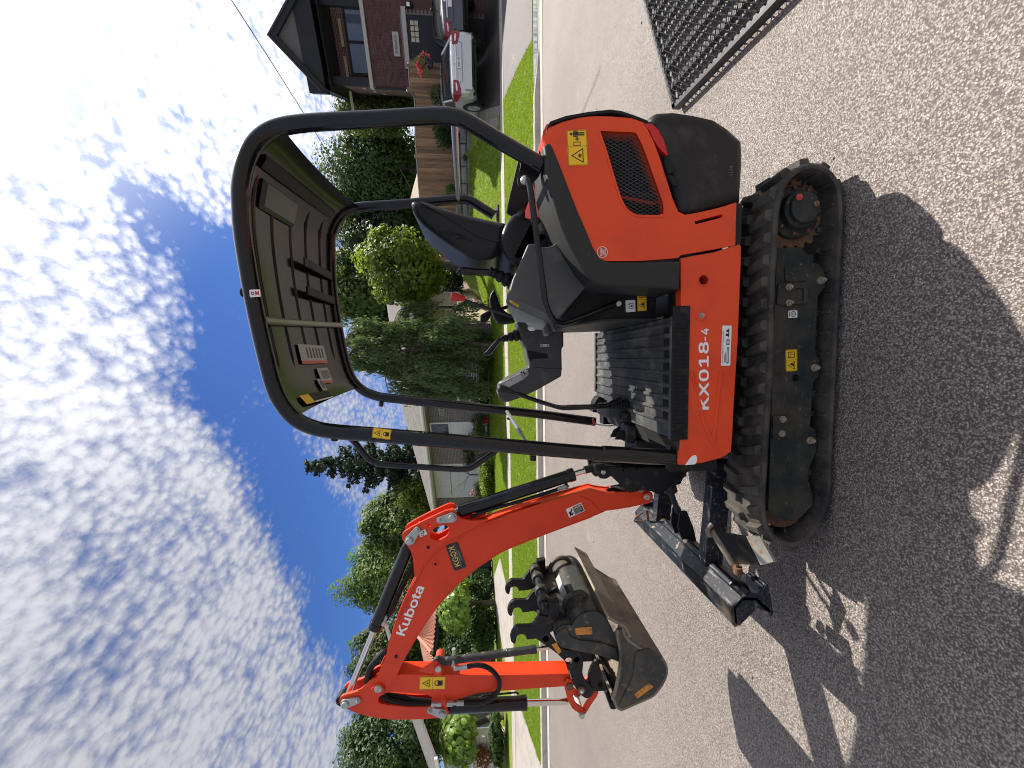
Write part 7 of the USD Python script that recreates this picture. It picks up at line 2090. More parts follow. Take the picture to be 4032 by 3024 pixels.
# ---------------------------------------------------------------- trees
TREES = [
    ('broad_tree', 'large dark leafy tree rising behind the middle of the fence', ('SRC', 1490, 660), 25, 2.75, 3.4, 15500, .24, L_DARK, 21, 60),
    ('broad_tree', 'dark leafy tree behind the parasol and the far canopy post', ('SRC', 1510, 885), 27, 3.1, 3.7, 14500, .25, L_DARK, 22, 50),
    ('garden_tree', 'olive green tree beside the brick house wall', ('SRC', 1480, 440), 21, 1.4, 2.2, 6500, .17, L_OLV, 23, 36),
    ('locust_tree', 'bright yellow green feathery tree left of the fence end', ('SRC', 1585, 1055), 16.8, 1.7, 1.9, 9000, .20, L_YEL, 24, 42),
    ('gappy_tree', 'mid green tree with sky showing through its crown', ('SRC', 1400, 1130), 27, 2.7, 2.6, 6200, .30, L_MID, 25, 48),
    ('maple_tree', 'green tree above the bungalow roof near the spruce', ('SRC', 1580, 2060), 29, 2.6, 3.4, 11500, .27, L_MID, 26, 46),
    ('maple_tree', 'tall green tree behind the raised boom cylinder', ('SRC', 1540, 2260), 31, 3.0, 4.4, 14500, .28, L_MID, 27, 50),
    ('maple_tree', 'olive tree framed between boom and arm', ('SRC', 1575, 2575), 30, 2.5, 4.6, 11500, .27, L_OLV, 28, 44),
    ('oak_tree', 'dark green tree at the left edge beyond the arm', ('SRC', 1550, 2925), 25, 2.9, 4.0, 13500, .25, L_DARK, 29, 48),
    ('garden_tree', 'pale leafy tree peeping over the garage roof', ('SRC', 1650, 1960), 25.5, 1.6, 1.6, 5200, .19, L_YEL, 30, 30),
    ('maple_tree', 'dense green tree low behind the tiled house roof', ('SRC', 1640, 2420), 27, 2.4, 2.4, 7500, .25, L_DARK, 31, 40),
    ('broad_tree', 'green tree filling the gap behind the weeping tree', ('SRC', 1530, 1290), 29, 2.6, 2.8, 7500, .28, L_MID, 32, 45),
]
for nm, lb, (v, x, y), Y, rx, rz, n, sz, m, sd_, cl in TREES:
    c = w(v, x, y, Y)
    b = base_of(c)
    tree(nm, lb, c, (rx, rx, rz), b, .16 + .03 * rx, n, sz, m, sd_, cl, group=None)

# spruce
rng = np.random.default_rng(41)
apx = w('SRC', 1188, 1838, 27.5)
zb_ = 1.5
SPR = thing('spruce_tree', 'tall dark spruce with ragged branches behind the bungalow', 'tree', (apx[0], apx[1], zb_))
part(SPR, 'trunk', tube([(apx[0], apx[1], zb_ - .3), (apx[0] + .05, apx[1], apx[2] - .4)], [.24, .03], 8), M_TRUNK)
PP, NN, BR = [], [], []
Hs = apx[2] - zb_
for k in range(30):
    z_ = apx[2] - .25 - (Hs - 1.5) * (k / 30) ** .92
    L_ = (.30 + 3.6 * ((apx[2] - z_) / Hs) ** .85)
    nb = 6 + k // 5
    for j in range(nb):
        a_ = rng.uniform(0, 6.28)
        ll = L_ * rng.uniform(.45, 1.25)
        dr = np.array([math.cos(a_), math.sin(a_), 0])
        nn = max(14, int(60 * ll))
        t_ = rng.uniform(0.08, 1, nn) ** .75
        sag = -.30 * ll * t_ + .22 * ll * t_ ** 2.5
        P0 = np.array([apx[0], apx[1], z_]) + dr * (ll * t_)[:, None]
        P0[:, 2] += sag
        wd_ = .10 + .24 * ll * (1 - t_) * .6
        side = np.array([-dr[1], dr[0], 0])
        P0 += side * (rng.normal(size=nn) * wd_)[:, None] + np.array([0, 0, 1]) * (-np.abs(rng.normal(size=nn)) * .13)[:, None]
        PP.append(P0)
        NN.append(rng.normal(size=(nn, 3)) * .7 + [0, 0, .6])
        if ll > .8:
            BR.append(tube([(apx[0], apx[1], z_), tuple(np.array([apx[0], apx[1], z_ - .18 * ll]) + dr * ll * .55), tuple(np.array([apx[0], apx[1], z_ - .10 * ll]) + dr * ll * .92)], [.035, .02, .008], 4, False))
PP, NN = np.vstack(PP), np.vstack(NN)
part(SPR, 'branch', BR, M_TRUNK, kind='stuff')
part(SPR, 'crown', leaves(PP, NN, .30, rng, .42), L_SPR, False)

# weeping conifer in front of the bungalow
rng = np.random.default_rng(43)
wb_ = w('SRC', 1900, 1365, 15.6)
wb_[2] = float(zt(wb_[0], wb_[1]))
WP_ = thing('weeping_tree', 'tall weeping conifer with hanging green strands before the bungalow', 'tree', wb_)
ztop = w('SRC', 1350, 1330, 15.6)[2]
lean = np.array([-.35, 0, 0])
part(WP_, 'trunk', tube(smooth_path([wb_ - [0, 0, .2], wb_ + [.1, 0, 1.8], wb_ + [-.15, .1, 3.6], [wb_[0] - .2, wb_[1], ztop - .4]], 4), np.linspace(.15, .03, 13), 8), M_TRUNK, 60)
PP, NN, BR = [], [], []
for k in range(64):
    z_ = wb_[2] + .9 + (ztop - wb_[2] - 1.0) * rng.uniform() ** .8
    a_ = rng.uniform(0, 6.28)
    ll = rng.uniform(.8, 2.2) * (1.0 if z_ < ztop - 1.4 else .65)
    dr = np.array([math.cos(a_), math.sin(a_) * .8, 0])
    arc = smooth_path([np.array([wb_[0] - .1, wb_[1], z_]), np.array([wb_[0] - .1, wb_[1], z_ + .32]) + dr * ll * .5, np.array([wb_[0] - .1, wb_[1], z_ + .12]) + dr * ll * .85, np.array([wb_[0] - .1, wb_[1], z_ - .35]) + dr * ll], 5)
    BR.append(tube(arc, np.linspace(.03, .008, len(arc)), 5, False))
    ns = int(11 * ll) + 4
    for j in range(ns):
        q0 = arc[rng.integers(2, len(arc))] + rng.normal(size=3) * [.07, .07, .03]
        dl = rng.uniform(.35, 1.5)
        dl = min(dl, max(.25, q0[2] - wb_[2] - .15))
        nn = int(46 * dl) + 8
        t_ = rng.uniform(0, 1, nn)
        wob = rng.normal(size=2) * .10
        S_ = q0 + np.column_stack([wob[0] * t_ ** 2, wob[1] * t_ ** 2, -dl * t_]) + rng.normal(size=(nn, 3)) * np.array([.055, .055, .03])
        PP.append(S_)
        NN.append(rng.normal(size=(nn, 3)) * [1, 1, .25])
PP, NN = np.vstack(PP), np.vstack(NN)
part(WP_, 'branch', BR, M_TRUNK, kind='stuff')


def hanging(C, N, L_, W_, rng):
    n = len(C)
    N = N / (np.linalg.norm(N, axis=1, keepdims=True) + 1e-9)
    dn = np.array([0, 0, -1.0]) + rng.normal(size=(n, 3)) * .28
    dn /= np.linalg.norm(dn, axis=1, keepdims=True)
    b = np.cross(N, dn)
    b /= np.linalg.norm(b, axis=1, keepdims=True) + 1e-9
    s = rng.uniform(.6, 1.3, n)[:, None]
    v = np.stack([C, C + dn * L_ * s * .45 + b * W_ * s * .5, C + dn * L_ * s, C + dn * L_ * s * .45 - b * W_ * s * .5], 1).reshape(-1, 3)
    i = np.arange(n)[:, None] * 4
    return tm(v, np.vstack([np.hstack([i, i + 1, i + 2]), np.hstack([i, i + 2, i + 3])]))


part(WP_, 'crown', hanging(PP, NN, .16, .048, rng), L_WEEP, False)

# shrubs and flowers along the bungalow
hb = fa_('VG', 1500, 1450)
hb = w('VG', 1520, 1452, 17.2)
HY = shrub('hydrangea', 'hydrangea bush with white flower heads below the front window', hb, (.75, .5, .52), 2200, .12, L_DARK, 81)
rng = np.random.default_rng(82)
for (x, y) in ((1440, 1490), (1452, 1460), (1436, 1515), (1490, 1372), (1500, 1440), (1462, 1400), (1520, 1480), (1580, 1420), (1470, 1520), (1515, 1520), (1445, 1425), (1530, 1380)):
    c = w('VG', x, y, 16.75)
    part(HY, 'flower_head', ball(c, rng.uniform(.055, .085), 2, (1, 1, .85)), mat('flower_white', (0.62, 0.60, 0.48), .8, bump=(60, .9, .03)) if (x, y) == (1440, 1490) else '/World/Looks/flower_white', 60)
shrub('low_shrub', 'low mixed shrubs under the weeping tree', w('VG', 1570, 1150, 16.2), (1.5, .5, .45), 3600, .10, L_MID, 83)
shrub('rose_bush', 'pale rose bush beside the bungalow front door', w('VX', 830, 590, 18.6), (.75, .5, .55), 1500, .10, L_OLV, 84)
shrub('rose_bush', 'leafy bush with pale blooms between door and garage', w('VX', 720, 850, 18.8), (.8, .5, .5), 1500, .11, L_OLV, 85)
rb = w('VH', 1592, 850, 17.0)
shrub('round_shrub', 'clipped bright green round shrub before the garage door', rb, (1.05, .7, .42), 5200, .10, L_YEL, 86, 30, .5)
shrub('flower_bush', 'bush with red flowers right of the raised boom', w('VH', 1530, 965, 18.2), (.6, .5, .4), 1000, .11, L_MID, 87)
rng = np.random.default_rng(88)
FBs = [w('VH', 1465, 958, 17.9), w('VH', 1452, 985, 17.9), w('VH', 1480, 1000, 17.9)]
RBL = thing('red_blooms', 'red blooms on stalks against the garage pier', 'flowers', FBs[0])
for c in FBs:
    part(RBL, 'bloom', ball(c, .06, 1), '/World/Looks/bloom_red', 60)
    part(RBL, 'stalk', tube([c, c - [0, 0, .5]], .012, 5), M_TRUNK)
# leafless little tree by the garage
rng = np.random.default_rng(90)
bb = w('VH', 1545, 822, 18.0)
BT = thing('bare_tree', 'small leafless tree in front of the white garage door', 'tree', bb)
BR = [tube(smooth_path([bb - [0, 0, .2], bb + [.05, 0, .35], bb + [.05, 0, .62]], 3), np.linspace(.045, .03, 7), 7)]
part(BT, 'trunk', BR, M_TRUNK, 60)
tw = []
st0 = bb + [.05, 0, .6]


def grow(p, d, L_, r, lev):
    q = p + d * L_
    tw.append(tube([p, (p + q) / 2 + rng.normal(size=3) * .03 * L_, q], [r, r * .8, r * .55], 5, False))
    if lev > 0:
        for _ in range(3):
            d2 = d + rng.normal(size=3) * .55 + [0, 0, .12]
            grow(q, d2 / np.linalg.norm(d2), L_ * rng.uniform(.55, .85), r * .55, lev - 1)


for _ in range(6):
    d = np.array([rng.normal() * .9, rng.normal() * .5, .75])
    grow(st0, d / np.linalg.norm(d), .48, .016, 3)
part(BT, 'twigs', tw, mat('twig', (0.17, 0.13, 0.11), .9), 60)
# red pot by the door
pt = w('VX', 948, 385, 18.6)
pt[2] = float(zt(pt[0], pt[1]))
PO = thing('plant_pot', 'red plant pot with flowers near the front door', 'plant pot', pt)
part(PO, 'pot', tube([pt, pt + [0, 0, .02], pt + [0, 0, .30], pt + [0, 0, .32]], [.11, .12, .16, .17], 16), mat('pot_red', (0.22, 0.012, 0.02), .4), 50)
rng = np.random.default_rng(92)
Pq, N, _ = blob_points(pt + [0, 0, .6], (.32, .32, .38), 420, rng, 14, .4)
part(PO, 'foliage', leaves(Pq, N, .09, rng), L_OLV, False)
ch = w('VX', 900, 455, 18.3)
ch[2] = float(zt(ch[0], ch[1]))
GC = thing('garden_chair', 'black wire garden chair by the front door', 'chair', ch)
part(GC, 'frame', cat(*[tube(fillet3([ch + [a_, 0, 0], ch + [a_, 0, .42], ch + [a_, .38, .42], ch + [a_, .44, .85]], .04), .012, 6) for a_ in (0, .5)], *[tube([ch + [0, .38 + .06 * k / 4, .45 + .1 * k], ch + [.5, .38 + .06 * k / 4, .45 + .1 * k]], .008, 5) for k in range(5)], *[tube([ch + [0, .08 * k, .42], ch + [.5, .08 * k, .42]], .008, 5) for k in range(5)]), M_BLACKM)

# ---------------------------------------------------------------- ball-headed catalpas: big leaves, each its own piece
def heart(L_, W_, curl):
    u_ = np.array([0, .18, .5, .78, 1.0])
    h_ = np.array([0, .42, .5, .30, 0]) * W_
    V = [(0, 0, 0)]
    for uu, hh in zip(u_[1:-1], h_[1:-1]):
        z_ = -curl * L_ * uu ** 2
        V += [(-hh, -uu * L_, z_ - hh * .25), (0, -uu * L_, z_ + hh * .12), (hh, -uu * L_, z_ - hh * .25)]
    V.append((0, -L_, -curl * L_))
    V += [(-W_ * .30, .05 * L_, -.03 * L_), (W_ * .30, .05 * L_, -.03 * L_)]
    f = [(0, 1, 2), (0, 2, 3), (1, 4, 5), (1, 5, 2), (2, 5, 6), (2, 6, 3), (4, 7, 8), (4, 8, 5), (5, 8, 9), (5, 9, 6), (7, 10, 8), (8, 10, 9), (11, 1, 0), (0, 3, 12)]
    return tm(V, f)


def catalpa(label, base, cc, R, seed, n_parts, n_rest):
    rng = np.random.default_rng(seed)
    t = thing('catalpa_tree', label, 'tree', base)
    part(t, 'trunk', trunk_mesh(base, cc - [0, 0, R[2] * .2], .13, rng, 6, [cc + rng.normal(size=3) * np.array(R) * .45 for _ in range(6)]), M_TRUNK, 60)
    placed = []
    tocam = (EYE - cc) / np.linalg.norm(EYE - cc)
    for k in range(n_parts + n_rest):
        for _ in range(60):
            d = rng.normal(size=3)
            d /= np.linalg.norm(d)
            if d[2] > -.55 and (k >= n_parts or d @ tocam > -.05):
                break
        rr = rng.uniform(.90, 1.06) if k < n_parts else rng.uniform(.45, .98)
        c = cc + d * np.array(R) * rr
        nrm_ = d / np.array(R)
        nrm_ /= np.linalg.norm(nrm_)
        nrm_ = nrm_ + rng.normal(size=3) * .28 + [0, 0, .25]
        nrm_ /= np.linalg.norm(nrm_)
        dn = np.array([0, 0, -1.0]) + d * .25 + rng.normal(size=3) * .3
        ey = -(dn - nrm_ * (dn @ nrm_))
        M_ = frame_from(c, np.cross(ey, nrm_), ey)
        m = heart(rng.uniform(.19, .30), rng.uniform(.17, .25), rng.uniform(.05, .35))
        m.apply_transform(M_)
        if k < n_parts:
            part(t, 'leaf', m, L_CAT, False)
        else:
            placed.append(m)
    part(t, 'crown', placed, L_CAT, False)
    return t


bA = gt('VI', 1440, 825)
cA = w('VI', 1105, 830, bA[1])
catalpa('ball headed tree of big pale leaves right of the thumb cylinder', bA, cA, (1.22, 1.15, .90), 51, 270, 620)
bB = gt('VJ', 1510, 690)
cB = w('VJ', 1140, 845, bB[1])
catalpa('ball headed big leaved tree left of the raised arm', bB, cB, (1.05, 1.0, .92), 52, 240, 560)

# ---------------------------------------------------------------- tiled house with ivy (left), grey house further left
D0 = w('VI', 895, 1258, 17.4)[:2]
zE = w('VI', 895, 1258, 17.4)[2]
zg3 = float(zt(D0[0], D0[1])) - .4
H3 = thing('tiled_house', 'low house under a terracotta pantile roof, its wall grown over with ivy', 'house', (*D0, zg3))
part(H3, 'wall', fbox(D0, .5, 12, .6, .9, zg3, zE), mat('house_render', (0.36, 0.31, 0.27), .9), False)
part(H3, 'end_wall', fbox(D0, .5, .8, .9, 8, zg3, zE), '/World/Looks/house_render', False)
M_TILE = mat('terracotta', (0.36, 0.165, 0.115), .8, var=[((0.27, 0.12, 0.085), 7.0, .42, .65), ((0.45, 0.25, 0.18), 30.0, .55, .75)], bump=(80, .4, .004))


def tiles(corners, n_s, n_r):
    """pantiles on a quad slope: corners = eave left, eave right, ridge right, ridge left"""
    e0, e1, r1_, r0_ = (np.asarray(c, float) for c in corners)
    ns, nr_ = n_s * 6 + 1, n_r * 3 + 1
    nn = np.cross(e1 - e0, r0_ - e0)
    nn /= np.linalg.norm(nn)
    if nn[2] < 0:
        nn = -nn
    A = np.zeros((ns, nr_, 3))
    for i in range(ns):
        s_ = i / (ns - 1)
        a, b = e0 * (1 - s_) + e1 * s_, r0_ * (1 - s_) + r1_ * s_
        for j in range(nr_):
            k_ = j // 3 + (0, .02, .98)[j % 3] if j < nr_ - 1 else n_r
            t_ = k_ / n_r
            lift = (.045, .045, .0)[j % 3] if j < nr_ - 1 else 0
            lift = .045 * (1 - (k_ % 1)) if j % 3 else 0.0
            A[i, j] = a * (1 - t_) + b * t_ + nn * (lift + .030 * math.sin(i / 6 * 2 * math.pi))
    return grid(A)


rise = 1.5
e0, e1 = U3(0, 0, zE, D0), U3(12.5, 0, zE, D0)
r0_, r1_ = U3(4.8, 3.0, zE + rise, D0), U3(9.0, 3.0, zE + rise, D0)
part(H3, 'roof', cat(tiles((e0, e1, r1_, r0_), 50, 13), tiles((U3(0, 7, zE, D0), e0, r0_, r0_ + [.01, 0, 0]), 32, 13)), M_TILE, 40)
part(H3, 'hip_cap', tube([e0 + [0, 0, .06], r0_ + [0, 0, .06]], .09, 8), M_TILE)
part(H3, 'fascia', cat(fbox(D0, .1, 12.4, .1, .14, zE - .18, zE - .02), fbox(D0, .1, .14, .14, 8, zE - .18, zE - .02)), M_NAVY, False)
rng = np.random.default_rng(61)
iv = thing('ivy_hedge', 'dark ivy covering the wall of the tiled house', 'ivy', (*U3(3, .3, zg3, D0)[:2], zg3))
n = 9000
T__, S_, Z__ = rng.uniform(-.2, 7.0, n), rng.normal(size=n) * .16 + .30, rng.uniform(zg3, zE - .1, n)
Pq = np.column_stack([D0[0] + FD[0] * S_ + SD[0] * T__, D0[1] + FD[1] * S_ + SD[1] * T__, Z__])
bul = .25 * (meshkit.noise(Pq * 1.6, 3) - .5)
Pq[:, :2] -= FD * bul[:, None] * 2.2
part(iv, 'foliage', leaves(Pq, np.column_stack([np.full(n, -FD[0]), np.full(n, -FD[1]), np.full(n, .4)]) + rng.normal(size=(n, 3)) * .6, .15, rng, .8), L_IVY, False)
part(iv, 'stem', [tube([U3(.45, s_, zg3, D0), U3(.45, s_ + .2, zg3 + 1.5, D0)], [.03, .015], 5) for s_ in (.5, 2.5, 4.5, 6.5)], M_TRUNK)
shrub('drive_hedge', 'dark low hedge between the ivy wall and the concrete drive', w('VI', 1330, 690, 17.5), (.9, .5, .75), 2600, .11, L_DARK, 62)
shrub('drive_hedge', 'dark bushes below the ball headed tree', w('VI', 1350, 1060, 16.5), (1.5, .6, .7), 4200, .12, L_IVY, 63)
# bins
for k, (x, y, m, lb) in enumerate(((1412, 545, mat('bin_green', (0.03, 0.085, 0.03), .5), 'green wheeled bin at the top of the concrete drive'), (1404, 470, mat('bin_black', (0.018, 0.018, 0.02), .5), 'black wheeled bin behind the green one by the drive'))):
    q = gt('VI', x, y)
    q[1] = min(q[1], 18.2)
    q[0] = w('VI', x, y, q[1])[0]
    q[2] = float(zt(q[0], q[1]))
    BN = thing('wheeled_bin', lb, 'bin', q, 'wheeled bins by the concrete drive')
    hb_ = 1.02
    part(BN, 'body', hull([q + [a_ * (.23 if z_ == 0 else .29), b_ * (.22 if z_ == 0 else .31), .05 + z_ * (hb_ - .1)] for a_ in (-1, 1) for b_ in (-1, 1) for z_ in (0, 1)]), m, False)
    part(BN, 'lid', hull([q + [a_ * .31, b_ * .33, hb_ - .05 + z_] for a_ in (-1, 1) for b_ in (-1, 1) for z_ in (0, .04)] + [q + [a_ * .24, b_ * .25, hb_ + .05] for a_ in (-1, 1) for b_ in (-1, 1)]), m, False)
    part(BN, 'handle', cyl(q + [-.26, .36, hb_ - .06], q + [.26, .36, hb_ - .06], .018, n=8), m)
    for a_ in (-.25, .25):
        part(BN, 'wheel', cyl(q + [a_ - .03, -.24, .10], q + [a_ + .03, -.24, .10], .10, n=16), M_BLACKM)
    part(BN, 'bin_label', box(q + [-.06, -.315, .62], q + [.06, -.30, .70]), M_LETW, False)
    part(BN, 'body_rib', [box(q + [a_ - .012, -.30, .12], q + [a_ + .012, -.255, .9]) for a_ in (-.12, .12)], m, False)

E0 = w('VJ', 1000, 1150, 15.5)[:2]
zG = float(zt(E0[0], E0[1])) - .3
zEv = w('VJ', 995, 1130, 15.5)[2]
H4 = thing('grey_roof_house', 'pale sided house under a grey shingle roof at the far left', 'house', (*E0, zG))
part(H4, 'wall', fbox(E0, -3.2, 9, 0, .25, zG, zEv), mat('pale_siding', (0.55, 0.50, 0.43), .7), False)
for k in range(22):
    z_ = zG + .2 + .14 * k
    if z_ < zEv - .1:
        part(H4, 'siding_board', fbox(E0, -3.2, 9, -.025, -.001, z_, z_ + .125, .004), '/World/Looks/pale_siding', False)
part(H4, 'roof', hull([U3(s_, t_, z_, E0) for s_ in (-3.8, 9.5) for t_, z_ in ((-.6, zEv), (-.6, zEv + .08), (5.2, zEv + 3.3), (5.2, zEv + 3.38))]), M_SHING, False)
part(H4, 'gutter', fbox(E0, -3.8, 9.5, -.70, -.6, zEv - .05, zEv + .08, .02), M_WFRAME, False)
sW = float((wall('VJ', 1110, 1130, E0, FD)[:2] - E0) @ FD)
WN4 = part(H4, 'window', fbox(E0, sW - 1.0, sW + .9, -.07, -.026, zG + 1.5, zEv - .15), M_WFRAME, False)
for a_ in (-.93, .02):
    part(WN4, 'pane', fbox(E0, sW + a_, sW + a_ + .84, -.078, -.071, zG + 1.6, zEv - .25), M_GLASS, False)
shrub('orange_shrub', 'orange leaved shrub before the pale house at the far left', w('VJ', 1330, 1060, 14.2), (.5, .4, .4), 900, .09, leafmat('leaf_orange', (0.30, 0.12, 0.035), (0.45, 0.2, 0.05), .35), 64)
rng = np.random.default_rng(65)
shrub('lily_clump', 'clump of long dark leaves at the foot of the left tree', w('VJ', 1440, 900, 13.6), (1.4, .5, .28), 2200, .16, L_IVY, 66)

# ---------------------------------------------------------------- cars
SD0, FD0 = SD, FD
def car(name, label, origin, m, L_=4.75, plate=None, dark=False, turn=0.0):
    """sedan seen from behind: local x from tail to nose along SD, y to its left along FD"""
    o = np.asarray(origin, float)
    ct, st = math.cos(turn), math.sin(turn)
    SD, FD = ct * SD0 + st * FD0, ct * FD0 - st * SD0
    X3 = lambda p: np.column_stack([o[0] + SD[0] * p[:, 0] + FD[0] * p[:, 1], o[1] + SD[1] * p[:, 0] + FD[1] * p[:, 1], o[2] + p[:, 2]])

    def put(mesh):
        return tm(X3(np.asarray(mesh.vertices)), mesh.faces)
    t = thing(name, label, 'car', o)
    k = L_ / 4.8
    # body: sections from tail to nose (x, half width at sill/belt, z bottom, z belt/top)
    S = [(0.00, .60, .42, .72), (.02, .74, .34, .90), (.08, .82, .30, 1.00), (.22, .865, .26, 1.055), (.5, .885, .22, 1.065), (1.0, .90, .20, 1.04), (2.0, .915, .19, .99), (3.0, .91, .19, .965), (3.5, .90, .2, .945), (4.1, .87, .22, .86), (4.5, .80, .27, .76), (4.72, .66, .34, .64), (4.8, .46, .40, .56)]
    rings = []
    for x, hw, z0, z1 in S:
        c = [(hw * .86, z0), (hw * .97, z0 + (z1 - z0) * .18), (hw, z0 + (z1 - z0) * .45), (hw * .985, z0 + (z1 - z0) * .72), (hw * .93, z0 + (z1 - z0) * .93), (hw * .80, z1 + .0), (hw * .4, z1 + .018)]
        ring = [(x * k, y, z) for y, z in c] + [(x * k, -y, z) for y, z in c[::-1]]
        rings.append(ring)
    A = np.array(rings)
    A = np.concatenate([A, A[:, :1]], 1)
    cap0 = tm(np.vstack([A[0, :-1], A[0, :-1].mean(0)]), [(i, (i + 1) % 14, 14) for i in range(14)])
    cap1 = tm(np.vstack([A[-1, :-1], A[-1, :-1].mean(0)]), [((i + 1) % 14, i, 14) for i in range(14)])
    part(t, 'body', put(cat(grid(A), cap0, cap1)), m, 50)
    # glasshouse: dark glass with roof and pillars in body colour
    G = [(.55, 0.0, .78, 1.04), (1.22, .40, .66, 1.0), (1.75, .49, .64, 1.0), (2.45, .485, .64, 1.0), (2.95, .26, .68, .99), (3.55, 0.0, .74, .95)]
    Gr = []
    for x, h, hw, zb in G:
        zt_ = zb + h
        Gr.append([(x * k, .84, zb - .03), (x * k, .84 - (.84 - hw) * .55, zb + h * .5), (x * k, hw, zt_ - .03 * (h > 0)), (x * k, hw * .6, zt_ + .012 * (h > 0)), (x * k, -hw * .6, zt_ + .012 * (h > 0)), (x * k, -hw, zt_ - .03 * (h > 0)), (x * k, -(.84 - (.84 - hw) * .55), zb + h * .5), (x * k, -.84, zb - .03)])
    Gr = np.array(Gr)
    part(t, 'window', put(grid(Gr)), mat('car_glass', (0.03, 0.033, 0.035), .05, spec=.9) if not COUNT.get(('/World', 'seen_glass')) else '/World/Looks/car_glass', 40)
    COUNT[('/World', 'seen_glass')] = 1
    R_ = Gr[1:5, 2:6].copy()
    R_[:, :, 2] += .008
    R_[0, :, 0] -= .02
    part(t, 'roof', put(grid(R_)), m, 50)
    for sgn in (-1, 1):
        for a_, b_ in (((.50, .85, 1.02), (1.26, .68, 1.38)), ((2.02, .87, .97), (2.0, .66, 1.42)), ((3.5, .80, .95), (2.9, .68, 1.26)), ((1.30, .68, 1.35), (1.78, .655, 1.43)), ((1.78, .655, 1.43), (2.45, .655, 1.43)), ((2.45, .655, 1.43), (2.95, .69, 1.25))):
            part(t, 'pillar', put(tube([(a_[0] * k, sgn * a_[1], a_[2]), (b_[0] * k, sgn * b_[1], b_[2])], .032, 6)), m)
        lm = hull([(.00 * k, sgn * .47, .80), (.01 * k, sgn * .46, .96), (.08 * k, sgn * .84, .72), (.07 * k, sgn * .82, .98), (.46 * k, sgn * .915, .88), (.46 * k, sgn * .900, .99), (.0 * k, sgn * .70, .72)])
        part(t, 'tail_lamp', put(lm), mat('lamp_red', (0.20, 0.008, 0.012), .15, coat=.6) if (sgn == -1 and not COUNT.get('lr')) else '/World/Looks/lamp_red', 40)
        COUNT['lr'] = 1
        part(t, 'lamp_lens', put(hull([(-.008 * k, sgn * .54, .85), (-.008 * k, sgn * .54, .89), (.03 * k, sgn * .74, .82), (.03 * k, sgn * .74, .87), (.08 * k, sgn * .74, .85)])), M_LETW, False)
        part(t, 'door_handle', put(box((1.55 * k, sgn * .895 - .02, .84), (1.75 * k, sgn * .895 + .02, .87), .006)), m, False)
        part(t, 'mirror', put(ball((3.25 * k, sgn * .98, 1.0), .10, 2, (.6, 1.1, .8))), m)
        part(t, 'exhaust', put(cyl((-.03, sgn * .55, .30), (.2, sgn * .55, .30), .045, n=12)), M_PIT)
        for x_ in (.98, 3.85):
            part(t, 'wheel_arch', put(cyl((x_ * k, sgn * .80, .34), (x_ * k, sgn * .912, .34), .365, n=28)), M_PIT)
            WH = part(t, 'wheel', put(cyl((x_ * k, sgn * .72, .325), (x_ * k, sgn * .918, .325), .325, n=30, ch=.02)), mat('tyre', (0.018, 0.018, 0.018), .8) if not COUNT.get('ty') else '/World/Looks/tyre', 50)
            COUNT['ty'] = 1
            part(WH, 'rim', put(cat(cyl((x_ * k, sgn * .90, .325), (x_ * k, sgn * .922, .325), .225, n=28), *[cyl((x_ * k, sgn * .926, .325), (x_ * k + .19 * math.cos(q), sgn * .926, .325 + .19 * math.sin(q)), .028, .02, 6) for q in np.arange(5) * 2 * math.pi / 5])), M_GREYL if not dark else M_ZINC, 40)
    part(t, 'bumper', put(hull([(-.035, a_ * .70, z_) for a_ in (-1, 1) for z_ in (.36, .58)] + [(.25, a_ * .875, z_) for a_ in (-1, 1) for z_ in (.32, .60)])), m, 40)
    part(t, 'bumper_insert', put(hull([(-.038, a_ * .55, z_) for a_ in (-1, 1) for z_ in (.30, .355)] + [(.2, a_ * .8, z_) for a_ in (-1, 1) for z_ in (.26, .35)])), M_PIT, False)
    part(t, 'boot_seam', put(tube(fillet3([(.10, -.58, 1.03), (.012, -.58, .88), (-.006, -.5, .66), (-.006, .5, .66), (.012, .58, .88), (.10, .58, 1.03)], .05), .006, 5)), M_PIT)
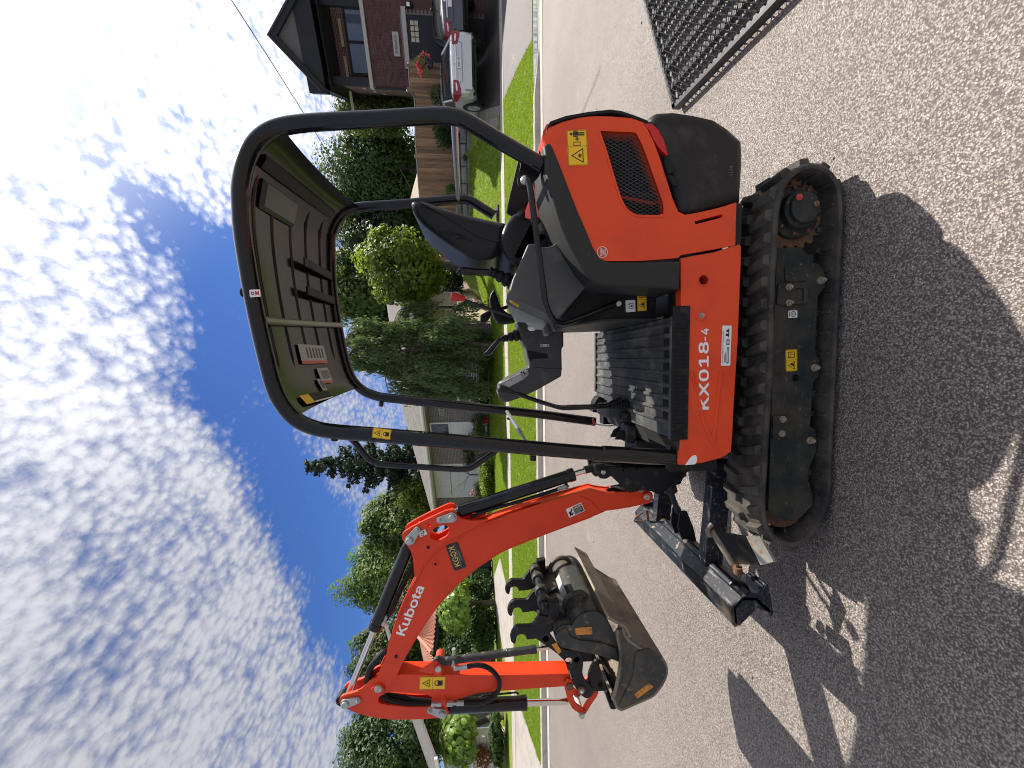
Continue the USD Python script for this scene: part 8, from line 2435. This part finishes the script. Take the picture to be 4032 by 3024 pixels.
    part(t, 'boot_strip', put(box((-.02, -.42, .845), (.01, .42, .875), .005)), M_CHROME, False)
    PL = part(t, 'number_plate', put(box((-.028, -.16, .70), (-.005, .16, .83), .004)), M_WHT, False)
    if plate:
        M_ = frame_from(X3(np.array([[-.0285, .13, .735]]))[0], [-FD[0], -FD[1], 0], [0, 0, 1])
        part(PL, 'plate_text', text(plate, .06, M_, .26, .002), mat('plate_blue', (0.03, 0.05, 0.16), .5), False)
    part(t, 'emblem', put(cyl((-.012, 0, .925), (.02, 0, .925), .045, n=16)), M_CHROME)
    part(t, 'antenna', put(cyl((1.1 * k, 0, 1.40), (1.05 * k, 0, 1.47), .014, n=6)), M_BLACKM)
    return t


cl = gt('VE', 1712, 728)
oc = np.array([*(cl[:2] - SD * .97 - FD * .84), 0])
oc[2] = float(zt(*(oc[:2] + SD * 2)))
M_SILV = mat('silver_car_paint', (0.52, 0.54, 0.54), .28, metal=.55, coat=.8)
M_DCAR = mat('dark_car_paint', (0.05, 0.055, 0.065), .22, metal=.3, coat=.9)
car('parked_car', 'silver sedan parked tail out on the driveway', oc, M_SILV, 4.8, 'CEDF 195', False, .22)
od = w('VE', 1405, 225, 13.4)
od = od - np.array([*(SD * .1 + FD * .72), .88])
car('parked_car', 'dark grey car parked before the garage of the brick house', od, M_DCAR, 4.7, None, True)

# ---------------------------------------------------------------- overhead wire, from beyond the frame to a pole behind the trees
wp = [w('SRC', 640, -380, 8.0), w('SRC', 911, 0, 9.6), w('SRC', 1241, 520, 12.8), w('SRC', 1335, 690, 14.6), w('SRC', 1453, 923, 18.2), w('SRC', 1516, 1072, 21.5), w('SRC', 1557, 1230, 25.5)]
solo('overhead_wire', tube(smooth_path(wp, 6), .011, 6), M_BLACKM, 'thin black overhead wire slanting across the sky', 'wire', smooth=60)
# survey peg on the lawn
pg = gt('VX', 1135, 195)
solo('garden_peg', box(pg + [-.02, -.02, -.05], pg + [.02, .02, .22], .005), M_LETW, 'small white peg standing in the lawn', 'peg', smooth=False)
